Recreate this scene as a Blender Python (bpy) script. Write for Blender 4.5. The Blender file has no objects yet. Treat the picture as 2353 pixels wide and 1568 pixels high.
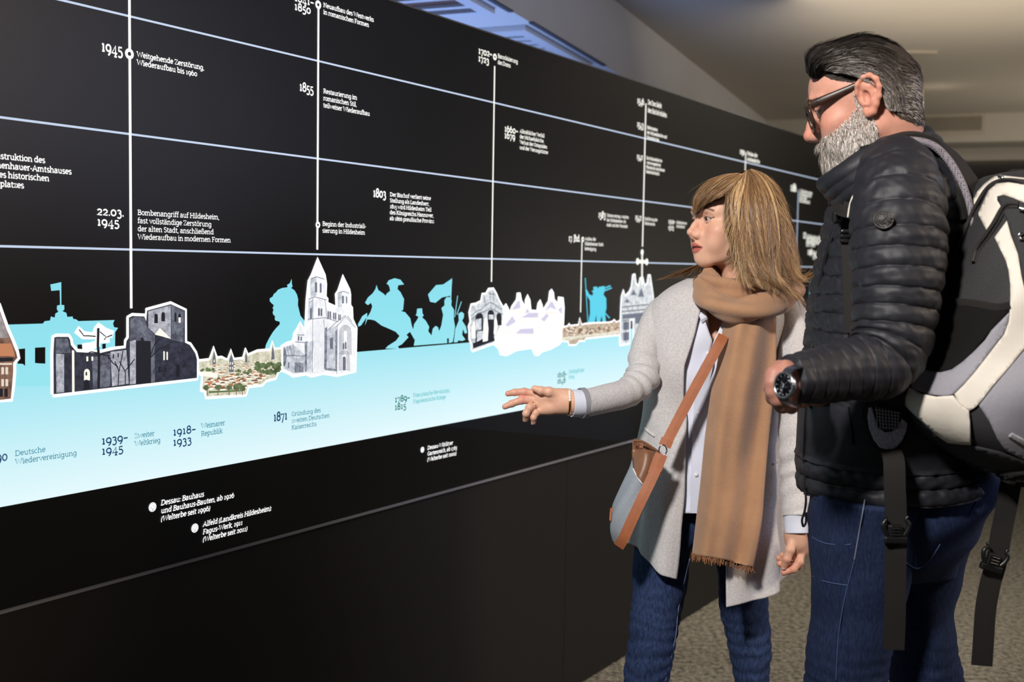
import bpy, math, random
import numpy as np
from mathutils import Vector, Matrix
from mathutils.bvhtree import BVHTree
from mathutils.geometry import tessellate_polygon

random.seed(7); np.random.seed(7)
S = bpy.context.scene
COL = S.collection
PI = math.pi
# ------------------------------------------------------------------ camera
F_PX, PITCH, ROLL, WALL_YAW = 2600.0, 0.0661, 0.01629, 0.5658
W_PX, H_PX, EYE = 2353, 1568, 1.45
CF = Vector((0, math.cos(PITCH), -math.sin(PITCH)))
_u = Vector((0, math.sin(PITCH), math.cos(PITCH))); _x = Vector((1, 0, 0))
CX = _x * math.cos(ROLL) + _u * math.sin(ROLL)
CU = -_x * math.sin(ROLL) + _u * math.cos(ROLL)
CAM = Vector((0, 0, EYE))
cd = bpy.data.cameras.new('camera'); cam = bpy.data.objects.new('camera', cd); COL.objects.link(cam)
cd.sensor_width = 36; cd.lens = F_PX / W_PX * 36; cd.clip_start = .05
R = Matrix((CX, CU, -CF)).transposed()
cam.matrix_world = Matrix.Translation(CAM) @ R.to_4x4()
cd.dof.use_dof = True; cd.dof.focus_distance = 2.35; cd.dof.aperture_fstop = 4.0
S.camera = cam
# ------------------------------------------------------------------ world, lamps, exposure
wd = bpy.data.worlds.new('world'); S.world = wd; wd.use_nodes = True
wd.node_tree.nodes['Background'].inputs[0].default_value = (.55, .55, .6, 1)
wd.node_tree.nodes['Background'].inputs[1].default_value = .11
S.view_settings.view_transform = 'Standard'; S.view_settings.look = 'None'
S.view_settings.gamma = 1; S.view_settings.exposure = 0; S.view_settings.use_curve_mapping = False

def area(name, loc, target, size, power, col, spread=PI):
    l = bpy.data.lights.new(name, 'AREA'); l.energy = power; l.color = col
    l.shape = 'RECTANGLE'; l.size, l.size_y = size; l.spread = spread
    o = bpy.data.objects.new(name, l); COL.objects.link(o); o.location = loc
    o.rotation_euler = (Vector(target) - Vector(loc)).to_track_quat('-Z', 'Y').to_euler()
    return o
def spot(name, loc, target, power, col, deg, blend, r):
    l = bpy.data.lights.new(name, 'SPOT'); l.energy = power; l.color = col; l.spot_size = math.radians(deg); l.spot_blend = blend; l.shadow_soft_size = r
    o = bpy.data.objects.new(name, l); COL.objects.link(o); o.location = loc; o.rotation_euler = (Vector(target) - Vector(loc)).to_track_quat('-Z', 'Y').to_euler(); return o
spot('track_spot_lamp', (-.6, .35, 2.62), (.62, 2.45, 1.55), 330, (1, .95, .90), 62, .9, .12)
area('warm_ceiling_lamp', (2.6, 1.3, 2.68), (.8, 2.4, 1.2), (.6, .6), 30, (1, .80, .58), 2.4)
area('warm_back_fill', (2.2, 5.6, 2.3), (2.4, 6.2, 2.9), (1.6, 1.6), 12, (1, .86, .68))  # added fill aimed upward to brighten the ceiling, no fixture there
area('floor_back_fill', (1.6, 4.6, 2.7), (1.5, 4.2, 0), (1.2, 1.2), 34, (1, .88, .72), 2.2)  # added overhead fill that brightens the floor and back of the room
area('cool_window_light', (3.6, 2.1, 2.15), (-.6, 2.0, 1.9), (1.8, 1.0), 24, (.62, .68, 1))
area('blue_soffit_lamp', (-.9, 4.7, .9), (-.7, 4.9, 2.6), (3.4, 1.2), 42, (.36, .52, 1), 2.0)
area('ceiling_fill', (4.6, 6.2, 1.3), (2.2, 7.2, 2.75), (1.2, 1.2), 11, (1, .88, .72), 2.6)  # added fill out of view, stands in for bounce onto the ceiling
area('bulkhead_fill', (4.6, 7.4, 1.5), (2.8, 10.2, 2.5), (.8, .3), 12, (1, .88, .72), 2.6)  # added fill out of view, brightens the rear bulkhead
# ------------------------------------------------------------------ helpers
def ray(px, py):
    return (CF + CX * ((px - W_PX / 2) / F_PX) - CU * ((py - H_PX / 2) / F_PX))
def at(px, py, Y):
    d = ray(px, py); return CAM + d * (Y / d.y)
def at_z(px, py, z):
    d = ray(px, py); return CAM + d * ((z - EYE) / d.z)
def lin(c): return tuple(((v / 255) / 12.92 if v <= 10 else (((v / 255) + .055) / 1.055) ** 2.4) for v in c)
def tag(o, label=None, cat=None, group=None, kind=None):
    for k, v in (('label', label), ('category', cat), ('group', group), ('kind', kind)):
        if v: o[k] = v
    return o
def empty(name, loc=(0, 0, 0), rz=0):
    o = bpy.data.objects.new(name, None); COL.objects.link(o); o.location = loc; o.rotation_euler = (0, 0, rz)
    o.empty_display_size = .1
    return o
def mesh_obj(name, verts, faces, material=None, parent=None, smooth=True, world=True, colors=None):
    """one mesh object; verts are in world space when world is set (the parent's transform is undone)"""
    me = bpy.data.meshes.new(name)
    V = np.asarray(verts, dtype=np.float64).reshape(-1, 3)
    if parent is not None and world:
        m = np.array(WM(parent).inverted()); V = V @ m[:3, :3].T + m[:3, 3]
    if isinstance(faces, np.ndarray):
        k = faces.shape[1]; n = len(faces)
        me.vertices.add(len(V)); me.vertices.foreach_set('co', V.astype(np.float32).ravel())
        me.loops.add(n * k); me.loops.foreach_set('vertex_index', faces.astype(np.int32).ravel())
        me.polygons.add(n); me.polygons.foreach_set('loop_start', np.arange(0, n * k, k, dtype=np.int32))
        me.update(calc_edges=True); me.validate()
    else:
        me.from_pydata([tuple(v) for v in V], [], [tuple(f) for f in faces]); me.update()
    if smooth: me.polygons.foreach_set('use_smooth', [True] * len(me.polygons))
    if colors is not None:
        a = me.color_attributes.new('Col', 'FLOAT_COLOR', 'POINT')
        c = np.ones((len(V), 4), dtype=np.float32); c[:, :3] = np.asarray(colors)[:, :3]
        a.data.foreach_set('color', c.ravel())
    if material:
        for m in (material if isinstance(material, (list, tuple)) else [material]): me.materials.append(m)
    o = bpy.data.objects.new(name, me); COL.objects.link(o)
    if parent is not None: o.parent = parent
    return o
def WM(o):
    m = Matrix.LocRotScale(o.location, o.rotation_euler, o.scale)
    return WM(o.parent) @ m if o.parent else m
class MB:
    """collects simple shapes into one mesh"""
    def __init__(s): s.v = []; s.f = []
    def add(s, v, f):
        b = len(s.v); s.v += [tuple(p) for p in v]; s.f += [tuple(i + b for i in q) for q in f]; return s
    def box(s, c, size, rot=None):
        x, y, z = (d / 2 for d in size)
        P = [Vector(p) for p in ((-x, -y, -z), (x, -y, -z), (x, y, -z), (-x, y, -z), (-x, -y, z), (x, -y, z), (x, y, z), (-x, y, z))]
        if rot is not None: P = [rot @ p for p in P]
        return s.add([p + Vector(c) for p in P], [(3, 2, 1, 0), (4, 5, 6, 7), (0, 1, 5, 4), (1, 2, 6, 5), (2, 3, 7, 6), (3, 0, 4, 7)])
    def build(s, name, m, parent=None, smooth=False, world=True): return mesh_obj(name, s.v, s.f, m, parent, smooth, world)
def bevel(o, w=.004, seg=2):
    b = o.modifiers.new('bevel', 'BEVEL'); b.width = w; b.segments = seg; b.limit_method = 'ANGLE'; return o
def solidify(o, t, off=0.0):
    b = o.modifiers.new('solidify', 'SOLIDIFY'); b.thickness = t; b.offset = off; return o
# materials ---------------------------------------------------------
def node(nt, t, **kw):
    n = nt.nodes.new(t)
    for k, v in kw.items():
        if k in n.inputs: n.inputs[k].default_value = v
        else: setattr(n, k, v)
    return n
def mat(name, col, rough=.6, spec=.4, metal=0, noise=None, bump=None, sheen=0, vcol=False, col2=None, sss=0, coat=0, stretch=None, wave=None):
    """principled material; noise=(scale, amount) varies the colour, bump=(scale, strength, distance)"""
    m = bpy.data.materials.new(name); m.use_nodes = True; nt = m.node_tree; b = nt.nodes['Principled BSDF']
    c = (*lin(col), 1); b.inputs['Base Color'].default_value = c
    b.inputs['Roughness'].default_value = rough; b.inputs['Specular IOR Level'].default_value = spec
    b.inputs['Metallic'].default_value = metal
    if coat: b.inputs['Coat Weight'].default_value = coat; b.inputs['Coat Roughness'].default_value = .15
    if sheen: b.inputs['Sheen Weight'].default_value = sheen; b.inputs['Sheen Roughness'].default_value = .5
    if sss:
        b.inputs['Subsurface Weight'].default_value = sss; b.inputs['Subsurface Radius'].default_value = (.009, .0035, .002); b.inputs['Subsurface Scale'].default_value = 1
    tc = node(nt, 'ShaderNodeTexCoord'); src = tc.outputs['Object']
    if stretch:
        mp = node(nt, 'ShaderNodeMapping'); mp.inputs['Scale'].default_value = stretch
        nt.links.new(src, mp.inputs['Vector']); src = mp.outputs[0]
    base = None
    if vcol:
        a = node(nt, 'ShaderNodeVertexColor', layer_name='Col'); base = a.outputs[0]; nt.links.new(base, b.inputs['Base Color'])
    if noise:
        n = node(nt, 'ShaderNodeTexNoise', Scale=noise[0], Detail=4.0, Roughness=.65); nt.links.new(src, n.inputs['Vector'])
        mx = node(nt, 'ShaderNodeMix', data_type='RGBA')
        rp = node(nt, 'ShaderNodeMapRange'); rp.inputs[1].default_value = .3; rp.inputs[2].default_value = .7
        nt.links.new(n.outputs[0], rp.inputs[0]); nt.links.new(rp.outputs[0], mx.inputs[0])
        if base is None:
            mx.inputs[6].default_value = c
            mx.inputs[7].default_value = (*lin(col2), 1) if col2 else (*[v * (1 - noise[1]) for v in c[:3]], 1)
        else:
            nt.links.new(base, mx.inputs[6])
            mu = node(nt, 'ShaderNodeMix', data_type='RGBA', blend_type='MULTIPLY'); mu.inputs[0].default_value = 1
            mu.inputs[7].default_value = (*([1 - noise[1]] * 3), 1); nt.links.new(base, mu.inputs[6]); nt.links.new(mu.outputs[2], mx.inputs[7])
        nt.links.new(mx.outputs[2], b.inputs['Base Color'])
    if bump:
        if wave: n = node(nt, 'ShaderNodeTexWave', Scale=bump[0], Distortion=wave)
        else: n = node(nt, 'ShaderNodeTexNoise', Scale=bump[0], Detail=3.0)
        nt.links.new(src, n.inputs['Vector'])
        bp = node(nt, 'ShaderNodeBump', Strength=bump[1], Distance=bump[2]); nt.links.new(n.outputs[0], bp.inputs['Height'])
        nt.links.new(bp.outputs[0], b.inputs['Normal'])
    return m
def glow(name, col, strength=1.0, noise=None, col2=None, tex='noise'):
    """a backlit print: gives off light, with a slightly glossy face"""
    m = bpy.data.materials.new(name); m.use_nodes = True; nt = m.node_tree; b = nt.nodes['Principled BSDF']
    c = (*lin(col), 1); b.inputs['Base Color'].default_value = (*[v * .3 for v in c[:3]], 1); b.inputs['Roughness'].default_value = .5
    b.inputs['Emission Color'].default_value = c; b.inputs['Emission Strength'].default_value = strength
    if noise:
        tc = node(nt, 'ShaderNodeTexCoord')
        mx = node(nt, 'ShaderNodeMix', data_type='RGBA'); mx.inputs[6].default_value = c; mx.inputs[7].default_value = (*lin(col2), 1)
        if tex == 'noise':
            n = node(nt, 'ShaderNodeTexNoise', Scale=noise, Detail=5.0, Roughness=.75)
        else:
            n = node(nt, 'ShaderNodeTexVoronoi', Scale=noise)
        nt.links.new(tc.outputs['Object'], n.inputs['Vector'])
        rp = node(nt, 'ShaderNodeMapRange'); rp.inputs[1].default_value = .36 if tex == 'noise' else .1; rp.inputs[2].default_value = .64 if tex == 'noise' else .7
        nt.links.new(n.outputs[0], rp.inputs[0]); nt.links.new(rp.outputs[0], mx.inputs[0]); nt.links.new(mx.outputs[2], b.inputs['Emission Color'])
    return m
# geometry ----------------------------------------------------------
def catmull(P, n):
    """n samples along a Catmull-Rom curve through the rows of P"""
    P = np.asarray(P, float); k = len(P); t = np.linspace(0, k - 1, n); i = np.clip(t.astype(int), 0, k - 2); f = (t - i)[:, None]
    p0 = P[np.clip(i - 1, 0, k - 1)]; p1 = P[i]; p2 = P[i + 1]; p3 = P[np.clip(i + 2, 0, k - 1)]
    return .5 * (2 * p1 + (p2 - p0) * f + (2 * p0 - 5 * p1 + 4 * p2 - p3) * f ** 2 + (3 * p1 - p0 - 3 * p2 + p3) * f ** 3)
def grid_faces(nv, nu, closed=True):
    i = np.arange(nv - 1)[:, None]; j = np.arange(nu if closed else nu - 1)[None, :]; j2 = (j + 1) % nu
    return np.stack([i * nu + j, i * nu + j2, (i + 1) * nu + j2, (i + 1) * nu + j], -1).reshape(-1, 4)
def grid_normals(G, closed=True):
    if closed: du = np.roll(G, -1, 1) - np.roll(G, 1, 1)
    else: du = np.gradient(G, axis=1)
    dv = np.gradient(G, axis=0); n = np.cross(du, dv)
    if closed and ((G - G.mean(1, keepdims=True)) * n).sum() < 0: n = -n
    return n / (np.linalg.norm(n, axis=2, keepdims=True) + 1e-12)
def vnoise(P, scale, seed=0):
    """smooth pseudo noise from sines, vectorised"""
    rs = np.random.RandomState(seed); out = np.zeros(P.shape[:-1])
    for k in range(9):
        d = rs.normal(size=3); d /= np.linalg.norm(d); s = scale * (0.6 + 1.1 * rs.rand())
        out += np.sin((P @ d) * s * 2 * PI + rs.rand() * 6.28)
    return out / 5
def tube_grid(path, rad, nv, nu, rad2=None, up=None):
    """grid around a smooth path; rad (and rad2 across it) per control point"""
    path = np.asarray(path, float); k = len(path)
    r1 = np.asarray(rad, float) * np.ones(k); r2 = np.asarray(rad2, float) * np.ones(k) if rad2 is not None else r1
    C = catmull(np.column_stack([path, r1, r2]), nv); c = C[:, :3]
    T = np.gradient(c, axis=0); T /= np.linalg.norm(T, axis=1, keepdims=True) + 1e-12
    n = np.array(up if up is not None else (0, -1, .05), float); N = np.zeros_like(T)
    for i in range(nv):
        n = n - T[i] * n.dot(T[i]); n /= np.linalg.norm(n) + 1e-12; N[i] = n
        if up is not None: n = np.array(up, float)
    B = np.cross(T, N); a = np.linspace(0, 2 * PI, nu, endpoint=False)
    G = c[:, None] + C[:, 3, None, None] * np.cos(a)[None, :, None] * N[:, None] + C[:, 4, None, None] * np.sin(a)[None, :, None] * B[:, None]
    return G, c
def capped(G):
    """verts and faces of a closed tube grid with end caps"""
    nv, nu = G.shape[:2]; V = np.concatenate([G.reshape(-1, 3), G[0].mean(0)[None], G[-1].mean(0)[None]])
    F = [tuple(f) for f in grid_faces(nv, nu)]; a, b = nv * nu, nv * nu + 1
    F += [(a, (j + 1) % nu, j) for j in range(nu)] + [(b, (nv - 1) * nu + j, (nv - 1) * nu + (j + 1) % nu) for j in range(nu)]
    return V, F
def tube(name, path, rad, m, parent, nv=24, nu=10, rad2=None, up=None, smooth=True):
    G, _ = tube_grid(path, rad, nv, nu, rad2, up); V, F = capped(G); return mesh_obj(name, V, F, m, parent, smooth)
def merge_meshes(L):
    V = []; F = []; b = 0
    for v, f in L:
        v = np.asarray(v); V.append(v); F += [tuple(int(i) + b for i in q) for q in f]; b += len(v)
    return np.concatenate(V), F
# signed distance fields --------------------------------------------
class SDF:
    """smooth union of ellipsoids and tapered capsules, meshed with surface nets"""
    def __init__(s): s.p = []
    def ell(s, c, r, k=.01, rot=None, sub=False): s.p.append(('e', np.array(c, float), np.array(r, float), k, rot, sub)); return s
    def cap(s, a, b, ra, rb=None, k=.008, sub=False):
        s.p.append(('c', np.array(a, float), np.array(b, float), ra, ra if rb is None else rb, k, sub)); return s
    def chain(s, pts, rads, k=.006, sub=False):
        if not hasattr(rads, '__len__'): rads = [rads] * len(pts)
        for i in range(len(pts) - 1): s.cap(pts[i], pts[i + 1], rads[i], rads[i + 1], k, sub)
        return s
    @staticmethod
    def dist(p, P):
        if p[0] == 'e':
            q = P - p[1]
            if p[4] is not None: q = q @ p[4]
            k0 = np.linalg.norm(q / p[2], axis=-1); k1 = np.linalg.norm(q / p[2] ** 2, axis=-1) + 1e-9; return k0 * (k0 - 1) / k1
        a, b, ra, rb = p[1:5]; ab = b - a; t = np.clip(((P - a) @ ab) / (ab @ ab + 1e-12), 0, 1)
        return np.linalg.norm(P - a - t[..., None] * ab, axis=-1) - (ra + (rb - ra) * t)
    def bbox(s, p):
        if p[0] == 'e': r = p[2].max(); return p[1] - r, p[1] + r
        r = max(p[3], p[4]); return np.minimum(p[1], p[2]) - r, np.maximum(p[1], p[2]) + r
    def mesh(s, h, lo=None, hi=None):
        bb = [s.bbox(p) for p in s.p if not p[-1]]
        if lo is None: lo = np.min([b[0] for b in bb], 0) - 4 * h
        if hi is None: hi = np.max([b[1] for b in bb], 0) + 4 * h
        lo = np.array(lo, float); n = np.ceil((np.array(hi) - lo) / h).astype(int) + 1
        ax = [lo[i] + h * np.arange(n[i]) for i in range(3)]; D = np.full(n, .05)
        for p in s.p:
            k = p[3] if p[0] == 'e' else p[5]; a, b = s.bbox(p); mg = max(3 * k, .004) + 3 * h
            i0 = np.clip(((a - mg - lo) / h).astype(int), 0, n - 1); i1 = np.clip(((b + mg - lo) / h).astype(int) + 2, 1, n)
            if (i1 <= i0).any(): continue
            sl = tuple(slice(x, y) for x, y in zip(i0, i1))
            P = np.stack(np.meshgrid(*[ax[j][sl[j]] for j in range(3)], indexing='ij'), -1); d = s.dist(p, P); E = D[sl]
            if p[-1]:
                hh = np.clip(.5 - .5 * (E + d) / k, 0, 1); D[sl] = E * (1 - hh) - d * hh + k * hh * (1 - hh)
            else:
                hh = np.clip(.5 + .5 * (E - d) / k, 0, 1); D[sl] = E * (1 - hh) + d * hh - k * hh * (1 - hh)
        return nets(D, lo, h)
def nets(D, lo, h):
    ins = D < 0; n = np.array(D.shape); cnt = np.zeros(n - 1, int); pos = np.zeros((*(n - 1), 3)); m = np.zeros(n - 1, int)
    sh = lambda A, o: A[o[0]:o[0] + n[0] - 1, o[1]:o[1] + n[1] - 1, o[2]:o[2] + n[2] - 1]
    for o in np.ndindex(2, 2, 2): cnt += sh(ins, o)
    act = (cnt > 0) & (cnt < 8)
    idx = np.argwhere(act); P = np.zeros((len(idx), 3)); K = np.zeros(len(idx))
    val = {o: D[idx[:, 0] + o[0], idx[:, 1] + o[1], idx[:, 2] + o[2]] for o in np.ndindex(2, 2, 2)}
    for o in np.ndindex(2, 2, 2):
        for a in range(3):
            if o[a]: continue
            q = list(o); q[a] = 1; q = tuple(q); c = (val[o] < 0) != (val[q] < 0)
            t = val[o] / (val[o] - val[q] + 1e-20); pt = np.tile(np.array(o, float), (len(idx), 1)); pt[:, a] += t
            P[c] += pt[c]; K[c] += 1
    V = lo + h * (idx + P / K[:, None]); vid = np.full(n - 1, -1); vid[act] = np.arange(len(idx)); F = []
    for a in range(3):
        b, c = (a + 1) % 3, (a + 2) % 3
        s0 = [slice(None)] * 3; s0[a] = slice(0, -1); s1 = [slice(None)] * 3; s1[a] = slice(1, None)
        A0, A1 = ins[tuple(s0)], ins[tuple(s1)]; e = np.argwhere(A0 != A1)
        e = e[(e[:, b] > 0) & (e[:, c] > 0) & (e[:, b] < n[b] - 1) & (e[:, c] < n[c] - 1)]
        fl = A0[e[:, 0], e[:, 1], e[:, 2]]; q = []
        for db, dc in ((-1, -1), (0, -1), (0, 0), (-1, 0)):
            g = e.copy(); g[:, b] += db; g[:, c] += dc; q.append(vid[g[:, 0], g[:, 1], g[:, 2]])
        q = np.stack(q, 1); q[~fl] = q[~fl][:, ::-1]; F.append(q)
    F = np.concatenate(F); return V, F[(F >= 0).all(1)]
# print traced onto a surface ---------------------------------------
def ribbon2(pts, w, closed=False):
    """flat mitred strip along a 2-D line"""
    P = np.asarray(pts, float); n = len(P)
    if closed: T = np.roll(P, -1, 0) - np.roll(P, 1, 0)
    else:
        T = np.zeros_like(P); T[0] = P[1] - P[0]; T[-1] = P[-1] - P[-2]
        if n > 2:
            a = P[1:-1] - P[:-2]; b = P[2:] - P[1:-1]
            T[1:-1] = a / (np.linalg.norm(a, axis=1, keepdims=True) + 1e-9) + b / (np.linalg.norm(b, axis=1, keepdims=True) + 1e-9)
    T /= np.linalg.norm(T, axis=1, keepdims=True) + 1e-12; N = np.column_stack([-T[:, 1], T[:, 0]]) * (w / 2 if np.isscalar(w) else np.asarray(w)[:, None] / 2)
    V = np.concatenate([P + N, P - N]); m = n if closed else n - 1
    return V, [(i, n + i, n + (i + 1) % n, (i + 1) % n) for i in range(m)]
def poly2(pts, holes=()):
    L = [[Vector((x, y, 0)) for x, y in pts]] + [[Vector((x, y, 0)) for x, y in h] for h in holes]
    return [tuple(p) for l in L for p in [(v.x, v.y) for v in l]], [tuple(t) for t in tessellate_polygon(L)]
# ------------------------------------------------------------------ room
M_ceil = mat('ceiling_plaster', (186, 180, 170), .9, .2, noise=(3, .04), bump=(60, .05, .002))
M_soff = mat('soffit_plaster', (190, 190, 192), .9, .2, noise=(3, .04))
M_wall = mat('back_wall_paint', (96, 88, 78), .85, .2, noise=(4, .06))
def carpet():
    m = mat('speckled_carpet', (150, 144, 130), .95, .1, noise=(48, .5), col2=(44, 42, 38), bump=(120, .6, .008)); return m
M_floor = carpet()
def P3(p, z): return Vector((p.x, p.y, z))
ZC = 2.75
A2, B2 = at_z(1412, 0, ZC), at_z(1760, 277, ZC)
ax = Vector(((B2 - A2).x, (B2 - A2).y, 0)).normalized(); ay = Vector((-ax.y, ax.x, 0))     # ax down the room, ay to its left
# height of the low soffit: where the ray through its edge meets the vertical step face
d1 = ray(1300, 99); n_ = Vector((ay.x, ay.y, 0)); t1 = (A2 - CAM).dot(n_) / d1.dot(n_); ZS = (CAM + d1 * t1).z
B0 = B2                                            # corner of step face and the rear bulkhead
def pt(u, v, z): return P3(B0 + ax * u + ay * v, z)  # u down the room, v to the left
def slab(name, u0, u1, v0, v1, z0, z1, m):
    V = [pt(u, v, z) for z in (z0, z1) for u, v in ((u0, v0), (u1, v0), (u1, v1), (u0, v1))]
    return tag(mesh_obj(name, V, [(0, 1, 2, 3), (7, 6, 5, 4), (4, 5, 1, 0), (5, 6, 2, 1), (6, 7, 3, 2), (7, 4, 0, 3)], m, None, False), kind='structure')
UB, VR, VL = 4.2, -7.0, 5.0
slab('floor', -13, UB, VR, VL, -.1, 0, M_floor)
slab('ceiling', -13, .0, VR, 0, ZC, ZC + .1, M_ceil)
o = slab('ceiling', -13, UB, 0, VL, ZS, ZC + .1, M_soff)
def zat(px, py, u):   # height at which a pixel's ray meets the cross plane u
    d = ray(px, py); q = B0 + ax * u; t = (q - CAM).dot(ax) / d.dot(ax); return (CAM + d * t).z
zb = zat(2200, 327, 0); zb2 = zat(2250, 347, .9); zb3 = zat(2250, 369, .9)
o = slab('trim_1', 0, .35, VR, 0, zb, ZC + .1, M_ceil)            # rear bulkhead with the grille
slab('trim_2', .35, .9, VR, 0, zb + .04, ZC + .1, M_soff)
slab('trim_3', .9, 1.3, VR, 0, zb3, ZC + .1, M_ceil)
slab('trim_4', 1.3, UB, VR, 0, zb3 + .05, ZC + .1, M_soff)
slab('wall_back', UB, UB + .1, VR, VL, 0, ZC + .1, M_wall)
slab('wall_right', -13, UB, VR - .1, VR, 0, ZC + .1, M_wall)
# grille in the rear bulkhead
M_grille = mat('grille_white', (176, 168, 154), .6); M_dark = mat('vent_dark', (30, 28, 28), .8)
def on_u(px, py, u):
    d = ray(px, py); q = B0 + ax * u; t = (q - CAM).dot(ax) / d.dot(ax); p = CAM + d * t - B0; return p.dot(ay), p.z + ZC
va, za = on_u(1880, 268, 0); vb, zbb = on_u(2255, 300, 0); zt_ = on_u(2255, 267, 0)[1]
g = tag(empty('air_grille', pt(-.01, vb, zbb)), 'long slatted air grille set in the bulkhead behind the man', 'air grille')
L_, hgt = abs(va - vb), zt_ - zbb
def gbox(name, v0, v1, z0, z1, u0, u1, m, parent):
    V = [pt(u, v, z) for z in (z0, z1) for u, v in ((u0, v0), (u1, v0), (u1, v1), (u0, v1))]
    return mesh_obj(name, V, [(0, 1, 2, 3), (7, 6, 5, 4), (4, 5, 1, 0), (5, 6, 2, 1), (6, 7, 3, 2), (7, 4, 0, 3)], m, parent, False)
gbox('backing', vb, va, zbb, zt_, -.006, -.001, mat('grille_shadow', (96, 90, 80), .8), g)
fr = .03
mb = MB()
for v0, v1, z0, z1 in ((vb - fr, va + fr, zt_, zt_ + fr), (vb - fr, va + fr, zbb - fr, zbb), (vb - fr, vb, zbb, zt_), (va, va + fr, zbb, zt_)):
    V = [pt(u, v, z) for z in (z0, z1) for u, v in ((-.02, v0), (-.001, v0), (-.001, v1), (-.02, v1))]
    mb.add(V, [(0, 1, 2, 3), (7, 6, 5, 4), (4, 5, 1, 0), (5, 6, 2, 1), (6, 7, 3, 2), (7, 4, 0, 3)])
mb.build('frame', M_grille, g)
sl0 = None
for k in range(8):
    z = zbb + hgt * (k + .5) / 8
    if sl0 is None: sl0 = gbox('slat', vb, va, z - hgt * .028, z + hgt * .028, -.018, -.006, M_grille, g); z_first = z
    else:
        c = sl0.copy(); COL.objects.link(c); c.parent = g; c.location = (0, 0, z - z_first)
# vents in the low soffit
def on_s(px, py):
    p = at_z(px, py, ZS) - B0; return p.dot(ax), p.dot(ay)
M_vent = mat('vent_frame_white', (196, 198, 204), .5); M_inner = mat('vent_inside_brown', (92, 66, 58), .8)
def vent(corner, u_len, v_len, n, label, inner, sv):
    u0, v0 = on_s(*corner); t = tag(empty('ceiling_vent', pt(u0, v0, ZS)), label, 'ceiling vent', 'vents in the blue lit soffit')
    fw = .05
    def bx(name, a, b, c, d_, z0, z1, m): return gbox(name, c, d_, z0, z1, a, b, m, t)
    bx('backing', u0, u0 + u_len, v0, v0 + v_len, ZS - .004, ZS - .001, inner)
    mb = MB()
    for a, b, c, d_ in ((u0 - fw, u0, v0 - fw, v0 + v_len + fw), (u0 + u_len, u0 + u_len + fw, v0 - fw, v0 + v_len + fw), (u0, u0 + u_len, v0 - fw, v0), (u0, u0 + u_len, v0 + v_len, v0 + v_len + fw)):
        V = [pt(u, v, z) for z in (ZS - .022, ZS - .001) for u, v in ((a, c), (b, c), (b, d_), (a, d_))]
        mb.add(V, [(0, 1, 2, 3), (7, 6, 5, 4), (4, 5, 1, 0), (5, 6, 2, 1), (6, 7, 3, 2), (7, 4, 0, 3)])
    mb.build('frame', M_vent, t)
    for k in range(n):
        u = u0 + u_len * (k + .5) / n
        bx('slat', u - sv, u + sv, v0, v0 + v_len, ZS - .018, ZS - .006, M_vent)
    # raised outer trim line
    bx('trim_strip', u0 - .1, u0 + u_len + .1, v0 - .105, v0 - .085, ZS - .008, ZS - .001, mat('vent_trim_grey', (70, 72, 82), .6))
uu = on_s(1188, 62); ue = on_s(1330, 142)
vent((1190, 64), (ue[0] - uu[0]) * .98, .75, 9, 'slatted vent in the blue soffit just above the wall edge', M_dark, .028)
u1_, v1_ = on_s(1098, 14)
vent((985, -48), u1_ - on_s(985, -48)[0], .55, 3, 'nearer vent with open brown inside at top edge of photo', M_inner, .018)
# ceiling bracket and glow lamp above the man
b0 = at_z(2096, 118, ZC)
t = tag(empty('lamp_bracket', b0), 'grey bracket hanging from the ceiling behind the man\'s hair', 'bracket')
mb = MB(); mb.box(b0 + Vector((0, 0, -.01)), (.26, .12, .02)); bevel(mb.build('ceiling_plate', M_grille, t))
mb = MB(); mb.box(b0 + Vector((-.03, 0, -.13)), (.04, .03, .26)); mb.build('stem', mat('bracket_grey', (120, 116, 112), .5), t)
l0 = at_z(2106, 203, ZC)
t = tag(empty('ceiling_spotlight', l0), 'small lit ceiling spotlight just behind the man\'s head', 'spotlight')
G, _ = tube_grid([l0 + Vector((0, 0, -.0)), l0 + Vector((0, 0, -.05)), l0 + Vector((0, 0, -.1))], [.05, .05, .05], 6, 16, up=(0, 1, 0)); V, Fc = capped(G)
mesh_obj('housing', V, Fc, M_grille, t)
G, _ = tube_grid([l0 + Vector((0, 0, -.1)), l0 + Vector((0, 0, -.104))], [.045, .045], 3, 16, up=(0, 1, 0)); V, Fc = capped(G)
mesh_obj('lens', V, Fc, glow('lamp_lens', (255, 240, 210), 6), t)
pl = bpy.data.lights.new('spotlight_glow', 'POINT'); pl.energy = .3; pl.color = (1, .85, .62); pl.shadow_soft_size = .04
po = bpy.data.objects.new('spotlight_glow', pl); COL.objects.link(po); po.location = l0 + Vector((.12, -.1, -.16))
# ------------------------------------------------------------------ the timeline wall
WD = Vector((math.sin(WALL_YAW), math.cos(WALL_YAW), 0)); WN = Vector((math.cos(WALL_YAW), -math.sin(WALL_YAW), 0))
W0 = Vector((0, 0, 0)) - WN * 1.848
wall = tag(empty('timeline_display_wall', W0, PI / 2 - WALL_YAW), 'long black backlit timeline wall with pale blue band and white captions', 'display wall')
def wl(px, py):
    d = ray(px, py); t = (W0 - CAM).dot(WN) / d.dot(WN); p = CAM + d * t; return ((p - W0).dot(WD), p.z)
def wl_list(P): return [wl(*p) for p in P]
def flat(name, P2, F2, off, m, parent=wall, label=None):
    """a print lying on the wall face, off metres proud of it"""
    o = mesh_obj(name, [(s, -off, h) for s, h in P2], F2, m, parent, False, world=False)
    if label: o['label'] = label
    return o
def fill(name, px, off, m, parent=wall, holes=(), label=None):
    V, F = poly2(wl_list(px), [wl_list(h) for h in holes]); return flat(name, V, F, off, m, parent, label)
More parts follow.
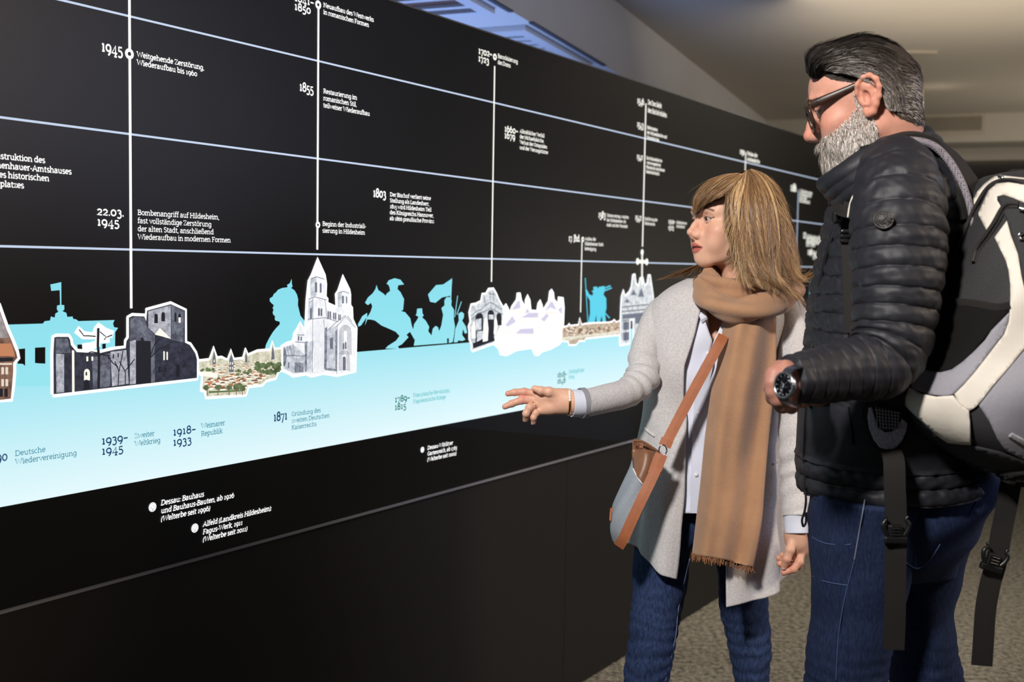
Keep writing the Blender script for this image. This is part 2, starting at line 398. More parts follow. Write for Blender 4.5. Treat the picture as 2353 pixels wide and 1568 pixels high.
def line(name, px, w, off, m, parent=wall, closed=False, label=None):
    V, F = ribbon2(wl_list(px), w, closed); return flat(name, V, F, off, m, parent, label)
def lines(name, L, w, off, m, parent=wall, label=None):
    V, F = merge_meshes([(np.array(v), f) for v, f in (ribbon2(wl_list(p), w) for p in L)]); return flat(name, V, F, off, m, parent, label)
def fills(name, L, off, m, parent=wall, label=None):
    V, F = merge_meshes([(np.array(v), f) for v, f in (poly2(wl_list(p)) for p in L)]); return flat(name, V, F, off, m, parent, label)
M_black = mat('black_print_panel', (18, 19, 20), .40, .4, noise=(220, .15))
M_plinth = mat('dark_plinth_laminate', (40, 38, 37), .55, .3, noise=(260, .12))
M_rail = mat('aluminium_rail', (150, 150, 158), .4, .5, metal=.2)
M_white = glow('white_backlit_print', (255, 255, 255), 1.05); M_pale = glow('pale_backlit_line', (196, 212, 236), .95)
M_cream = glow('cream_backlit_line', (250, 250, 240), 1.0)
def band_mat(name, top, bot, z0, z1):
    m = glow(name, top); nt = m.node_tree; b = nt.nodes['Principled BSDF']
    tc = node(nt, 'ShaderNodeTexCoord'); sp = node(nt, 'ShaderNodeSeparateXYZ'); nt.links.new(tc.outputs['Object'], sp.inputs[0])
    rp = node(nt, 'ShaderNodeMapRange'); rp.inputs[1].default_value = z1; rp.inputs[2].default_value = z0
    nt.links.new(sp.outputs['Z'], rp.inputs[0]); mx = node(nt, 'ShaderNodeMix', data_type='RGBA')
    mx.inputs[6].default_value = (*lin(top), 1); mx.inputs[7].default_value = (*lin(bot), 1)
    nt.links.new(rp.outputs[0], mx.inputs[0]); nt.links.new(mx.outputs[2], b.inputs['Emission Color'])
    b.inputs['Base Color'].default_value = (.02, .03, .03, 1); b.inputs['Roughness'].default_value = .42; return m
S0, S1 = -1.2, wl(2010, 700)[0]
Hrail = np.mean([wl(*p)[1] for p in ((300, 1324), (800, 1194), (1100, 1111), (1461, 1009))])
Hb0 = np.mean([wl(*p)[1] for p in ((0, 1166), (800, 1018), (1120, 957))]); Hb1 = np.mean([wl(*p)[1] for p in ((816, 808), (951, 795.6), (1075, 785.5), (1400, 765))])
Htop = np.mean([wl(*p)[1] for p in ((1000, 32), (1246, 117), (1517, 207), (1733, 278))])
# body: upper panel, plinth panels with recessed joints, rail
def wbox(name, s0, s1, y0, y1, z0, z1, m):
    mb = MB(); mb.box(((s0 + s1) / 2, (y0 + y1) / 2, (z0 + z1) / 2), (s1 - s0, y1 - y0, z1 - z0)); return mb.build(name, m, wall, False, world=False)
wbox('front_panel', S0, S1, 0, .22, Hrail + .004, Htop, M_black)
wbox('plinth_core', S0, S1, .02, .2, 0, Hrail - .002, mat('joint_black', (8, 8, 8), .8))
sj = wl(1303, 1150)[0]; edges = [S0, sj - 1.5 * 1.5, sj, S1] if sj - 2.25 > S0 + .2 else [S0, sj, S1]
for a, b in zip(edges[:-1], edges[1:]): bevel(wbox('plinth_panel', a + .0015, b - .0015, .001, .02, .006, Hrail - .004, M_plinth), .0015, 1)
wbox('rail', S0, S1, -.004, .02, Hrail - .003, Hrail + .003, M_rail)
wbox('top_edge', S0, S1, -.001, .22, Htop, Htop + .004, mat('top_edge_grey', (92, 92, 92), .5))
M_band = band_mat('pale_blue_backlit_band', (142, 225, 240), (228, 249, 253), Hb0, Hb1 + .04)
M_sil = band_mat('blue_silhouette_print', (122, 216, 234), (150, 228, 240), Hb1, Hb1 + .3)
M_sil2 = glow('deeper_blue_silhouette', (84, 196, 218), 1)
flat('blue_band', [(S0, Hb0), (S1, Hb0), (S1, Hb1), (S0, Hb1)], [(0, 1, 2, 3)], .0006, M_band)
for P in (((0, 571), (298, 576.5), (1132, 592.5), (1475, 602)), ((0, 272), (300, 309), (730, 364.5), (1132, 416), (1480, 462)), ((300, 40), (730, 140), (1135, 234), (1480, 318.5))):
    h = np.mean([wl(*p)[1] for p in P]); flat('timeline_line', [(S0, h - .0021), (S1, h - .0021), (S1, h + .0021), (S0, h + .0021)], [(0, 1, 2, 3)], .0006, M_pale)
def post(x0, y0, x1, y1, w, m=M_white):
    s = (wl(x0, y0)[0] + wl(x1, y1)[0]) / 2; a, b = wl(x0, y0)[1], wl(x1, y1)[1]; ww = w / 2
    flat('date_line', [(s - ww, b), (s + ww, b), (s + ww, a), (s - ww, a)], [(0, 1, 2, 3)], .0012, m); return s
def ringmark(px, py, r, m=M_white, hole=.38):
    s, h = wl(px, py); n = 24; a = np.linspace(0, 2 * PI, n, endpoint=False)
    o = np.column_stack([s + r * np.cos(a), h + r * np.sin(a)]); i = np.column_stack([s + r * hole * np.cos(a), h + r * hole * np.sin(a)])
    flat('date_ring', np.concatenate([o, i]), [(k, (k + 1) % n, n + (k + 1) % n, n + k) for k in range(n)], .0018, m)
    flat('date_ring_centre', i, [tuple(range(n))], .0019, M_hole)
M_hole = glow('ring_centre_dark', (20, 20, 22), .4)
post(297.5, -120, 299, 709, .0062); ringmark(296, 124, .0105)
post(730, 11, 729.3, 574, .0062); ringmark(730, 11, .0100); ringmark(729.3, 517, .0078)
post(1136, 152, 1128.5, 648, .0062, M_cream); ringmark(1136, 131, .0095, M_cream)
post(1484, 238, 1475.3, 567, .0085, M_cream); ringmark(1338, 550.5, .009, M_cream)
post(1338, 556, 1332, 718, .0062, M_cream); post(1713, 350, 1711, 430, .0085, M_cream)
post(1833, 437, 1829, 640, .0085, M_pale); post(1921, 440, 1918, 640, .0085, M_pale)
# ---------------- stroke lettering: a slab serif with old-style figures
def E(cx, cy, rx, ry, a0, a1, n=9):
    a = np.radians(np.linspace(a0, a1, n)); return [(cx + rx * math.cos(t), cy + ry * math.sin(t)) for t in a]
def st(x, y0, y1, top=1, bot=1):
    r = [[(x, y0), (x, y1)]]
    if bot == 1: r.append([(x - .2, y0 + .05), (x + .2, y0 + .05)])
    if bot == 2: r.append([(x, y0 + .05), (x + .2, y0 + .05)])
    if top == 1: r.append([(x - .22, y1 - .06), (x, y1 - .06)])
    if top == 2: r.append([(x - .2, y1 - .05), (x + .2, y1 - .05)])
    return r
def O(cx, cy, rx, ry): return [E(cx, cy, rx, ry, 0, 360, 17)]
def dot(x, y): return [[(x - .09, y), (x + .09, y)]]
C_ = 1.34
G_ = {' ': (.42, []), '.': (.34, dot(.17, .06)), ',': (.34, [[(.2, .1), (.1, -.22)]]), ':': (.36, dot(.18, .06) + dot(.18, .75)), '-': (.5, [[(.06, .48), (.44, .48)]]),
 '–': (.8, [[(.08, .52), (.74, .52)]]), '(': (.44, [E(.62, .5, .5, .95, 130, 230)]), ')': (.44, [E(-.18, .5, .5, .95, 50, -50)]),
 'a': (.95, [E(.4, .66, .3, .3, 160, 0) + [(.7, .12), (.9, .04)], E(.38, .27, .28, .26, 90, 270) + [(.68, .16)], [(.38, .55), (.7, .55)]]),
 'b': (1.02, st(.22, 0, 1.45, 1, 0) + O(.56, .5, .34, .46)), 'c': (.84, [E(.47, .5, .36, .46, 50, 310)]), 'd': (1.06, st(.8, 0, 1.45, 1, 2) + O(.46, .5, .34, .46)),
 'e': (.9, [[(.1, .52), (.82, .52)] , E(.46, .5, .36, .46, 2, 315, 13)]), 'f': (.62, st(.26, 0, 1.1, 0, 1) + [E(.5, 1.12, .24, .3, 180, 55), [(.04, .93), (.56, .93)]]),
 'g': (1.0, O(.45, .5, .34, .46) + [[(.8, .95), (.8, -.1)] + E(.44, -.1, .36, .32, 0, -150)]), 'h': (1.12, st(.22, 0, 1.45) + [E(.54, .6, .32, .35, 180, 0) + [(.86, .05)], [(.68, .05), (1.06, .05)]]),
 'i': (.5, st(.26, 0, .96) + dot(.24, 1.3)), 'j': (.5, [[(.28, .95), (.28, -.1)] + E(.06, -.1, .22, .3, 0, -100), [(.06, .9), (.28, .9)]] + dot(.26, 1.3)),
 'k': (1.02, st(.22, 0, 1.45) + [[(.26, .45), (.8, .95)], [(.45, .6), (.88, .04)], [(.7, .05), (1.04, .05)], [(.6, .92), (.98, .92)]]), 'l': (.52, st(.26, 0, 1.45)),
 'm': (1.62, st(.22, 0, .96) + [E(.49, .6, .27, .35, 180, 0) + [(.76, .05)], E(1.06, .6, .3, .35, 180, 0) + [(1.36, .05)], [(.62, .05), (.92, .05)], [(1.2, .05), (1.56, .05)]]),
 'n': (1.12, st(.22, 0, .96) + [E(.54, .6, .32, .35, 180, 0) + [(.86, .05)], [(.68, .05), (1.06, .05)]]), 'o': (.98, O(.49, .5, .37, .46)),
 'p': (1.04, st(.22, -.42, .96) + O(.57, .5, .34, .46)), 'r': (.74, st(.24, 0, .96) + [E(.58, .55, .34, .4, 180, 70)]),
 's': (.76, [E(.38, .72, .26, .24, 30, 270) + E(.38, .24, .28, .24, 90, -150)]), 't': (.66, [[(.26, 1.25), (.26, .25)] + E(.5, .25, .24, .21, 180, 300), [(.04, .93), (.56, .93)]]),
 'u': (1.1, [[(.24, .95), (.24, .4)] + E(.54, .36, .3, .31, 180, 340), [(.84, .96), (.84, .05), (1.04, .05)], [(.04, .92), (.24, .92)], [(.64, .92), (.84, .92)]]),
 'v': (.96, [[(.1, .95), (.48, .04), (.86, .95)], [(0, .92), (.28, .92)], [(.68, .92), (.96, .92)]]), 'w': (1.4, [[(.1, .95), (.4, .04), (.7, .9), (1.0, .04), (1.3, .95)], [(0, .92), (.28, .92)], [(1.12, .92), (1.4, .92)]]),
 'x': (.94, [[(.12, .95), (.82, .04)], [(.82, .95), (.12, .04)], [(0, .05), (.3, .05)], [(.64, .05), (.94, .05)]]), 'z': (.8, [[(.1, .7), (.1, .91), (.7, .91), (.1, .06), (.72, .06), (.72, .28)]]),
 'ß': (1.06, [[(.24, .05), (.24, 1.1)] + E(.5, 1.1, .26, .32, 180, 0) + [(.56, .75)] + E(.6, .38, .3, .36, 90, -130), [(.04, .05), (.24, .05)]]),
 'A': (1.3, [[(.14, .04), (.65, C_), (1.16, .04)], [(.34, .45), (.96, .45)], [(-.02, .05), (.34, .05)], [(.96, .05), (1.32, .05)]]),
 'B': (1.12, st(.24, 0, C_) + [[(.24, C_ - .05)] + E(.62, 1.02, .3, .28, 90, -90) + [(.24, .74)], [(.24, .72)] + E(.66, .38, .36, .33, 90, -90) + [(.24, .05)]]),
 'D': (1.3, st(.24, 0, C_) + [[(.24, C_ - .05)] + E(.6, .67, .58, .62, 90, -90, 13) + [(.24, .05)]]), 'E': (1.06, st(.24, 0, C_) + [[(.24, C_ - .05), (.92, C_ - .05), (.92, 1.05)], [(.24, .7), (.74, .7)], [(.24, .05), (.98, .05), (.98, .32)]]),
 'F': (1.0, st(.24, 0, C_) + [[(.24, C_ - .05), (.92, C_ - .05), (.92, 1.05)], [(.24, .68), (.74, .68)]]), 'G': (1.24, [E(.66, .67, .54, .63, 48, 330, 15) + [(1.12, .6), (.76, .6)]]),
 'H': (1.4, st(.24, 0, C_, 2) + st(1.14, 0, C_, 2) + [[(.24, .7), (1.14, .7)]]), 'I': (.56, st(.28, 0, C_, 2)), 'J': (.62, [[(.36, C_), (.36, .1)] + E(.1, .1, .26, .3, 0, -90), [(.14, C_ - .05), (.58, C_ - .05)]]),
 'K': (1.24, st(.24, 0, C_, 2) + [[(.26, .62), (.98, C_)], [(.5, .82), (1.06, .04)], [(.86, .05), (1.24, .05)], [(.8, C_ - .05), (1.16, C_ - .05)]]), 'L': (1.0, st(.24, 0, C_, 2) + [[(.24, .05), (.94, .05), (.94, .36)]]),
 'M': (1.6, st(.24, 0, C_, 1) + st(1.36, 0, C_, 0) + [[(.24, C_), (.8, .3), (1.36, C_)], [(1.36, C_ - .05), (1.58, C_ - .05)]]), 'N': (1.36, st(.24, 0, C_, 1) + [[(.24, C_), (1.1, .04), (1.1, C_)], [(.9, C_ - .05), (1.3, C_ - .05)]]),
 'O': (1.36, O(.68, .67, .56, .63)), 'P': (1.06, st(.24, 0, C_) + [[(.24, C_ - .05)] + E(.6, .96, .36, .34, 90, -90) + [(.24, .6)]]),
 'R': (1.16, st(.24, 0, C_) + [[(.24, C_ - .05)] + E(.6, .98, .34, .32, 90, -90) + [(.24, .64)], [(.6, .64), (1.0, .05), (1.16, .05)]]), 'S': (.94, [E(.47, 1.0, .33, .3, 30, 270) + E(.47, .36, .36, .33, 90, -150)]),
 'U': (1.34, [[(.22, C_), (.22, .5)] + E(.66, .48, .44, .44, 180, 360) + [(1.1, C_)], [(.02, C_ - .05), (.44, C_ - .05)], [(.9, C_ - .05), (1.3, C_ - .05)]]),
 'V': (1.24, [[(.12, C_), (.62, .04), (1.12, C_)], [(-.04, C_ - .05), (.34, C_ - .05)], [(.9, C_ - .05), (1.28, C_ - .05)]]), 'W': (1.8, [[(.12, C_), (.5, .04), (.9, 1.25), (1.3, .04), (1.68, C_)], [(-.04, C_ - .05), (.34, C_ - .05)], [(1.46, C_ - .05), (1.84, C_ - .05)]]),
 'T': (1.1, [[(.55, C_), (.55, .05)], [(.08, 1.02), (.08, C_ - .05), (1.02, C_ - .05), (1.02, 1.02)], [(.33, .05), (.77, .05)]]),
 'Z': (1.08, [[(.12, 1.0), (.12, C_ - .05), (.94, C_ - .05), (.1, .06), (.96, .06), (.96, .36)]]),
 '0': (1.0, O(.5, .48, .37, .46)), '1': (.72, st(.38, 0, .96, 1, 1)), '2': (.9, [E(.44, .66, .3, .29, 165, -30) + [(.1, .05), (.8, .05)]]),
 '3': (.86, [E(.38, .68, .28, .27, 150, -80) + E(.38, .06, .34, .42, 85, -140)]), '4': (1.0, [[(.66, -.42), (.66, .95), (.08, .04), (.94, .04)], [(.46, -.38), (.86, -.38)]]),
 '5': (.88, [[(.72, .9), (.22, .9), (.2, .42)] + E(.4, .04, .36, .4, 110, -140)]), '6': (.98, O(.5, .42, .36, .4) + [E(.72, .45, .58, .9, 180, 108)]), '7': (.86, [[(.08, .72), (.08, .9), (.78, .9), (.34, -.42)]]),
 '8': (.98, O(.49, .98, .28, .31) + O(.49, .35, .36, .34)), '9': (.98, O(.48, .54, .36, .4) + [E(.26, .5, .58, .9, 0, -72)])}
for u, b, dx in (('ä', 'a', .42), ('ö', 'o', .49), ('ü', 'u', .54)): G_[u] = (G_[b][0], G_[b][1] + dot(dx - .2, 1.3) + dot(dx + .2, 1.3))
def adv(t): return sum(G_[c][0] for c in t)
M_ink1 = glow('navy_print', (16, 62, 104), 1); M_ink2 = glow('teal_print', (40, 128, 150), 1); M_ink3 = glow('green_teal_print', (10, 112, 100), 1); M_ink4 = glow('light_teal_print', (58, 176, 182), 1)
def text(name, rows, A, endx, k, cy, m=M_white, bold=0, slant=0, off=.0016):
    s0, h0 = wl(*A); s1 = wl(endx, A[1])[0]; sx = (s1 - s0) / adv(rows[k])
    lead = (h0 - wl(A[0], cy)[1]) / (len(rows) - 1) if len(rows) > 1 else sx * 2.1
    sy = lead / 2.12 if len(rows) > 1 else sx * 1.08
    sy = min(max(sy, .8 * sx), 1.35 * sx); w = (.17 + .075 * bold) * min(sx, sy) * 1.05; L = []
    for i, row in enumerate(rows):
        x = 0.0; h = h0 - lead * i
        for c in row:
            a, strokes = G_[c]
            for p in strokes:
                q = np.array([(s0 + (x + u + slant * v) * sx, h + v * sy) for u, v in p]); V, F = ribbon2(q, w); L.append((V, F))
            x += a
    V, F = merge_meshes(L); return flat(name, V, F, off, m)
DT, CP = 'date_text', 'caption_text'
T = [(DT, ['1945'], (231, 117), 281, 0, 0, 1, 0), (CP, ['Weitgehende Zerstörung,', 'Wiederaufbau bis 1960'], (313, 130), 468, 0, 148.5, 1, 0),
 (CP, ['Rekonstruktion des', 'Knochenhauer-Amtshauses', 'und des historischen', 'Marktplatzes'], (-52, 360), 163, 1, 425, .8, 0),
 (DT, ['22.03.', '1945'], (221, 494), 284, 0, 518, 1, 0), (CP, ['Bombenangriff auf Hildesheim,', 'fast vollständige Zerstörung', 'der alten Stadt, anschließend', 'Wiederaufbau in modernen Formen'], (315, 494), 529, 3, 550, .3, 0),
 (DT, ['1841–', '1850'], (675, 1), 720, 0, 21.5, 1, 0), (CP, ['Neuaufbau des Westwerks', 'in romanischen Formen'], (742, 16), 858, 0, 32, .8, 0),
 (DT, ['1855'], (686.6, 208), 719.5, 0, 0, .8, 0), (CP, ['Restaurierung im', 'romanischen Stil,', 'teilweiser Wiederaufbau'], (742, 214), 849, 2, 246.5, .6, 0),
 (DT, ['1803'], (856, 452), 886, 0, 0, 1, 0), (CP, ['Der Bischof verliert seine', 'Stellung als Landesherr,', '1815 wird Hildesheim Teil', 'des Königreichs Hannover,', 'ab 1866 preußische Provinz'], (895, 451), 997, 4, 506, .8, 0),
 (CP, ['Beginn der Industriali-', 'sierung in Hildesheim'], (740, 519), 840, 0, 534.5, .4, 0),
 (DT, ['1702–', '1723'], (1098, 122.5), 1130, 0, 140, 1.4, 0), (CP, ['Barockisierung', 'des Doms'], (1143, 132.6), 1189, 0, 147, .6, 0),
 (DT, ['1660–', '1679'], (1158, 302), 1189.6, 0, 317, 1.2, 0), (CP, ['Allmählicher Verfall', 'der Michaeliskirche,', 'Verlust der Ostapsiden', 'und der Vierungstürme'], (1193.7, 305), 1259, 3, 342.6, .9, 0),
 (DT, ['17. Jhd.'], (1305.5, 554), 1332, 0, 0, 1.4, 0), (CP, ['Ausbau der', 'Hildesheimer Stadt-', 'befestigung'], (1343, 552), 1386.7, 1, 575, .5, 0),
 (DT, ['1583'], (1374, 500), 1390.5, 0, 0, 1.3, 0), (CP, ['Unionsvertrag zwischen', 'der Hildesheimer Alt-', 'stadt und der Neustadt'], (1393.5, 498), 1444, 0, 520, .5, 0),
 (DT, ['1542'], (1458.6, 505.6), 1473, 0, 0, 1.3, 0), (CP, ['Einführung der', 'Reformation'], (1480.6, 506), 1510, 0, 516.5, .5, 0),
 (DT, ['1519–', '1523'], (1535, 513), 1550.5, 0, 527, 1.3, 0), (CP, ['Hildesheimer', 'Stiftsfehde'], (1553.3, 514), 1577.7, 0, 523, .4, 0),
 (DT, ['1546'], (1463.3, 237), 1479, 0, 0, 1.5, 0), (CP, ['Der Dom bleibt', 'dem Bischof erhalten'], (1488, 240), 1532, 1, 258, .9, 0),
 (DT, ['1543'], (1463, 291.5), 1478, 0, 0, 1.5, 0), (CP, ['Reformation', 'der Michaeliskirche und', 'Klosterkirchen'], (1486, 296), 1532, 1, 319, .9, 0),
 (DT, ['1542'], (1462.4, 365), 1476, 0, 0, 1.5, 0), (CP, ['Die Michaeliskirche', 'wird evangelische', 'Pfarrkirche, das Kloster', 'bleibt katholisch'], (1484.4, 366), 1527.5, 2, 397.6, .9, 0),
 (DT, ['1250'], (1699.4, 353), 1710, 0, 0, 1.5, 0), (CP, ['Neubau der', 'Andreaskirche'], (1716, 356), 1745.5, 1, 369, .9, 0),
 (DT, ['1186'], (1816, 438), 1829, 0, 0, 1.5, 0), (CP, ['Weihe der neuen', 'Michaeliskirche', 'nach dem', 'Kirchenbrand'], (1837, 442), 1866, 0, 464.5, .8, 0),
 (DT, ['12'], (1845, 547), 1851, 0, 0, 1.5, 0), (CP, ['Hildesheim erhält', 'das Stadtrecht und', 'eine Stadtmauer', 'mit Toren'], (1852.5, 548), 1890.7, 1, 566, .5, 0),
 (DT, ['1196'], (1855.5, 585), 1866, 0, 0, 1.5, 0), (CP, ['Bau der', 'Dammstadt', 'im Tal'], (1867.5, 584), 1888, 1, 596, .5, 0)]
for n, rows, A, ex, k, cy, b, sl in T: text(n, rows, A, ex, k, cy, M_white if A[0] < 1000 else M_cream, b, sl)
for n, rows, A, ex, k, cy, b, m in [(DT, ['1990'], (-33, 1065), 16.5, 0, 0, .4, M_ink1), (CP, ['Deutsche', 'Wiedervereinigung'], (33.3, 1048.5), 175.4, 1, 1068, 0, M_ink2),
 (DT, ['1939–', '1945'], (231.5, 1022), 293, 0, 1045.7, .8, M_ink1), (CP, ['Zweiter', 'Weltkrieg'], (308, 1008), 367.6, 1, 1026, 0, M_ink2),
 (DT, ['1918–', '1933'], (395.6, 1001.5), 449, 0, 1025, .8, M_ink1), (CP, ['Weimarer', 'Republik'], (461, 985), 516, 0, 1003, 0, M_ink2),
 (DT, ['1871'], (627, 968.5), 659.4, 0, 0, 1, M_ink1), (CP, ['Gründung des', 'zweiten Deutschen', 'Kaiserreichs'], (669, 957), 756.6, 1, 988, .1, M_ink2),
 (DT, ['1789–', '1815'], (905.7, 925), 940.8, 0, 942.6, 1.1, M_ink3), (CP, ['Französische Revolution,', 'Napoleonische Kriege'], (948.4, 913.5), 1033, 0, 927.6, .2, M_ink4),
 (DT, ['1618–', '1648'], (1279.3, 867.7), 1301.6, 0, 882, 1.2, M_ink3), (CP, ['Dreißigjähriger', 'Krieg'], (1306.5, 858.7), 1342, 0, 871, .2, M_ink4)]:
    text(n, rows, A, ex, k, cy, m, b)
for rows, A, ex, k, cy in [(['Dessau: Bauhaus', 'und Bauhaus-Bauten, ab 1926', '(Welterbe seit 1996)'], (368.3, 1162), 536.6, 1, 1199), (['Alfeld (Landkreis Hildesheim):', 'Fagus-Werk, 1911', '(Welterbe seit 2011)'], (464.7, 1211), 622.6, 0, 1246),
 (['Dessau-Wörlitzer', 'Gartenreich, ab 1765', '(Welterbe seit 2000)'], (981, 1034), 1049, 1, 1061)]:
    text(CP, rows, A, ex, k, cy, M_white, .9, .18)
def emblem(px, py, r):
    s, h = wl(px, py); n = 28; a = np.linspace(0, 2 * PI, n, endpoint=False)
    e = flat('heritage_emblem', np.column_stack([s + r * np.cos(a), h + r * np.sin(a)]), [tuple(range(n))], .0012, M_white)
    M = M_emb; L = [ribbon2([(s + r * .8 * math.cos(t), h + r * .8 * math.sin(t)) for t in a], r * .07, True), ribbon2([(s, h + r * .5), (s + r * .5, h), (s, h - r * .5), (s - r * .5, h)], r * .09, True)]
    L += [ribbon2([(s + q * r * .5, h - r * .02), (s + q * r * .08, h - r * .45), (s + q * r * .08, h - r * .8)], r * .08) for q in (-1, 1)]
    V, F = merge_meshes([(np.array(v), f) for v, f in L]); flat('emblem_lines', V, F, .0016, M, e)
M_emb = glow('emblem_line_grey', (120, 124, 140), 1)
emblem(349.7, 1165.7, .0098); emblem(447, 1214, .0098); emblem(970, 1034, .0082)
# ------------------------------------------------------------------ pictures and silhouettes printed on the wall
def cr(ox, oy, sc): return lambda L: [(ox + x / sc, oy + y / sc) for x, y in L]
c1, c2, c3, c4 = cr(0, 550, 3.672), cr(400, 560, 3.672), cr(800, 560, 3.672), cr(1100, 620, 2.904)
# pale blue figures
sil = fill('blue_silhouette', c1([(20, 1000), (20, 722), (360, 712), (375, 692), (420, 686), (428, 652), (460, 662), (465, 628), (490, 612), (478, 590), (480, 560), (500, 556), (505, 550), (502, 430), (430, 436), (423, 382), (470, 372), (515, 362), (516, 555), (540, 556), (541, 594), (525, 607), (558, 622), (566, 656), (610, 652), (616, 672), (640, 676), (660, 691), (965, 682), (952, 710), (960, 742), (995, 748), (970, 785), (966, 1240), (20, 1240)]), .0007, M_sil, label='pale blue parliament building silhouette with a flag')
fills('black_window', [c1(p) for p in ([(145, 928), (210, 922), (210, 1070), (190, 1052), (145, 1050)], [(293, 915), (380, 911), (380, 1050), (330, 1048), (293, 1045)], [(650, 890), (748, 885), (748, 930), (655, 950)], [(860, 885), (890, 880), (890, 935), (862, 930)])], .0008, M_black, sil)
fill('blue_silhouette', c2([(760, 910), (775, 850), (800, 800), (830, 750), (860, 712), (890, 682), (890, 660), (855, 650), (848, 640), (850, 612), (835, 600), (830, 580), (838, 560), (830, 545), (840, 520), (822, 505), (805, 485), (806, 462), (830, 448), (840, 425), (860, 410), (875, 390), (910, 375), (950, 370), (958, 362), (950, 350), (975, 335), (990, 298), (992, 340), (998, 362), (985, 375), (1015, 395), (1035, 430), (1045, 470), (1043, 520), (1055, 570), (1065, 610), (1105, 660), (1120, 910)]), .0007, M_sil, label='pale blue bust silhouette in a spiked helmet')
hz = c3([(140, 500), (165, 455), (205, 420), (228, 385), (238, 350), (252, 392), (300, 425), (345, 480), (380, 545), (430, 565), (480, 580), (522, 630), (537, 700), (556, 745), (560, 815), (538, 775), (520, 745), (490, 770), (508, 790), (452, 850), (418, 868), (428, 886), (312, 887), (332, 865), (402, 820), (432, 780), (400, 745), (350, 722), (280, 692), (225, 650), (195, 642), (150, 628), (108, 690), (86, 702), (80, 682), (118, 612), (158, 585), (160, 640), (140, 690), (150, 640), (188, 575), (202, 530), (190, 500), (165, 520)])
rider = c3([(300, 640), (325, 560), (312, 500), (270, 510), (236, 490), (240, 470), (300, 462), (325, 420), (352, 400), (348, 372), (338, 348), (322, 340), (340, 310), (390, 292), (440, 305), (470, 345), (420, 352), (415, 385), (440, 410), (470, 470), (462, 560), (400, 590), (350, 650), (340, 700), (315, 705)])
h_ = fill('blue_silhouette', hz, .0007, M_sil, label='pale blue horse and rider silhouette'); fill('rider', rider, .0008, M_sil, h_)
g1 = fill('blue_silhouette', c3([(552, 862), (562, 810), (545, 740), (555, 680), (582, 640), (592, 618), (568, 605), (576, 590), (580, 550), (622, 546), (626, 590), (636, 606), (622, 622), (652, 650), (682, 702), (674, 740), (702, 776), (712, 720), (735, 695), (756, 705), (766, 740), (785, 690), (800, 600), (785, 545), (812, 520), (810, 480), (828, 452), (856, 452), (872, 480), (868, 520), (892, 560), (890, 640), (900, 700), (890, 780), (880, 832), (852, 838), (848, 800), (832, 800), (834, 840), (700, 850)]), .0007, M_sil, label='pale blue crowd silhouette with top hat and flag')
fill('flag', c3([(862, 470), (876, 310), (866, 300), (800, 345), (740, 350), (672, 430), (690, 492), (735, 500), (790, 455), (858, 440)]), .0008, M_sil, g1)
lines('pole', [c3([(850, 840), (872, 292)]), c3([(898, 620), (922, 440)]), c3([(915, 600), (954, 490)])], .0032, .0008, M_sil, g1)
fill('small_figure', c3([(890, 834), (902, 722), (932, 650), (928, 592), (955, 575), (976, 592), (974, 625), (960, 650), (992, 702), (1002, 752), (985, 762), (966, 722), (960, 772), (988, 810), (962, 822), (925, 818), (922, 832)]), .0008, M_sil, g1)
sd = fill('blue_silhouette', c3([(2022, 680), (2040, 590), (2038, 480), (2008, 430), (2000, 392), (2014, 390), (2032, 428), (2060, 440), (2066, 415), (2052, 402), (2070, 392), (2066, 366), (2096, 362), (2106, 382), (2112, 366), (2160, 358), (2166, 392), (2152, 430), (2176, 462), (2178, 545), (2166, 590), (2176, 680), (2150, 690), (2138, 610), (2118, 685), (2096, 690), (2092, 600), (2074, 690)]), .0007, M_sil2, label='deeper blue silhouette of two soldiers')
lines('pole', [c3([(1999, 290), (2022, 680)]), c3([(2150, 402), (2222, 374)]), c3([(2146, 382), (2212, 356)]), c3([(2160, 580), (2205, 630)])], .005, .0008, M_sil2, sd)
fill('blue_silhouette', [(1858, 720), (1861, 655), (1866, 640), (1871, 660), (1872, 720)], .0007, M_sil2, label='blue spire silhouette beside the coat')
# white bordered pictures
BW = .0125
def picture(name, px, m, label, bw=BW):
    o = line(name, px + px[:1], bw, .0016, M_white, closed=False, label=label)
    V, F = ribbon2(wl_list(px), bw, True); flat('white_border', V, F, .0017, M_white, o)
    fill('picture_ground', px, .002, m, o); return o
PG = {k: glow('print_' + k, *v) for k, v in {
 'stone_dark': ((58, 62, 78), 1, 60, (28, 30, 42)), 'stone_mid': ((120, 124, 138), 1, 70, (60, 64, 80)), 'stone_light': ((196, 198, 208), 1, 80, (120, 124, 138)), 'engrave': ((250, 251, 253), 1, 55, (218, 222, 230)),
 'engrave_mid': ((222, 226, 234), 1, 70, (150, 157, 170)), 'engrave_dark': ((150, 156, 170), 1, 90, (62, 68, 82)), 'town': ((236, 234, 214), 1, 70, (172, 168, 140)), 'tree': ((120, 138, 96), 1, 90, (58, 74, 48)),
 'ivory': ((255, 252, 246), 1, 60, (240, 234, 228)), 'grey_photo': ((226, 230, 232), 1, 60, (150, 158, 164)), 'mosaic': ((206, 190, 164), 1, 95, (130, 104, 84)), 'timber': ((150, 112, 92), 1, 60, (78, 58, 52)), 'roof_grey': ((176, 170, 172), 1, 40, (120, 112, 112))}.items()}
PK = {k: glow('ink_' + k, v, 1) for k, v in dict(black=(26, 28, 38), grey=(104, 110, 124), soft=(176, 182, 194), roof=(192, 128, 92), brown=(122, 92, 72), lilac=(196, 192, 214), beige=(226, 212, 198), green=(98, 118, 78), cream=(250, 246, 234)).items()}
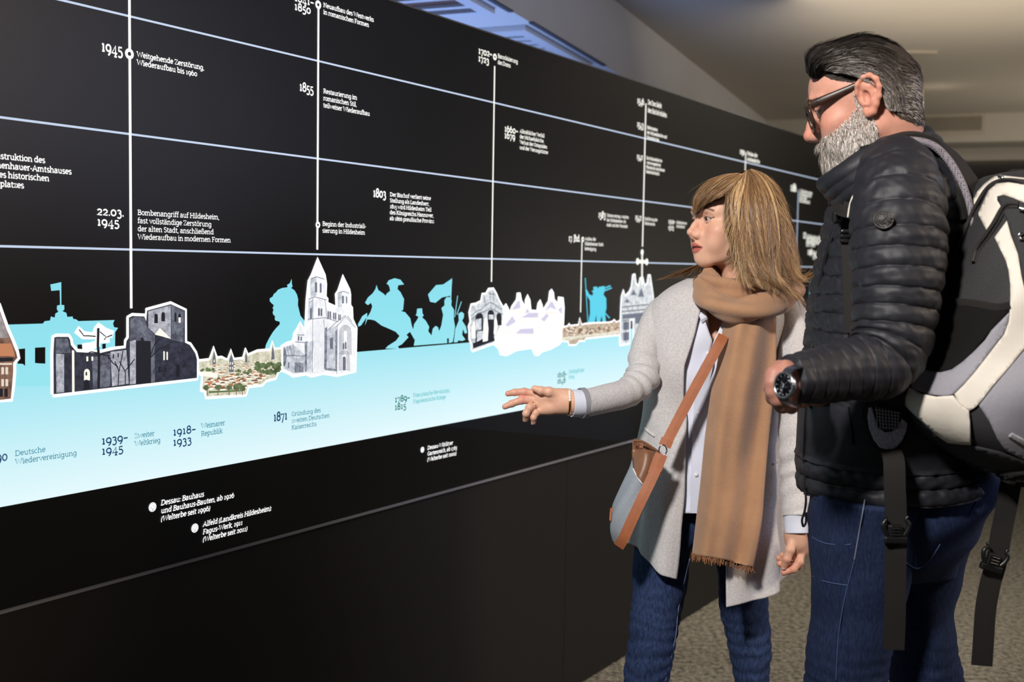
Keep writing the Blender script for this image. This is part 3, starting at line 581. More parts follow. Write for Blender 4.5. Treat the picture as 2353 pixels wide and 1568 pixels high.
def arch(x0, x1, y0, y1, n=7):
    cx, r = (x0 + x1) / 2, (x1 - x0) / 2; return [(x0, y1)] + [(cx + r * math.cos(t), y0 + r - r * 1.25 * math.sin(t)) for t in np.linspace(PI, 0, n)] + [(x1, y1)]
# ruined church
rn = picture('ruin_picture', c1([(447, 1308), (445, 960), (452, 830), (470, 824), (572, 824), (586, 850), (592, 892), (642, 952), (830, 962), (960, 932), (1055, 920), (1062, 860), (1082, 830), (1082, 662), (1112, 648), (1212, 652), (1228, 692), (1236, 602), (1435, 548), (1555, 602), (1555, 872), (1596, 892), (1642, 962), (1656, 1012), (1656, 1170), (1300, 1210)]), PG['stone_dark'], 'black and white picture of a ruined church')
lines('white_branch', [c1([(640, 760), (700, 810), (790, 815), (815, 760), (830, 735), (880, 780), (950, 805)]), c1([(690, 915), (760, 905), (820, 880), (835, 790), (850, 850), (920, 840)])], .016, .0016, M_white, rn)
fills('light_wall', [c1(p) for p in ([(1245, 608), (1435, 556), (1435, 845), (1300, 800), (1245, 745)], [(465, 965), (535, 970), (535, 1290), (470, 1296)], [(925, 950), (1060, 935), (1080, 1220), (940, 1240)], [(1090, 860), (1140, 850), (1140, 1220), (1090, 1225)])], .0022, PG['stone_light'], rn)
fills('mid_wall', [c1(p) for p in ([(1092, 668), (1150, 655), (1210, 662), (1235, 740), (1290, 800), (1285, 860), (1092, 850)], [(1440, 556), (1545, 606), (1545, 870), (1440, 850)], [(465, 838), (565, 838), (580, 900), (590, 960), (465, 960)], [(770, 1000), (925, 960), (925, 1240), (780, 1260)], [(1265, 800), (1300, 810), (1300, 1205), (1270, 1208)])], .0021, PG['stone_mid'], rn)
fills('white_gap', [c1(p) for p in ([(1300, 805), (1342, 748), (1435, 838)], [(600, 935), (620, 940), (622, 1288), (602, 1290)], arch(702, 752, 1100, 1190), arch(1372, 1384, 945, 1020), arch(1398, 1410, 950, 1018), [(722, 990), (738, 990), (738, 1030), (722, 1030)], [(765, 990), (780, 990), (780, 1025), (765, 1025)], arch(1500, 1518, 645, 705))], .0024, PK['cream'], rn)
fills('dark_window', [c1(p) for p in (arch(1295, 1325, 632, 708), arch(1355, 1385, 618, 692), arch(1466, 1482, 620, 695), arch(1498, 1520, 632, 660), arch(700, 745, 1190, 1268), arch(1480, 1510, 1060, 1160), [(1330, 1075), (1348, 1075), (1348, 1125), (1330, 1125)], [(1385, 1085), (1398, 1085), (1398, 1120), (1385, 1120)], [(905, 975), (916, 975), (916, 1012), (905, 1012)], [(945, 968), (955, 968), (955, 1005), (945, 1005)], [(985, 960), (995, 960), (995, 998), (985, 998)], arch(715, 728, 1120, 1150), [(1145, 860), (1265, 860), (1265, 1215), (1145, 1222)])], .0025, PK['black'], rn)
tr = [[(825, 1258), (828, 1000), (818, 900), (822, 750)], [(825, 960), (760, 950), (720, 970)], [(830, 970), (900, 980), (940, 1040), (990, 1080)], [(800, 820), (740, 815), (700, 815), (660, 762)], [(835, 780), (890, 825), (870, 850)], [(895, 825), (940, 808)], [(990, 1235), (995, 1110), (960, 1030)], [(995, 1120), (1020, 1000), (1030, 940)], [(1050, 1235), (1050, 1120), (1000, 1030)], [(1050, 1110), (1130, 1010)], [(1240, 1215), (1245, 1050), (1210, 900), (1190, 830)], [(1245, 1040), (1290, 900), (1340, 840)], [(1240, 1060), (1160, 980)], [(1250, 1010), (1330, 930), (1420, 890)]]
lines('bare_tree', [c1(p) for p in tr[:1] + tr[10:11]], .0058, .0027, PK['black'], rn); lines('bare_branch', [c1(p) for p in tr[1:10] + tr[11:]], .0022, .0027, PK['black'], rn)
# town panorama
tw_out = [(205, 1000), (300, 985), (330, 885), (350, 970), (395, 970), (450, 990), (475, 908), (495, 985), (580, 975), (600, 898), (615, 950), (700, 915), (810, 905), (825, 838), (838, 898), (900, 890), (900, 1065), (870, 1078), (850, 1130), (770, 1150), (740, 1185), (620, 1200), (600, 1270), (270, 1290), (262, 1240), (232, 1235), (242, 1110), (205, 1080)]
tw = picture('town_picture', c2(tw_out), PG['town'], 'coloured picture of an old town')
rs = random.Random(3); R1 = []; R2 = []; R3 = []; W_ = []
for k in range(230):
    v = rs.random() ** 1.3; y = 960 + v * 270; x = rs.uniform(215, 880 - max(0, (y - 1060)) * 1.6); sz = 5 + 20 * v
    if y < 985 + (x < 450) * 30 or (y > 1050 and x < 260): continue
    (R1 if rs.random() < .42 else R2).append(c2([(x - sz, y), (x - sz * .55, y - sz * .62), (x + sz * .6, y - sz * .68), (x + sz, y - sz * .1)]))
    W_.append(c2([(x - sz * .9, y), (x + sz * .9, y - sz * .1), (x + sz * .85, y + sz * .55), (x - sz * .85, y + sz * .6)]))
fills('house_wall', W_, .0022, PK['cream'], tw); fills('red_roof', R1, .0024, PK['roof'], tw); fills('brown_roof', R2, .0024, PK['brown'], tw)
fills('white_ground', [c2([(205, 1078), (360, 1090), (360, 1135), (250, 1120)])], .0026, PK['cream'], tw)
def blob(x, y, r, k): return [(x + r * (1 + .25 * math.sin(5 * t + k)) * math.cos(t), y + r * .8 * (1 + .25 * math.sin(4 * t + k)) * math.sin(t)) for t in np.linspace(0, 2 * PI, 12)[:-1]]
TB = [c2(blob(rs.uniform(690, 890), rs.uniform(1010, 1100), rs.uniform(14, 30), k)) for k in range(26)] + [c2(blob(rs.uniform(520, 640), rs.uniform(1070, 1110), 16, k)) for k in range(9)] + [c2(blob(rs.uniform(210, 340), rs.uniform(1050, 1075), 13, k)) for k in range(9)] + [c2(blob(x, 1215, 28, x)) for x in (265, 362, 458, 520, 570)] + [c2(blob(rs.uniform(500, 590), rs.uniform(1185, 1210), 14, k)) for k in range(5)]
fills('green_tree', TB, .0028, PG['tree'], tw); lines('tree_trunk', [c2([(x, 1215), (x + 2, 1280)]) for x in (272, 362, 456, 516, 568)], .002, .0029, PK['brown'], tw)
fills('hedge_strip', [c2([(285, 1245), (590, 1232), (590, 1245), (285, 1262)])], .0028, PK['green'], tw)
fills('church_spire', [c2(p) for p in ([(315, 1020), (318, 965), (330, 905), (342, 965), (345, 1015)], [(455, 1085), (458, 985), (475, 930), (492, 985), (495, 1085)], [(590, 1005), (592, 955), (600, 915), (608, 955), (610, 1000)], [(812, 980), (815, 920), (825, 860), (836, 920), (840, 975)])], .003, PK['grey'], tw)
fills('spire_window', [c2([(x - 4, y), (x + 4, y), (x + 4, y + 22), (x - 4, y + 22)]) for x, y in ((466, 1000), (484, 1000), (466, 1040), (484, 1040), (330, 980))], .0031, PK['cream'], tw)
# twin towered cathedral
ch = picture('cathedral_picture', c2([(912, 1060), (908, 872), (945, 852), (1000, 832), (1016, 762), (1036, 732), (1060, 675), (1085, 732), (1106, 792), (1120, 482), (1136, 322), (1162, 272), (1207, 134), (1262, 272), (1272, 342), (1268, 452), (1285, 472), (1286, 512), (1366, 540), (1366, 432), (1386, 402), (1420, 278), (1470, 396), (1476, 432), (1476, 522), (1492, 546), (1496, 642), (1530, 716), (1522, 1074), (1370, 1105), (1260, 1086), (1155, 1110), (1110, 1090), (1000, 1110), (970, 1086)]), PG['engrave'], 'grey engraved picture of a twin towered church')
fills('white_spire', [c2(p) for p in ([(1162, 276), (1207, 145), (1262, 280), (1210, 272)], [(1386, 404), (1420, 290), (1470, 398), (1420, 395)])], .0022, M_white, ch)
fills('shaded_wall', [c2(p) for p in ([(1145, 290), (1195, 275), (1195, 440), (1145, 460)], [(1375, 415), (1410, 400), (1410, 530), (1375, 540)], [(1130, 490), (1165, 470), (1165, 620), (1125, 660)], [(1110, 830), (1175, 820), (1150, 1090), (1105, 1080)], [(1280, 730), (1365, 690), (1365, 1075), (1285, 1060)], [(915, 880), (1000, 850), (1110, 950), (1110, 1085), (1000, 1095), (915, 1050)])], .0022, PG['engrave_mid'], ch)
fills('dark_wall', [c2(p) for p in ([(1262, 720), (1285, 700), (1282, 1050), (1260, 1060)], [(1095, 830), (1118, 820), (1112, 1080), (1100, 1085)], [(915, 900), (930, 880), (945, 950), (930, 1040), (915, 1030)], [(1355, 740), (1372, 720), (1368, 1070), (1355, 1050)], [(1010, 1000), (1085, 1010), (1085, 1085), (1010, 1090)], [(1265, 1045), (1370, 1060), (1370, 1078), (1265, 1068)])], .0024, PG['engrave_dark'], ch)
fills('arched_window', [c2(p) for p in (arch(1182, 1200, 325, 412), arch(1222, 1238, 335, 415), arch(1410, 1426, 440, 505), arch(1444, 1454, 445, 505), arch(1140, 1156, 545, 640), arch(1208, 1224, 545, 610), arch(1229, 1244, 548, 612), arch(1288, 1301, 570, 632), arch(1305, 1318, 572, 634), arch(1334, 1346, 582, 638), arch(1350, 1362, 584, 642), arch(1378, 1388, 595, 645), arch(1391, 1400, 598, 648), arch(1416, 1442, 955, 1070), arch(1415, 1430, 840, 892), arch(1434, 1448, 830, 890), arch(1038, 1050, 780, 820), arch(1060, 1072, 785, 820), [(1308, 800), (1334, 790), (1334, 888), (1308, 892)], arch(955, 965, 1000, 1050))], .0026, PK['grey'], ch)
lines('engraved_line', [c2(p) for p in [arch(1428 - r, 1448 + r, 740 - r, 940) for r in (8, 18, 28, 38)] + [arch(1412 - r, 1446 + r, 940 - r, 1072) for r in (6, 16, 26)] + [[(1120, 640), (1265, 625), (1380, 660)], [(1128, 470), (1180, 450), (1280, 475)], [(1365, 700), (1440, 615), (1525, 710)], [(1285, 735), (1365, 660), (1440, 605)], [(1165, 460), (1160, 1090)], [(1255, 640), (1262, 720)], [(1265, 470), (1285, 640)], [(1370, 680), (1366, 1100)], [(1455, 610), (1495, 660)], [(1015, 830), (1100, 835)], [(930, 950), (1000, 945), (1100, 950)], [(1145, 300), (1195, 280), (1260, 300)], [(1030, 770), (1090, 772)], [(1375, 420), (1420, 402), (1472, 420)]] + [[(920 + 25 * k, 870 - 6 * k), (935 + 25 * k, 940), (920 + 25 * k, 940)] for k in range(4)]], .0016, .0027, PK['grey'], ch)
lines('fine_hatching', [c2([(1180 + 10 * k, 650), (1178 + 10 * k, 1060 - 10 * (k % 3))]) for k in range(8)] + [c2([(1298 + 12 * k, 740 - 8 * k), (1298 + 12 * k, 1050)]) for k in range(5)] + [c2([(1378 + 9 * k, 720), (1376 + 9 * k, 900 + 30 * (k % 2))]) for k in range(4)], .0008, .0025, PK['soft'], ch)
# portal, town hall, town wall, gate, half timbered house
po_ = picture('portal_picture', c3([(1042, 900), (1042, 850), (1022, 800), (1022, 740), (1016, 700), (1032, 660), (1022, 582), (1036, 522), (1075, 517), (1120, 492), (1130, 432), (1160, 432), (1182, 392), (1220, 388), (1244, 432), (1264, 482), (1298, 542), (1308, 602), (1262, 740), (1232, 832)]), PG['grey_photo'], 'grey picture of a carved church portal', BW * 1.1)
fills('dark_arch', [c3(p) for p in (arch(1068, 1135, 590, 840), arch(1172, 1226, 565, 810), arch(1246, 1290, 590, 690), [(1046, 840), (1230, 800), (1230, 822), (1050, 885)])], .0022, PK['black'], po_)
fills('lit_wall', [c3(p) for p in ([(1070, 640), (1120, 630), (1120, 725), (1070, 735)], [(1180, 600), (1222, 600), (1222, 640), (1180, 640)], [(1080, 740), (1130, 735), (1135, 800), (1080, 830)])], .0023, PG['grey_photo'], po_)
fills('pale_statue', [c3(p) for p in ([(1130, 830), (1135, 700), (1148, 640), (1160, 612), (1170, 640), (1178, 720), (1172, 820)], [(1222, 760), (1228, 660), (1238, 615), (1250, 650), (1256, 700), (1240, 770)], [(1036, 800), (1040, 700), (1055, 650), (1068, 700), (1070, 800)])], .0025, PK['cream'], po_)
lines('carved_moulding', [c3(p) for p in ([(1035, 610), (1075, 570), (1120, 555), (1150, 520), (1195, 495), (1240, 520), (1290, 560)], [(1035, 640), (1090, 590), (1140, 575), (1195, 545), (1250, 575), (1300, 600)], [(1140, 440), (1150, 500)], [(1195, 400), (1190, 480)], [(1215, 400), (1222, 480)], [(1180, 420), (1232, 430)])], .0024, .0026, PK['grey'], po_)
cs = picture('town_hall_picture', c3([(1232, 840), (1232, 782), (1282, 690), (1302, 612), (1312, 542), (1326, 522), (1345, 562), (1362, 590), (1380, 540), (1420, 482), (1426, 428), (1444, 428), (1456, 492), (1490, 540), (1496, 482), (1510, 444), (1525, 482), (1536, 572), (1590, 577), (1602, 512), (1615, 488), (1630, 532), (1640, 572), (1690, 492), (1700, 412), (1712, 398), (1724, 420), (1732, 482), (1766, 512), (1772, 462), (1808, 466), (1814, 542), (1804, 800), (1780, 838), (1700, 880), (1632, 900), (1600, 932), (1572, 928), (1550, 870), (1420, 888), (1332, 932), (1282, 922), (1272, 880)]), PG['ivory'], 'almost white picture of a turreted town hall', BW * 1.1)
fills('lilac_roof', [c3(p) for p in ([(1375, 560), (1428, 485), (1442, 480), (1448, 545)], [(1650, 575), (1705, 490), (1720, 490), (1755, 560), (1700, 540)], [(1320, 690), (1380, 610), (1410, 660), (1345, 700)], [(1455, 625), (1520, 585), (1600, 582), (1600, 625)], [(1620, 640), (1670, 590), (1690, 610), (1650, 660)], [(1485, 590), (1508, 545), (1525, 580)], [(1405, 760), (1450, 720), (1560, 715), (1560, 760)], [(1765, 560), (1800, 530), (1800, 600)])], .0022, PK['lilac'], cs)
fills('pale_window', [c3([(x, y), (x + 7, y), (x + 7, y + 16), (x, y + 16)]) for x, y in [(1425 + 20 * k, 570 - k) for k in range(3)] + [(1670 + 16 * k, 575) for k in range(5)] + [(1455 + 20 * k, 665) for k in range(7)] + [(1440 + 22 * k, 800) for k in range(6)] + [(1330 + 18 * k, 740) for k in range(4)] + [(1650 + 22 * k, 760 - 4 * k) for k in range(6)] + [(1300, 640), (1300, 700), (1600, 640), (1600, 700), (1600, 780), (1650, 690), (1700, 680), (1750, 670)]], .0023, PK['beige'], cs)
lines('pale_outline', [c3(p) for p in ([(1370, 570), (1480, 555)], [(1425, 645), (1600, 635)], [(1405, 770), (1570, 762)], [(1285, 690), (1300, 900)], [(1340, 700), (1345, 900)], [(1575, 760), (1580, 920)], [(1625, 600), (1630, 890)], [(1590, 600), (1592, 760)], [(1690, 590), (1690, 860)], [(1760, 600), (1765, 830)], [(1640, 590), (1760, 575)])], .0018, .0024, PK['beige'], cs)
tl = picture('town_wall_picture', c3([(1802, 715), (1850, 702), (1860, 682), (1870, 700), (1940, 692), (1950, 634), (1965, 690), (2000, 682), (2080, 676), (2200, 672), (2230, 662), (2240, 648), (2260, 670), (2290, 652), (2290, 765), (2090, 785), (2000, 795), (1990, 815), (1945, 815), (1920, 848), (1862, 850), (1855, 820), (1802, 818)]), PG['mosaic'], 'brown coloured strip picture of a walled town', BW * .9)
fills('little_house', [c3([(x - s, y), (x, y - s), (x + s, y), (x + s * .8, y + s), (x - s * .8, y + s)]) for x, y, s in [(rs.uniform(1815, 2280), rs.uniform(705, 765), rs.uniform(5, 11)) for _ in range(60)]], .0023, PK['brown'], tl)
fills('pale_house', [c3([(x - s, y), (x, y - s), (x + s, y), (x + s * .8, y + s), (x - s * .8, y + s)]) for x, y, s in [(rs.uniform(1815, 2280), rs.uniform(705, 770), rs.uniform(5, 9)) for _ in range(50)]], .0025, PK['beige'], tl)
fills('green_meadow', [c3([(1805, 790), (2000, 770), (2285, 735), (2285, 762), (2000, 790), (1860, 815), (1805, 815)])], .0024, PG['town'], tl)
gt = picture('cathedral_gate_picture', c4([(942, 498), (942, 430), (948, 250), (952, 182), (962, 142), (975, 182), (1004, 152), (1018, 118), (1027, 40), (1038, 36), (1046, 98), (1064, 112), (1075, 62), (1092, 62), (1104, 112), (1122, 96), (1130, 42), (1140, 42), (1150, 110), (1160, 180), (1170, 490), (1030, 490), (1030, 330), (1005, 330), (1002, 490)]), PG['grey_photo'], 'grey picture of an ornate gate with a cross', BW * 1.2)
def disc2(px, py, r, n=14):
    s, h = wl(px, py); return np.array([(s + r * math.cos(t), h + r * math.sin(t)) for t in np.linspace(0, 2 * PI, n, endpoint=False)]), [tuple(range(n))]
V, F = merge_meshes([(np.array(ribbon2(wl_list(p), .012)[0]), ribbon2(wl_list(p), .012)[1]) for p in ([(1474.5, 580), (1474, 655)], [(1464, 601.3), (1485, 602)])] + [disc2(1474.5, 580, .0115), disc2(1464, 601, .0125), disc2(1485, 602, .0125), disc2(1474.3, 640, .0105), disc2(1474.3, 601.6, .011)])
flat('white_cross', V, F, .0022, M_cream, gt)
line('cross_core', [(1474.5, 580), (1474, 650)], .0022, .0026, PK['soft'], gt); line('cross_arm_core', [(1465, 601.4), (1484, 602)], .0022, .0026, PK['soft'], gt)
fills('dome_shade', [c4(p) for p in ([(970, 220), (985, 190), (1005, 220)], [(1010, 170), (1030, 130), (1050, 170)], [(1060, 180), (1080, 120), (1100, 180)], [(955, 300), (1150, 280), (1150, 310), (955, 330)], [(960, 350), (1000, 345), (1000, 400), (960, 405)], [(960, 420), (1000, 415), (1000, 470), (960, 475)], [(1040, 320), (1080, 310), (1080, 360), (1040, 360)])], .0023, PK['grey'], gt)
lines('gate_line', [c4(p) for p in ([(950, 250), (1150, 230)], [(950, 280), (1150, 262)], [(955, 340), (1000, 336)], [(975, 340), (978, 490)], [(1020, 240), (1020, 270)], [(1060, 235), (1060, 265)], [(990, 245), (990, 275)])], .003, .0026, PK['black'], gt)
tm = picture('timber_house_picture', c1([(-120, 500), (-20, 560), (8, 645), (50, 760), (90, 850), (130, 952), (142, 1000), (106, 1042), (106, 1120), (96, 1240), (86, 1346), (-120, 1368)]), PG['timber'], 'brown picture of a half timbered house at the left edge')
fills('grey_roof', [c1([(-110, 520), (-22, 575), (5, 655), (60, 800), (70, 830), (-110, 840)])], .0022, PG['roof_grey'], tm)
fills('roof_tiles', [c1([(-110, 880), (85, 880), (115, 960), (120, 990), (-110, 980)])], .0022, PK['roof'], tm)
fills('pale_infill', [c1([(x, y), (x + 22, y), (x + 22, y + 60), (x, y + 60)]) for y in (1080, 1180) for x in (-100, -65, -30, 5, 40)] + [c1([(-110, 1045), (95, 1045), (95, 1060), (-110, 1060)])], .0023, PK['beige'], tm)
fills('dark_window', [c1([(x, 1260), (x + 28, 1260), (x + 28, 1330), (x, 1330)]) for x in (-90, -50, -10, 30)] + [c1([(-110, 1000), (110, 1000), (100, 1030), (-110, 1035)])], .0024, PK['black'], tm)
# ------------------------------------------------------------------ people: shared builders
def basis(yaw, pitch, roll=0):
    """columns: subject's right, forward, up; yaw 0 faces the camera, 90 faces picture left"""
    y, p, r = map(math.radians, (yaw, pitch, roll))
    f = np.array([-math.sin(y) * math.cos(p), -math.cos(y) * math.cos(p), -math.sin(p)])
    rt = np.cross(f, (0, 0, 1)); rt /= np.linalg.norm(rt); u = np.cross(rt, f)
    rt2 = rt * math.cos(r) + u * math.sin(r); u2 = -rt * math.sin(r) + u * math.cos(r)
    return np.stack([rt2, f, u2], 1)
def face_sdf(male):
    s = SDF(); e = s.ell; c = s.cap; w = 1.06 if male else 1.0
    e((0, -.010, .030), (.075 * w, .094, .086), .01) if not male else e((0, -.008, .022), (.0765, .088, .078), .01); e((0, .030, .030), (.064 * w, .064, .066), .03)
    e((0, .018, -.040), (.058 * w, .066, .066), .03)
    for q in (-1, 1):
        c((q * .054 * w, -.004, -.055), (q * .018, .066, -.091), .014, .013, .025)          # jaw
        e((q * .043 * w, .058, -.026), (.021, .024, .018), .022)                            # cheek bone
        e((q * .036, .064, -.052), (.020, .022, .024), .02)                                 # cheek
        s.chain([(q * .047, .070, .016), (q * .030, .083, .021), (q * .010, .087, .016)], [.008, .0085, .008] if male else [.006, .0065, .007], .014)
    e((0, .074, -.091), (.022 if male else .016, .020, .016), .02); e((0, .070, -.063), (.030, .027, .026), .02)
    for q in (-1, 1): e((q * .031, .100, .000), (.0185, .018, .0125), .014, sub=True)          # eye sockets
    for q in (-1, 1):
        e((q * .031, .0715, -.0005), (.0152, .0142, .0135), .004)                              # lid mound
    s.chain([(0, .087, .008), (0, .100, -.014), (0, .1105, -.028 if not male else -.031)], [.0054, .0058, .0072] if not male else [.0078, .0085, .0098], .010)
    e((0, .1095, -.0315 if not male else -.0345), (.0088, .0084, .0076) if not male else (.0115, .0098, .009), .006)
    for q in (-1, 1):
        e((q * .0108, .0985, -.0385), (.0066, .0100, .0066) if not male else (.009, .012, .0085), .006)
        s.chain([(q * .013, .094, -.030), (q * .017, .082, -.040)], [.006, .005], .012)
        e((q * .0062, .1040, -.0470), (.0034, .0062, .0036), .003, sub=True)                   # nostrils
    c((0, .1065, -.041), (0, .0955, -.0465), .0038, .0042, .005)
    # mouth
    s.chain([(-.0250, .0765, -.0660), (-.012, .0920, -.0615), (-.004, .0965, -.0595), (0, .0962, -.0605), (.004, .0965, -.0595), (.012, .0920, -.0615), (.0250, .0765, -.0660)], [.0028, .0050, .0058, .0054, .0058, .0050, .0028], .004)
    s.chain([(-.0245, .0765, -.0670), (-.011, .0905, -.0705), (0, .0935, -.0715), (.011, .0905, -.0705), (.0245, .0765, -.0670)], [.0030, .0064, .0074, .0064, .0030], .004)
    s.chain([(-.0255, .0820, -.0665), (-.010, .0975, -.0655), (0, .1010, -.0652), (.010, .0975, -.0655), (.0255, .0820, -.0665)], [.0012, .0022, .0024, .0022, .0012] if not male else .0012, .003, sub=True)
    for q in (-1, 1):                                                                          # eye opening
        s.chain([(q * .0215, .0925, -.0015), (q * .027, .0940, .0000), (q * .033, .0930, .0006), (q * .0400, .0885, -.0002)], [.0009, .0023, .0025, .0012], .0018, sub=True)
        s.chain([(q * .0190, .0840, .0020), (q * .026, .0873, .0062), (q * .034, .0868, .0068), (q * .0425, .0800, .0025)], [.0016, .0020, .0022, .0018], .003)   # upper lid fold
        s.chain([(q * .0200, .0840, -.0040), (q * .030, .0862, -.0068), (q * .0415, .0800, -.0030)], [.0014, .0017, .0014], .003)
    return s
def ear_prims(s, q, w, k=.004):
    """helix, antihelix, lobe and bowl of one ear on the side q, standing off the head"""
    X = lambda y, z, o: (q * (.0735 * w + o), y, z)
    hx = [X(.010, -.004, .002), X(.012, .008, .007), X(.008, .021, .013), X(-.003, .030, .018), X(-.015, .030, .021), X(-.024, .021, .022), X(-.026, .007, .021), X(-.022, -.009, .018), X(-.014, -.020, .014)]
    s.chain(hx, [.0034, .0038, .004, .0042, .0042, .0042, .0040, .0038, .004], k)
    s.chain([X(-.014, -.020, .013), X(-.006, -.030, .009), X(.001, -.031, .006), X(.005, -.022, .003)], [.0055, .0062, .0062, .005], .005)
    s.chain([X(-.003, .018, .013), X(-.014, .013, .015), X(-.017, .001, .014), X(-.011, -.013, .011), X(-.003, -.017, .009)], [.0035, .0038, .0040, .004, .0035], k)
    s.cap(X(-.008, .012, .0085), X(-.010, -.010, .0085), .012, .010, .006); s.cap(X(-.006, -.002, .004), X(-.006, -.006, .004), .013, .012, .006)
    s.ell(X(-.001, -.004, .0155), (.0075, .0075, .011), .004, sub=True)                        # bowl
    s.cap(X(.008, -.008, .006), X(.006, -.014, .007), .0042, .0038, .005)                      # tragus
def xf(V, B, o): return V @ B.T + np.array(o)
def finger_chain(s, pts, r0, r1, k=.0025):
    n = len(pts); rr = np.linspace(r0, r1, n); s.chain(pts, list(rr), k)
    for p, r in list(zip(pts, rr))[1:-1]: s.ell(p, (r * 1.06,) * 3, k)
    return s
def v3(p): return np.array(tuple(p), float)
def W(px, py, Y): return v3(at(px, py, Y))
def smooth_mesh(V, F, it=1, lam=.5):
    for _ in range(it):
        S_ = np.zeros_like(V); n = np.zeros(len(V))
        for a in range(F.shape[1]):
            b = (a + 1) % F.shape[1]; np.add.at(S_, F[:, a], V[F[:, b]]); np.add.at(n, F[:, a], 1); np.add.at(S_, F[:, b], V[F[:, a]]); np.add.at(n, F[:, b], 1)
        V = V + lam * (S_ / n[:, None] - V)
    return V
def mixc(C, col, w):
    C[:] = C * (1 - w[:, None]) + np.array(lin(col)) * w[:, None]
def seg_d(P, a, b):
    a, b = np.array(a, float), np.array(b, float); ab = b - a; t = np.clip((P - a) @ ab / (ab @ ab), 0, 1); return np.linalg.norm(P - a - t[:, None] * ab, axis=1)
def chain_d(P, pts): return np.min([seg_d(P, pts[i], pts[i + 1]) for i in range(len(pts) - 1)], 0)
def sstep(x, a, b): t = np.clip((x - a) / (b - a), 0, 1); return t * t * (3 - 2 * t)
def ribbons(name, paths, width, m, parent, colors=None, normals=None, taper=.15):
    """hair: flat tapering strands; paths (n, k, 3), normals point away from the head"""
    P = np.asarray(paths); n, k = P.shape[:2]; T = np.gradient(P, axis=1); T /= np.linalg.norm(T, axis=2, keepdims=True) + 1e-12
    N = np.asarray(normals); N = N[:, None] * np.ones((1, k, 1)) if N.ndim == 2 else N
    B = np.cross(T, N); B /= np.linalg.norm(B, axis=2, keepdims=True) + 1e-12
    w = (np.asarray(width) * np.ones(n))[:, None] * (1 - (1 - taper) * np.linspace(0, 1, k) ** 2)[None] / 2
    A_ = P + B * w[..., None]; C_2 = P - B * w[..., None]; V = np.stack([A_, C_2], 2).reshape(-1, 3)
    b = (np.arange(n)[:, None] * k + np.arange(k - 1)[None]) * 2; F = np.stack([b, b + 1, b + 3, b + 2], -1).reshape(-1, 4)
    c = np.repeat(colors, 2 * k, 0) if colors is not None and len(colors) == n else (np.repeat(colors.reshape(-1, 3), 2, 0) if colors is not None else None)
    o = mesh_obj(name, V, F, m, parent, True, True, c); return o
def hair_mat(name, rough=.42, spec=.35):
    m = mat(name, (120, 90, 60), rough, spec, vcol=True); m.node_tree.nodes['Principled BSDF'].inputs['Anisotropic'].default_value = .5; return m
def rings_lookup(R):
    """R rows: py, left px, right px, Y, b -> function of py giving world centre, a, b, px centre and px half width"""
    R = np.array(R, float); ys = R[:, 0]
    # smooth monotone lookup through a dense Catmull-Rom table
    D = catmull(R, 40 * len(R)); o = np.argsort(D[:, 0]); D = D[o]
    def f(y):
        g = lambda j: np.interp(y, D[:, 0], D[:, j]); return g(1), g(2), g(3), g(4)
    return f
def px_world(px, py, Y):
    """vectorised pixel + depth -> world"""
    x = (np.asarray(px) - W_PX / 2) / F_PX; y = (np.asarray(py) - H_PX / 2) / F_PX
    d = np.array(CF)[None] + x.reshape(-1, 1) * np.array(CX)[None] - y.reshape(-1, 1) * np.array(CU)[None]
    t = np.asarray(Y).reshape(-1) / d[:, 1]; return (np.array(CAM)[None] + d * t[:, None]).reshape(*np.shape(px), 3)
def sheet(R, edgeL, edgeR, ytop, hem, nu, nv, off=0.0, fold=None, squarish=2.0, plain=False):
    """garment sheet round the body: from edgeL (px by py) round the back to edgeR; hem(phi, u) gives the lower py"""
    f = rings_lookup(R); u = np.linspace(0, 1, nu)[None]; v = np.linspace(0, 1, nv)[:, None]
    if plain: phi0 = -PI / 2 + 0 * u; span = -2 * PI
    yh = hem(u); yt = ytop(u) if callable(ytop) else ytop + 0 * u; y = yt + (yh - yt) * v + 0 * u
    L, Rr, Y, b = f(y); c = (L + Rr) / 2; a = (Rr - L) / 2
    xl = np.clip((np.interp(y, *zip(*edgeL)) - c) / a, -.995, .995); xr = np.clip((np.interp(y, *zip(*edgeR)) - c) / a, -.995, .995)
    p0 = -np.arccos(xl); p1 = -np.arccos(xr) - 2 * PI; phi = p0 + (p1 - p0) * u
    cs, sn = np.cos(phi), np.sin(phi)
    if squarish != 2: e = 2 / squarish; cs = np.sign(cs) * np.abs(cs) ** e; sn = np.sign(sn) * np.abs(sn) ** e
    dr = off + (fold(phi, y, u, v) if fold else 0)
    Yd = Y + (b + dr) * sn; return px_world(c + (a + dr * F_PX / Y) * cs, y, Yd), phi, y
def ring_loft(R, nu, nv, off=0, fold=None, squarish=2.0, y0=None, y1=None):
    f = rings_lookup(R); y = np.linspace(R[0][0] if y0 is None else y0, R[-1][0] if y1 is None else y1, nv)[:, None] + np.zeros((1, nu)); phi = np.linspace(0, 2 * PI, nu, endpoint=False)[None] + 0 * y
    L, Rr, Y, b = f(y); c = (L + Rr) / 2; am = (Rr - L) / 2 * Y / F_PX; cs, sn = np.cos(phi), np.sin(phi)
    if squarish != 2: e = 2 / squarish; cs = np.sign(cs) * np.abs(cs) ** e; sn = np.sign(sn) * np.abs(sn) ** e
    dr = off + (fold(phi, y) if fold else 0); am = (Rr - L) / 2 * Y / F_PX; G = px_world(c, y, Y); Yd = Y + (b + dr) * sn; G[..., 0] += (am + dr) * cs; G[..., 1] = Yd; return G
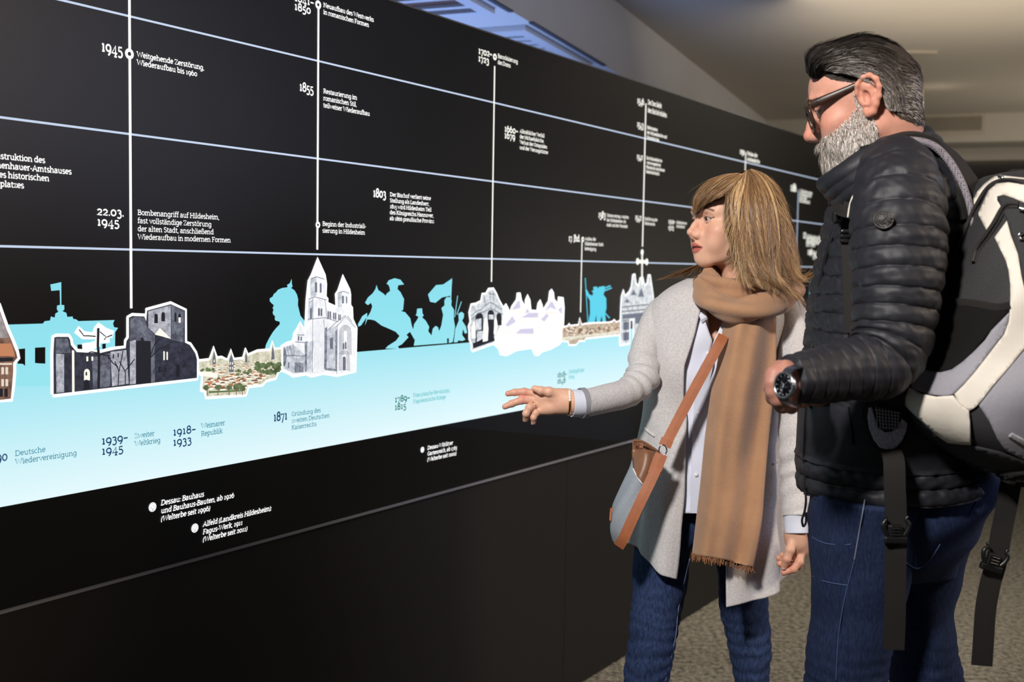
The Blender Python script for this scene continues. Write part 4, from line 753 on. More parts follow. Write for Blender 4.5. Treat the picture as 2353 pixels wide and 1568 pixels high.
def bvh_of(objs):
    V = []; F = []; b = 0
    for o in objs:
        m = np.array(WM(o)); me = o.data; v = np.empty(len(me.vertices) * 3, np.float32); me.vertices.foreach_get('co', v); v = v.reshape(-1, 3) @ m[:3, :3].T + m[:3, 3]
        V += [Vector(p) for p in v]; F += [tuple(i + b for i in p.vertices) for p in me.polygons]; b += len(v)
    return BVHTree.FromPolygons(V, F)
def drape(bvh, pts, Y, off):
    """lay traced points on a surface; misses fall back to depth Y (a number or list)"""
    out = []; prev = None
    for i, (x, y) in enumerate(pts):
        d = ray(x, y).normalized(); h = bvh.ray_cast(CAM, d); yy = Y[i] if hasattr(Y, '__len__') else Y
        p = h[0] - d * off if h[0] is not None else at(x, y, yy)
        out.append(v3(p))
    return np.array(out)
def strap_mesh(name, P, width, thick, m, parent, n=60, face=None, smooth_it=6, wf=None):
    """a flat webbing strap along the points P, facing the direction face"""
    P = catmull(P, n); 
    for _ in range(smooth_it): P[1:-1] = .25 * P[:-2] + .5 * P[1:-1] + .25 * P[2:]
    T = np.gradient(P, axis=0); T /= np.linalg.norm(T, axis=1, keepdims=True)
    N = np.tile(np.array(face if face is not None else (0, -1, 0), float), (n, 1)); B = np.cross(T, N); B /= np.linalg.norm(B, axis=1, keepdims=True) + 1e-9; N = np.cross(B, T)
    w = width / 2 * (np.ones(n) if wf is None else wf); t = thick / 2
    G = np.stack([P + B * w[:, None] + N * t, P + B * w[:, None] * .0 + N * t * 1.15, P - B * w[:, None] + N * t, P - B * w[:, None] - N * t, P - N * t * 1.15, P + B * w[:, None] - N * t], 1)
    V, F = capped(G); o = mesh_obj(name, V, F, m, parent, False); return o
M_skinw = mat('skin_fair', (226, 178, 156), .48, .35, vcol=True, noise=(90, .06), bump=(500, .08, .001), sss=.12)
M_skinm = mat('skin_ruddy', (214, 150, 124), .5, .35, vcol=True, noise=(90, .12), bump=(350, .15, .001), sss=.12)
M_eye = mat('eye_white', (186, 176, 170), .15, .6); M_iris = mat('iris_brown', (58, 46, 38), .1, .7); M_nail = mat('nail_pink', (236, 190, 178), .25, .5)
# ------------------------------------------------------------------ the woman
YW = 2.65
woman = tag(empty('person', v3(at(1660, 1560, 2.6)) * np.array([1, 1, 0])), 'woman in pale grey coat and camel scarf reaching toward the wall', 'person')
# head
HBw = basis(71, -2, -3); HOw = W(1683, 511, 2.63)
scw = .975
def HW(p): return xf(np.array(p, float) * scw, HBw, HOw)
fs = face_sdf(False)
fs.cap((0, -.022, -.06), (0.0, -.050, -.20), .050, .053, .02)
Vh, Fh = fs.mesh(.0017, hi=(.09, .13, .13), lo=(-.09, -.115, -.2)); Vh = smooth_mesh(Vh, Fh, 1, .4)
Ch = np.tile(np.array(lin((230, 180, 154))), (len(Vh), 1))
x, y, z = Vh.T
mixc(Ch, (214, 140, 122), .45 * np.exp(-(((np.abs(x) - .045) / .018) ** 2 + ((z + .03) / .018) ** 2)) * (y > .03))
mixc(Ch, (224, 160, 142), .5 * np.exp(-((x / .012) ** 2 + ((z + .036) / .012) ** 2)) * (y > .09))
def d2(pts): return chain_d(np.column_stack([x, 0 * x, z]), [(p[0], 0, p[1]) for p in pts])
def paint_face(C, lips=True, brow=(92, 66, 54), liner=.9):
    fr_ = y > .06
    if lips:
        ax_ = np.abs(x); up = np.interp(ax_, [0, .004, .012, .020, .026], [-.0555, -.0540, -.0570, -.0620, -.0660]); lo = np.interp(ax_, [0, .010, .018, .026], [-.0795, -.0780, -.0735, -.0665])
        wl_ = sstep(z, lo - .0012, lo + .0008) * (1 - sstep(z, up - .0008, up + .0012)) * (ax_ < .0265) * fr_; mixc(C, (186, 88, 82), .85 * wl_)
        mixc(C, (60, 22, 24), .9 * (1 - sstep(np.abs(z + .0655), .0010, .0024)) * (ax_ < .022) * fr_)
    for q in (-1, 1):
        mixc(C, brow, .9 * fr_ * (1 - sstep(d2([(q * .013, .0190), (q * .026, .0250), (q * .038, .0245), (q * .050, .0180)]), .0012, .0034)))
        if liner:
            mixc(C, (140, 96, 86), .6 * fr_ * (1 - sstep(d2([(q * .020, .0055), (q * .031, .0085), (q * .044, .004)]), .002, .006)))
            mixc(C, (44, 32, 30), liner * fr_ * (1 - sstep(d2([(q * .0195, .0005), (q * .026, .0032), (q * .034, .0038), (q * .0425, .0008), (q * .048, .0028)]), .0006, .0019)))
            mixc(C, (90, 62, 56), .7 * fr_ * (1 - sstep(d2([(q * .0195, -.0020), (q * .031, -.0040), (q * .0425, -.0010)]), .0006, .0020)))
paint_face(Ch)
Vhw = xf(Vh * scw, HBw, HOw)
def skin_parts(parts):
    V = []; F = []; C = []; b = 0
    for v, f, c in parts:
        V.append(v); C.append(c); F.append(np.asarray(f) + b); b += len(v)
    return np.concatenate(V), np.concatenate(F), np.concatenate(C)
# right hand held out to the wall, palm to the camera
def q_(px, py, dy=0): return W(px, py, 2.46 + dy)
hs = SDF()
hs.ell(q_(1262, 924, .006), (.036, .014, .023), .012, rot=None)
hs.chain([q_(1345, 926, .002), q_(1312, 924, .002), q_(1292, 924, .002)], [.025, .0235, .024], .012)
hs.chain([q_(1300, 912), q_(1262, 912, .004), q_(1236, 908, .006)], [.017, .014, .0105], .010); hs.chain([q_(1298, 934), q_(1262, 938, .002), q_(1240, 944, .004)], [.016, .013, .010], .010)
hs.chain([q_(1298, 922), q_(1260, 924, .008), q_(1232, 921, .010)], [.016, .012, .0095], .010)
hs.ell(q_(1279, 908, -.006), (.021, .011, .0125), .010)
for pts, r0, r1 in (([(1240, 907, .006), (1205, 901, .006), (1183, 902, .004), (1167, 905, .0)], .0095, .0062), ([(1236, 918, .008), (1198, 920, .002), (1176, 928, .0), (1160, 935, -.002)], .0098, .0062),
                    ([(1236, 931, .006), (1217, 937, -.010), (1209, 951, -.012), (1208, 964, -.002)], .0098, .0066), ([(1243, 943, .004), (1231, 950, -.006), (1226, 960, -.008), (1226, 971, -.002)], .0088, .0058),
                    ([(1292, 910, -.004), (1262, 901, -.012), (1243, 898, -.014), (1228, 893, -.012)], .0125, .0068)):
    finger_chain(hs, [q_(*p) for p in pts], r0, r1)
Vr, Fr = hs.mesh(.0013); Vr = smooth_mesh(Vr, Fr, 1, .4)
# left hand hanging, fingers curled
def l_(px, py, dy=0): return W(px, py, 2.50 + dy)
hl = SDF()
hl.chain([l_(1828, 1195), l_(1827, 1228), l_(1829, 1245)], [.024, .0225, .024], .01)
hl.chain([l_(1829, 1240, .004), l_(1836, 1262, .006)], [.022, .020], .01); hl.chain([l_(1838, 1240, .012), l_(1846, 1268, .014)], [.014, .011], .01)
for pts, r0, r1 in (([(1822, 1242, -.012), (1815, 1264, -.022), (1808, 1285, -.024), (1801, 1303, -.018)], .0120, .0072), ([(1841, 1263, .002), (1837, 1292, -.014), (1823, 1309, -.018), (1801, 1317, -.014)], .0105, .0066),
                    ([(1843, 1264, .016), (1834, 1300, .006), (1812, 1305, .004), (1791, 1296, .002)], .0102, .0066), ([(1843, 1262, .028), (1830, 1296, .022), (1808, 1296, .020), (1789, 1283, .018)], .0098, .0064), ([(1840, 1258, .038), (1828, 1284, .036), (1810, 1286, .034), (1797, 1276, .032)], .0088, .0058)):
    finger_chain(hl, [l_(*p) for p in pts], r0, r1)
Vl, Fl = hl.mesh(.0014); Vl = smooth_mesh(Vl, Fl, 1, .4)
# hidden body: torso, arms, legs and feet
bs = SDF()
for a, b, r0, r1 in ((W(1690, 660, 2.69), W(1668, 800, 2.68), .05, .07), (W(1668, 800, 2.67), W(1650, 960, 2.67), .08, .075), (W(1650, 960, 2.67), W(1650, 1100, 2.67), .075, .08), (W(1545, 705, 2.68), W(1790, 725, 2.63), .03, .03), (W(1605, 1120, 2.67), W(1690, 1120, 2.70), .06, .06)): bs.cap(a, b, r0, r1, .03)
bs.chain([W(1522, 722, 2.67), W(1486, 800, 2.625), W(1474, 868, 2.575), W(1440, 902, 2.535), W(1400, 912, 2.5), W(1318, 924, 2.462)], [.016, .015, .015, .015, .016, .021], .006); bs.chain([W(1818, 735, 2.61), W(1824, 960, 2.56), W(1826, 1100, 2.53), W(1828, 1215, 2.50)], [.026, .020, .018, .020], .01)
footL, footR = v3(at(1470, 2075, 2.56)), v3(at(1738, 2020, 2.70)); footL[2] = footR[2] = .09
bs.chain([W(1560, 1180, 2.68), W(1505, 1480, 2.60), footL], [.05, .036, .03], .02); bs.chain([W(1720, 1180, 2.69), W(1722, 1480, 2.68), footR], [.05, .036, .03], .02)
for ft in (footL, footR): bs.cap(ft + [0, 0, -.045], ft + [-.05, -.13, -.06], .035, .026, .03)
Vb, Fb = bs.mesh(.008)
sk = np.array(lin((230, 180, 154)))
Cr = np.tile(sk, (len(Vr), 1)); Cl = np.tile(sk * .92, (len(Vl), 1))
for px, py, dy in ((1167, 905, 0), (1160, 935, 0), (1208, 964, 0), (1226, 971, 0), (1205, 901, 0), (1198, 920, 0)): mixc(Cr, (226, 138, 128), .45 * np.exp(-(np.linalg.norm(Vr - q_(px, py, dy), axis=1) / .014) ** 2))
mixc(Cl, (206, 120, 98), .5 * sstep(-Vl[:, 2], -W(1820, 1250, 2.5)[2], -W(1820, 1320, 2.5)[2]))
V, Fq, C = skin_parts([(Vhw, Fh, Ch), (Vr, Fr, Cr), (Vl, Fl, Cl), (Vb, Fb, np.tile(sk, (len(Vb), 1)))])
body_w = mesh_obj('body', V, Fq, M_skinw, woman, True, True, C)
def nail(tip, prev, face, r, parent, m=M_nail):
    t = tip - prev; t /= np.linalg.norm(t); f = np.array(face, float); f -= t * f.dot(t); f /= np.linalg.norm(f); b = np.cross(t, f)
    G = np.array([[tip + t * (.0052 * (i / 4 - .45)) + f * (r * 1.02 * math.cos(a)) + b * (r * .85 * math.sin(a)) for a in np.linspace(-.75, .75, 6)] for i in range(5)])
    o = mesh_obj('fingernail', G.reshape(-1, 3), grid_faces(5, 6, False), m, parent); return o
nail(q_(1228, 893, -.012), q_(1243, 898, -.014), (-.3, -.2, .8), .0068, body_w); nail(q_(1208, 964, -.002), q_(1209, 951, -.012), (-1, -.4, -.1), .0066, body_w); nail(q_(1226, 971, -.002), q_(1226, 960, -.008), (-1, -.5, 0), .0058, body_w)
nail(l_(1801, 1303, -.018), l_(1808, 1285, -.024), (-.1, -1, .2), .0072, body_w)
def eyes(parent, HF, B, sc, look, r=.0118):
    for q in (-1, 1):
        c = HF([(q * .031, .0755, -.0002)])[0]; bm = SDF(); f = B @ np.array(look); f /= np.linalg.norm(f)
        rt = np.cross(f, (0, 0, 1)); rt /= np.linalg.norm(rt); up = np.cross(rt, f)
        th = np.linspace(0, PI, 17)[:, None]; ph = np.linspace(0, 2 * PI, 24, endpoint=False)[None]
        G = c + r * (np.cos(th)[..., None] * f + (np.sin(th) * np.cos(ph))[..., None] * rt + (np.sin(th) * np.sin(ph))[..., None] * up)
        e = mesh_obj('eye', *capped(G)[:2], M_eye, parent)
        th = np.linspace(0, .46, 6)[:, None]
        G = c + (r + .0004) * (np.cos(th)[..., None] * f + (np.sin(th) * np.cos(ph))[..., None] * rt + (np.sin(th) * np.sin(ph))[..., None] * up); mesh_obj('iris', *capped(G)[:2], M_iris, e)
eyes(woman, HW, HBw, scw, (.05, 1, -.12))
# ---------------- jeans
M_denim = mat('blue_denim', (58, 76, 116), .85, .2, noise=(240, .6), col2=(26, 36, 64), bump=(900, .25, .001), stretch=(1, 1, .25)); M_denim_d = M_denim
def wr(G, amp, f, seed, closed=True): return G + grid_normals(G, closed) * (amp * f)[..., None]
def leg(R, nu=64, nv=150, knee=None, amp=.0035, seed=1):
    G = ring_loft(R, nu, nv); y = np.linspace(R[0][0], R[-1][0], nv)[:, None]; phi = np.linspace(0, 2 * PI, nu, endpoint=False)[None]
    n = vnoise(G, 9, seed); kn = np.exp(-((y - knee) / 120) ** 2) if knee else 0 * y
    f = n * .8 + kn * (1.6 * np.abs(np.sin(y / 9.5 + 1.1 * np.sin(phi + .6) + n * 1.6)) ** .8) ; return wr(G, amp, f, seed)
jl = leg([(1130, 1490, 1680, 2.68, .09), (1215, 1470, 1622, 2.67, .095), (1260, 1456, 1588, 2.64, .09), (1330, 1452, 1580, 2.62, .078), (1400, 1452, 1566, 2.60, .068), (1450, 1449, 1556, 2.59, .062), (1500, 1443, 1546, 2.58, .058), (1568, 1433, 1532, 2.57, .055), (1720, 1420, 1520, 2.57, .058), (1900, 1420, 1505, 2.57, .05), (2050, 1430, 1500, 2.56, .045)], knee=1490, seed=2)
jr = leg([(1130, 1560, 1780, 2.69, .09), (1215, 1640, 1782, 2.69, .105), (1280, 1646, 1768, 2.69, .09), (1400, 1655, 1762, 2.69, .07), (1450, 1667, 1768, 2.69, .062), (1500, 1677, 1769, 2.69, .058), (1568, 1688, 1764, 2.69, .054), (1700, 1695, 1775, 2.69, .056), (1850, 1700, 1770, 2.7, .048), (1995, 1708, 1768, 2.7, .043)], knee=1480, amp=.003, seed=5)
hp = ring_loft([(960, 1500, 1780, 2.67, .105), (1020, 1500, 1780, 2.68, .09), (1130, 1492, 1782, 2.69, .09), (1200, 1500, 1775, 2.69, .09), (1235, 1530, 1750, 2.66, .08)], 64, 30)
V, F = merge_meshes([capped(jl), capped(jr), capped(hp)]); jeans_w = mesh_obj('jeans', V, F, M_denim, woman)
# seam along the leg
M_seam = mat('seam_thread', (110, 124, 160), .8)
bj = bvh_of([jeans_w]); 
for P in ([(1588, 1285), (1575, 1340), (1562, 1400), (1556, 1460), (1545, 1510), (1532, 1566)],):
    tube('seam', catmull(drape(bj, [(x - 3, y) for x, y in P], 2.5, .001), 30), .0012, M_seam, jeans_w, 30, 6)
M_shoe = mat('dark_shoe', (30, 28, 28), .5)
for ft in (footL, footR):
    ss = SDF(); ss.cap(ft + [0, .02, -.03], ft + [-.05, -.14, -.052], .042, .034, .03); ss.ell(ft + [0, .03, -.04], (.04, .045, .045), .02)
    v, f = ss.mesh(.006); v[:, 2] = np.maximum(v[:, 2], .002); mesh_obj('shoe', v, f, M_shoe, woman)
# ---------------- shirt
M_shirt = mat('pale_blue_shirt', (222, 226, 242), .8, .25, noise=(10, .05), bump=(900, .15, .0008))
RS = [(640, 1600, 1790, 2.68, .05), (675, 1560, 1810, 2.67, .075), (720, 1530, 1810, 2.66, .098), (800, 1515, 1795, 2.66, .113), (900, 1512, 1785, 2.66, .108), (1000, 1500, 1785, 2.66, .106), (1100, 1490, 1790, 2.66, .116), (1200, 1482, 1795, 2.66, .124)]
def fold_shirt(phi, y, u, v): return .0025 * np.sin(y / 17 + 3 * np.cos(phi) + 2 * np.sin(phi * 2)) + .003 * np.sin(phi * 9 + y / 60)
G, ph, yy = sheet(RS, [(640, 1590), (700, 1606), (740, 1622), (784, 1637), (830, 1625), (950, 1606), (1090, 1600), (1200, 1597)], [(640, 1690), (700, 1678), (740, 1660), (784, 1640), (830, 1622), (950, 1600), (1090, 1592), (1200, 1588)], 655, lambda u: 1186 - 6 * np.cos(u * 2 * PI) + 0 * u, 150, 110, fold=fold_shirt)
shirt = solidify(mesh_obj('shirt', G.reshape(-1, 3), grid_faces(110, 150, False), M_shirt, woman), .003)
bsh = bvh_of([shirt])
strap_mesh('button_placket', drape(bsh, [(1642, 778), (1630, 815), (1616, 880), (1608, 950), (1604, 1020), (1603, 1090), (1600, 1180)], 2.54, .002), .028, .002, M_shirt, shirt, 50, (0, -1, 0))
M_btn = mat('shirt_button', (236, 234, 238), .3)
for p in ((1627, 813), (1605, 950), (1600, 1022), (1600, 1092), (1598, 1160)):
    c = drape(bsh, [p], 2.54, .004)[0]; G_b, _ = tube_grid([c + [0, .001, 0], c + [0, -.0012, 0]], [.0052, .0048], 3, 14, up=(0, 0, 1)); mesh_obj('button', *capped(G_b), M_btn, shirt)
# collar band of the shirt along the neckline
strap_mesh('collar', drape(bsh, [(1596, 680), (1606, 702), (1621, 742), (1636, 780)], 2.56, .003), .016, .003, M_shirt, shirt, 30, (0, -1, .2))
# ---------------- coat
M_coat = mat('pale_grey_wool', (216, 213, 214), .95, .12, noise=(260, .18), col2=(186, 182, 182), bump=(160, .35, .002), sheen=.25)
RC = [(636, 1585, 1800, 2.68, .055), (660, 1535, 1825, 2.67, .085), (690, 1502, 1842, 2.665, .105), (730, 1490, 1845, 2.66, .118), (780, 1486, 1822, 2.66, .128), (850, 1482, 1804, 2.66, .132), (940, 1476, 1798, 2.66, .124), (1000, 1466, 1798, 2.66, .124), (1060, 1458, 1800, 2.66, .13), (1150, 1450, 1806, 2.66, .145), (1250, 1444, 1812, 2.66, .16), (1420, 1440, 1822, 2.66, .18)]
eL = [(630, 1618), (690, 1612), (704, 1611), (765, 1597), (800, 1586), (840, 1574), (913, 1569), (964, 1576), (1060, 1576), (1150, 1570), (1240, 1562), (1335, 1553), (1430, 1545)]
eR = [(630, 1745), (700, 1756), (800, 1735), (900, 1705), (1000, 1690), (1100, 1680), (1200, 1674), (1300, 1671), (1400, 1669)]
hemx = [(0, 1332), (.03, 1322), (.08, 1290), (.13, 1262), (.2, 1240), (.3, 1250), (.5, 1255), (.68, 1262), (.78, 1310), (.85, 1352), (.91, 1376), (1, 1396)]
def hemf(u): return np.interp(u, *zip(*hemx))
def fold_coat(phi, y, u, v):
    lo = sstep(y, 900, 1350); return lo * (.010 * np.sin(phi * 8 + .7) + .006 * np.sin(phi * 13 + 2 + y / 160)) + .003 * np.sin(phi * 5 + y / 45) * (1 - lo) + .0022 * np.sin(y / 26 + 4 * np.sin(phi * 1.5))
G, ph, yy = sheet(RC, eL, eR, 640, hemf, 240, 200, fold=fold_coat)
coat = solidify(mesh_obj('coat', G.reshape(-1, 3), grid_faces(200, 240, False), M_coat, woman), .006, -1)
def sleeve(path, rad, m, nu=64, nv=120, seed=3, wr_amp=.004, foldc=None, freq=26):
    G, c = tube_grid([W(*p) for p in path], np.array(rad) * path[-1][2] / F_PX, nv, nu); n = vnoise(G, 8, seed); t = np.linspace(0, 1, nv)[:, None]; a = np.linspace(0, 2 * PI, nu, endpoint=False)[None]
    f = n * .7; 
    for cc, ww, aa in (foldc or []): f = f + aa * np.exp(-((t - cc) / ww) ** 2) * np.sin(t * freq * PI + 1.5 * np.cos(a + seed) + n)
    return wr(G, wr_amp, f, seed)
sl1 = sleeve([(1566, 690, 2.68), (1522, 716, 2.665), (1484, 800, 2.62), (1476, 868, 2.57), (1440, 903, 2.53), (1390, 916, 2.49), (1338, 927, 2.455)], [26, 37, 37, 40, 37, 35, 34], M_coat, seed=4, foldc=[(.5, .13, 1.0)])
sl2 = sleeve([(1800, 680, 2.63), (1822, 730, 2.61), (1826, 850, 2.58), (1824, 1000, 2.55), (1827, 1100, 2.53), (1829, 1188, 2.50)], [34, 40, 37, 35, 33, 31], M_coat, seed=8, foldc=[(.75, .2, .8)], freq=22)
for i, g in enumerate((sl1, sl2)):
    s_ = mesh_obj('sleeve', g.reshape(-1, 3), grid_faces(*g.shape[:2]), M_coat, coat); solidify(s_, .005, -1)
bco = bvh_of([coat])
for P in ([(1480, 982), (1490, 992), (1505, 1003)], [(1775, 1068), (1788, 1060), (1796, 1056)]):
    tube('pocket_edge', catmull(drape(bco, P, 2.5, .001), 12), .0035, M_coat, coat, 12, 8)
M_cuff = mat('sleeve_lining_grey', (150, 148, 154), .7)
def cuff(path, rad, name, m, parent): 
    G, _ = tube_grid([W(*p) for p in path], np.array(rad) * 2.46 / F_PX, 16, 40); o = mesh_obj(name, G.reshape(-1, 3), grid_faces(16, 40), m, parent); return solidify(o, .002, -1)
cuff([(1352, 925, 2.46), (1332, 927, 2.456), (1313, 927, 2.452)], [30, 31.5, 32], 'cuff', M_shirt, shirt); cuff([(1829, 1175, 2.5), (1829, 1200, 2.5), (1830, 1226, 2.495)], [27, 28, 27.5], 'cuff', M_shirt, shirt)
cuff([(1345, 926, 2.46), (1334, 927, 2.456)], [35.5, 35.5], 'sleeve_edge', M_cuff, coat)
# ---------------- scarf
M_scarf = mat('camel_wool', (182, 140, 108), .95, .1, noise=(18, .16), bump=(260, .4, .0018), sheen=.3)
def loop(P, r, r2, seed, nv=140, nu=36):
    G, c = tube_grid([W(*p) for p in P + P[:1]], r, nv, nu, r2, up=(0, -.3, 1)); n = vnoise(G, 6, seed); a = np.linspace(0, 2 * PI, nu, endpoint=False)[None]; t = np.linspace(0, 1, nv)[:, None]
    return wr(G, .005, n * .6 + .9 * np.sin(a * 3 + 5 * np.sin(t * 6.3) + seed), seed)
lp1 = loop([(1622, 634, 2.61), (1636, 650, 2.57), (1672, 664, 2.545), (1715, 666, 2.54), (1768, 656, 2.555), (1806, 646, 2.60), (1790, 632, 2.72), (1720, 626, 2.77), (1650, 622, 2.70)], .022, .021, 2)
lp2 = loop([(1616, 662, 2.60), (1632, 692, 2.53), (1672, 710, 2.488), (1712, 714, 2.478), (1768, 701, 2.495), (1812, 676, 2.57), (1812, 650, 2.70), (1730, 642, 2.79), (1640, 646, 2.72)], .026, .027, 6)
V, F = merge_meshes([(g.reshape(-1, 3), grid_faces(*g.shape[:2])) for g in (lp1, lp2)]); scarf = mesh_obj('scarf', V, F, M_scarf, woman)
SE = np.array([(690, 1672, 1783), (735, 1664, 1784), (790, 1655, 1784), (850, 1645, 1783), (900, 1634, 1778), (1000, 1620, 1766), (1100, 1610, 1757), (1180, 1601, 1750), (1275, 1590, 1731)], float)
D = catmull(SE, 120); nu = 70; u = np.linspace(0, 1, nu)[None]; yb = D[:, :1] + (D[:, :1] - 690) / 585 * (30 * u - 4 * np.sin(u * 3)); xx = D[:, 1:2] + (D[:, 2:3] - D[:, 1:2]) * u
tt = np.linspace(0, 1, 120)[:, None]; fold = .015 * np.sin(u * 7.5 + 1.2 + tt * 1.4) * sstep(tt, 0, .2) + .008 * np.sin(u * 13 + 3 * np.sin(tt * 3)) * (1 - tt) + .006 * np.sin(u * 17 + tt * 2) * tt
bow = -.035 * np.sin(u * PI) ** .6
G1 = px_world(xx, yb, 2.535 - .045 * tt - .02 * np.sin(tt * 2.4) + bow + fold); G2 = px_world(xx, yb, 2.535 - .045 * tt + .010 - .02 * np.sin(tt * 2.4) + bow * .55 + fold)
GG = np.concatenate([G1, G2[:, ::-1]], 1); tail = mesh_obj('scarf_end', *capped(GG), M_scarf, scarf)
fr_p = []; 
rs = np.random.RandomState(5)
for k in range(170):
    j = rs.rand() * (nu - 1.01); i = int(j); p = G1[-1, i] + (G1[-1, i + 1] - G1[-1, i]) * (j - i) + [0, rs.rand() * .006, .003]; L_ = .010 + .010 * rs.rand(); d = np.array([rs.normal() * .25, rs.normal() * .2, -1]); fr_p.append([p + d * L_ * t + np.array([rs.normal(), rs.normal(), 0]) * .0008 * t for t in np.linspace(0, 1, 5)])
fr_ = ribbons('fringe', np.array(fr_p), .0022, mat('camel_fringe', (140, 98, 70), .9, .1), scarf, normals=np.tile([0, -1., 0], (len(fr_p), 1)), taper=.7); fr_['kind'] = 'stuff'

# ---------------- hair
M_hairw = hair_mat('blonde_hair')
def guide_hair(name, G, n, width, parent, cols, seed, depth=.10, k=18, clump=14, wave=.004, frizz=.0022, center=None, gpow=1.0, m=None, loose=.02):
    """strands following guide curves (px, py, Y), interpolated across the row of guides, in clumps"""
    rs = np.random.RandomState(seed); C3 = np.array([catmull(np.array([W(*p) for p in g]), k) for g in G]); ng = len(C3)
    D = catmull(C3.reshape(ng, -1), 24 * ng).reshape(-1, k, 3); nc = max(4, n // clump); P = []; CC = []; NN = []
    cg = rs.rand(nc) ** gpow * (len(D) - 1); cd_ = rs.rand(nc); cc = rs.rand(nc); t = np.linspace(0, 1, k)
    cph = rs.rand(nc) * 6.28; cl = .78 + .24 * rs.rand(nc)
    for i in range(n):
        c = rs.randint(nc); spread = .9 + .8 * rs.rand(); g = np.clip(cg[c] + rs.normal() * spread, 0, len(D) - 1.001); gi = np.clip(cg[c], 0, len(D) - 1.001)
        A_ = D[int(g)] + (D[min(int(g) + 1, len(D) - 1)] - D[int(g)]) * (g % 1); B_ = D[int(gi)]
        w = (.55 * t ** 1.5)[:, None]; q = A_ * (1 - w) + B_ * w
        d = depth * (.75 * cd_[c] + .25 * rs.rand()); q = q + (center - q) * d * (1 - .35 * t[:, None])
        L = min(1, cl[c] + .16 * rs.normal() - .02); q = catmull(q[:max(4, int(k * L))], k)
        q = q + (t ** 1.4)[:, None] * wave * (np.sin(t * 6.2 + gi * .10 + .5 * cph[c])[:, None] * np.array([1, .2, .1]) + .55 * np.sin(t * 12 + cph[c])[:, None] * np.array([.8, .7, .3])) + (t * frizz)[:, None] * np.array([math.sin(i * 1.7), math.cos(i * 2.3), math.sin(i * .9)]) * rs.rand()
        if rs.rand() < loose: q = q + (t ** 2)[:, None] * rs.normal(size=3) * .012
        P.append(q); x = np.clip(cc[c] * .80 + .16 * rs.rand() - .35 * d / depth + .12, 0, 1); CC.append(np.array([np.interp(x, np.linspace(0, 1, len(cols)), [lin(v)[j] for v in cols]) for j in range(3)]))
    P = np.array(P); N = P.mean(1) - center; N /= np.linalg.norm(N, axis=1, keepdims=True); N = N + rs.normal(size=N.shape) * .35
    return ribbons(name, P, width * (.7 + .6 * rs.rand(len(P))), m or M_hairw, parent, np.array(CC), N)
cols_w = [(66, 46, 32), (112, 82, 56), (156, 120, 84), (190, 154, 110), (220, 188, 142)]
GA = [[(1690, 398, 2.60), (1640, 408, 2.60), (1606, 432, 2.60), (1592, 462, 2.59), (1593, 495, 2.585)], [(1695, 397, 2.575), (1655, 405, 2.565), (1622, 430, 2.56), (1603, 460, 2.56), (1600, 488, 2.565)],
      [(1700, 400, 2.55), (1672, 410, 2.54), (1645, 430, 2.54), (1622, 454, 2.545), (1606, 478, 2.56)], [(1705, 402, 2.54), (1685, 418, 2.527), (1662, 435, 2.53), (1640, 450, 2.535), (1620, 470, 2.55)], [(1708, 400, 2.54), (1692, 418, 2.522), (1678, 434, 2.52), (1666, 446, 2.52), (1652, 452, 2.525)]]
GB = [[(1708, 398, 2.55), (1690, 415, 2.53), (1676, 445, 2.518), (1672, 490, 2.512), (1676, 530, 2.508), (1690, 560, 2.512), (1682, 580, 2.512), (1666, 592, 2.52)],
      [(1712, 394, 2.56), (1700, 412, 2.53), (1686, 450, 2.512), (1684, 500, 2.503), (1692, 545, 2.50), (1708, 590, 2.495), (1716, 630, 2.49), (1722, 655, 2.475)],
      [(1716, 391, 2.57), (1715, 412, 2.535), (1710, 455, 2.505), (1712, 510, 2.495), (1718, 560, 2.49), (1730, 610, 2.485), (1740, 645, 2.47), (1752, 668, 2.462)],
      [(1720, 389, 2.58), (1730, 410, 2.54), (1736, 455, 2.505), (1742, 510, 2.49), (1748, 560, 2.485), (1755, 610, 2.48), (1772, 650, 2.465), (1795, 676, 2.46)],
      [(1724, 388, 2.60), (1745, 408, 2.56), (1762, 450, 2.525), (1772, 505, 2.51), (1780, 560, 2.505), (1790, 610, 2.495), (1806, 650, 2.485), (1830, 682, 2.485)],
      [(1727, 388, 2.62), (1758, 405, 2.60), (1784, 445, 2.57), (1800, 500, 2.555), (1812, 555, 2.55), (1820, 605, 2.545), (1824, 640, 2.53), (1838, 648, 2.53)],
      [(1728, 388, 2.64), (1765, 405, 2.65), (1794, 448, 2.65), (1812, 505, 2.645), (1822, 560, 2.64), (1828, 610, 2.63), (1822, 650, 2.61), (1806, 680, 2.58)],
      [(1725, 388, 2.66), (1760, 405, 2.70), (1785, 450, 2.73), (1800, 510, 2.735), (1808, 570, 2.735), (1806, 630, 2.74), (1790, 665, 2.76), (1770, 690, 2.78)], [(1715, 390, 2.67), (1725, 410, 2.73), (1730, 460, 2.76), (1735, 520, 2.77), (1740, 580, 2.77), (1730, 630, 2.79), (1710, 660, 2.80), (1690, 690, 2.80)],
      [(1700, 392, 2.66), (1690, 412, 2.72), (1680, 455, 2.745), (1672, 510, 2.75), (1668, 560, 2.75), (1655, 600, 2.74), (1640, 630, 2.72), (1620, 650, 2.70)]]
GS = [[(1660, 540, 2.72), (1632, 580, 2.70), (1612, 612, 2.69), (1596, 645, 2.64)], [(1655, 560, 2.72), (1618, 598, 2.70), (1580, 622, 2.69), (1545, 640, 2.665)], [(1650, 575, 2.72), (1610, 605, 2.70), (1560, 624, 2.68), (1500, 645, 2.67)]]
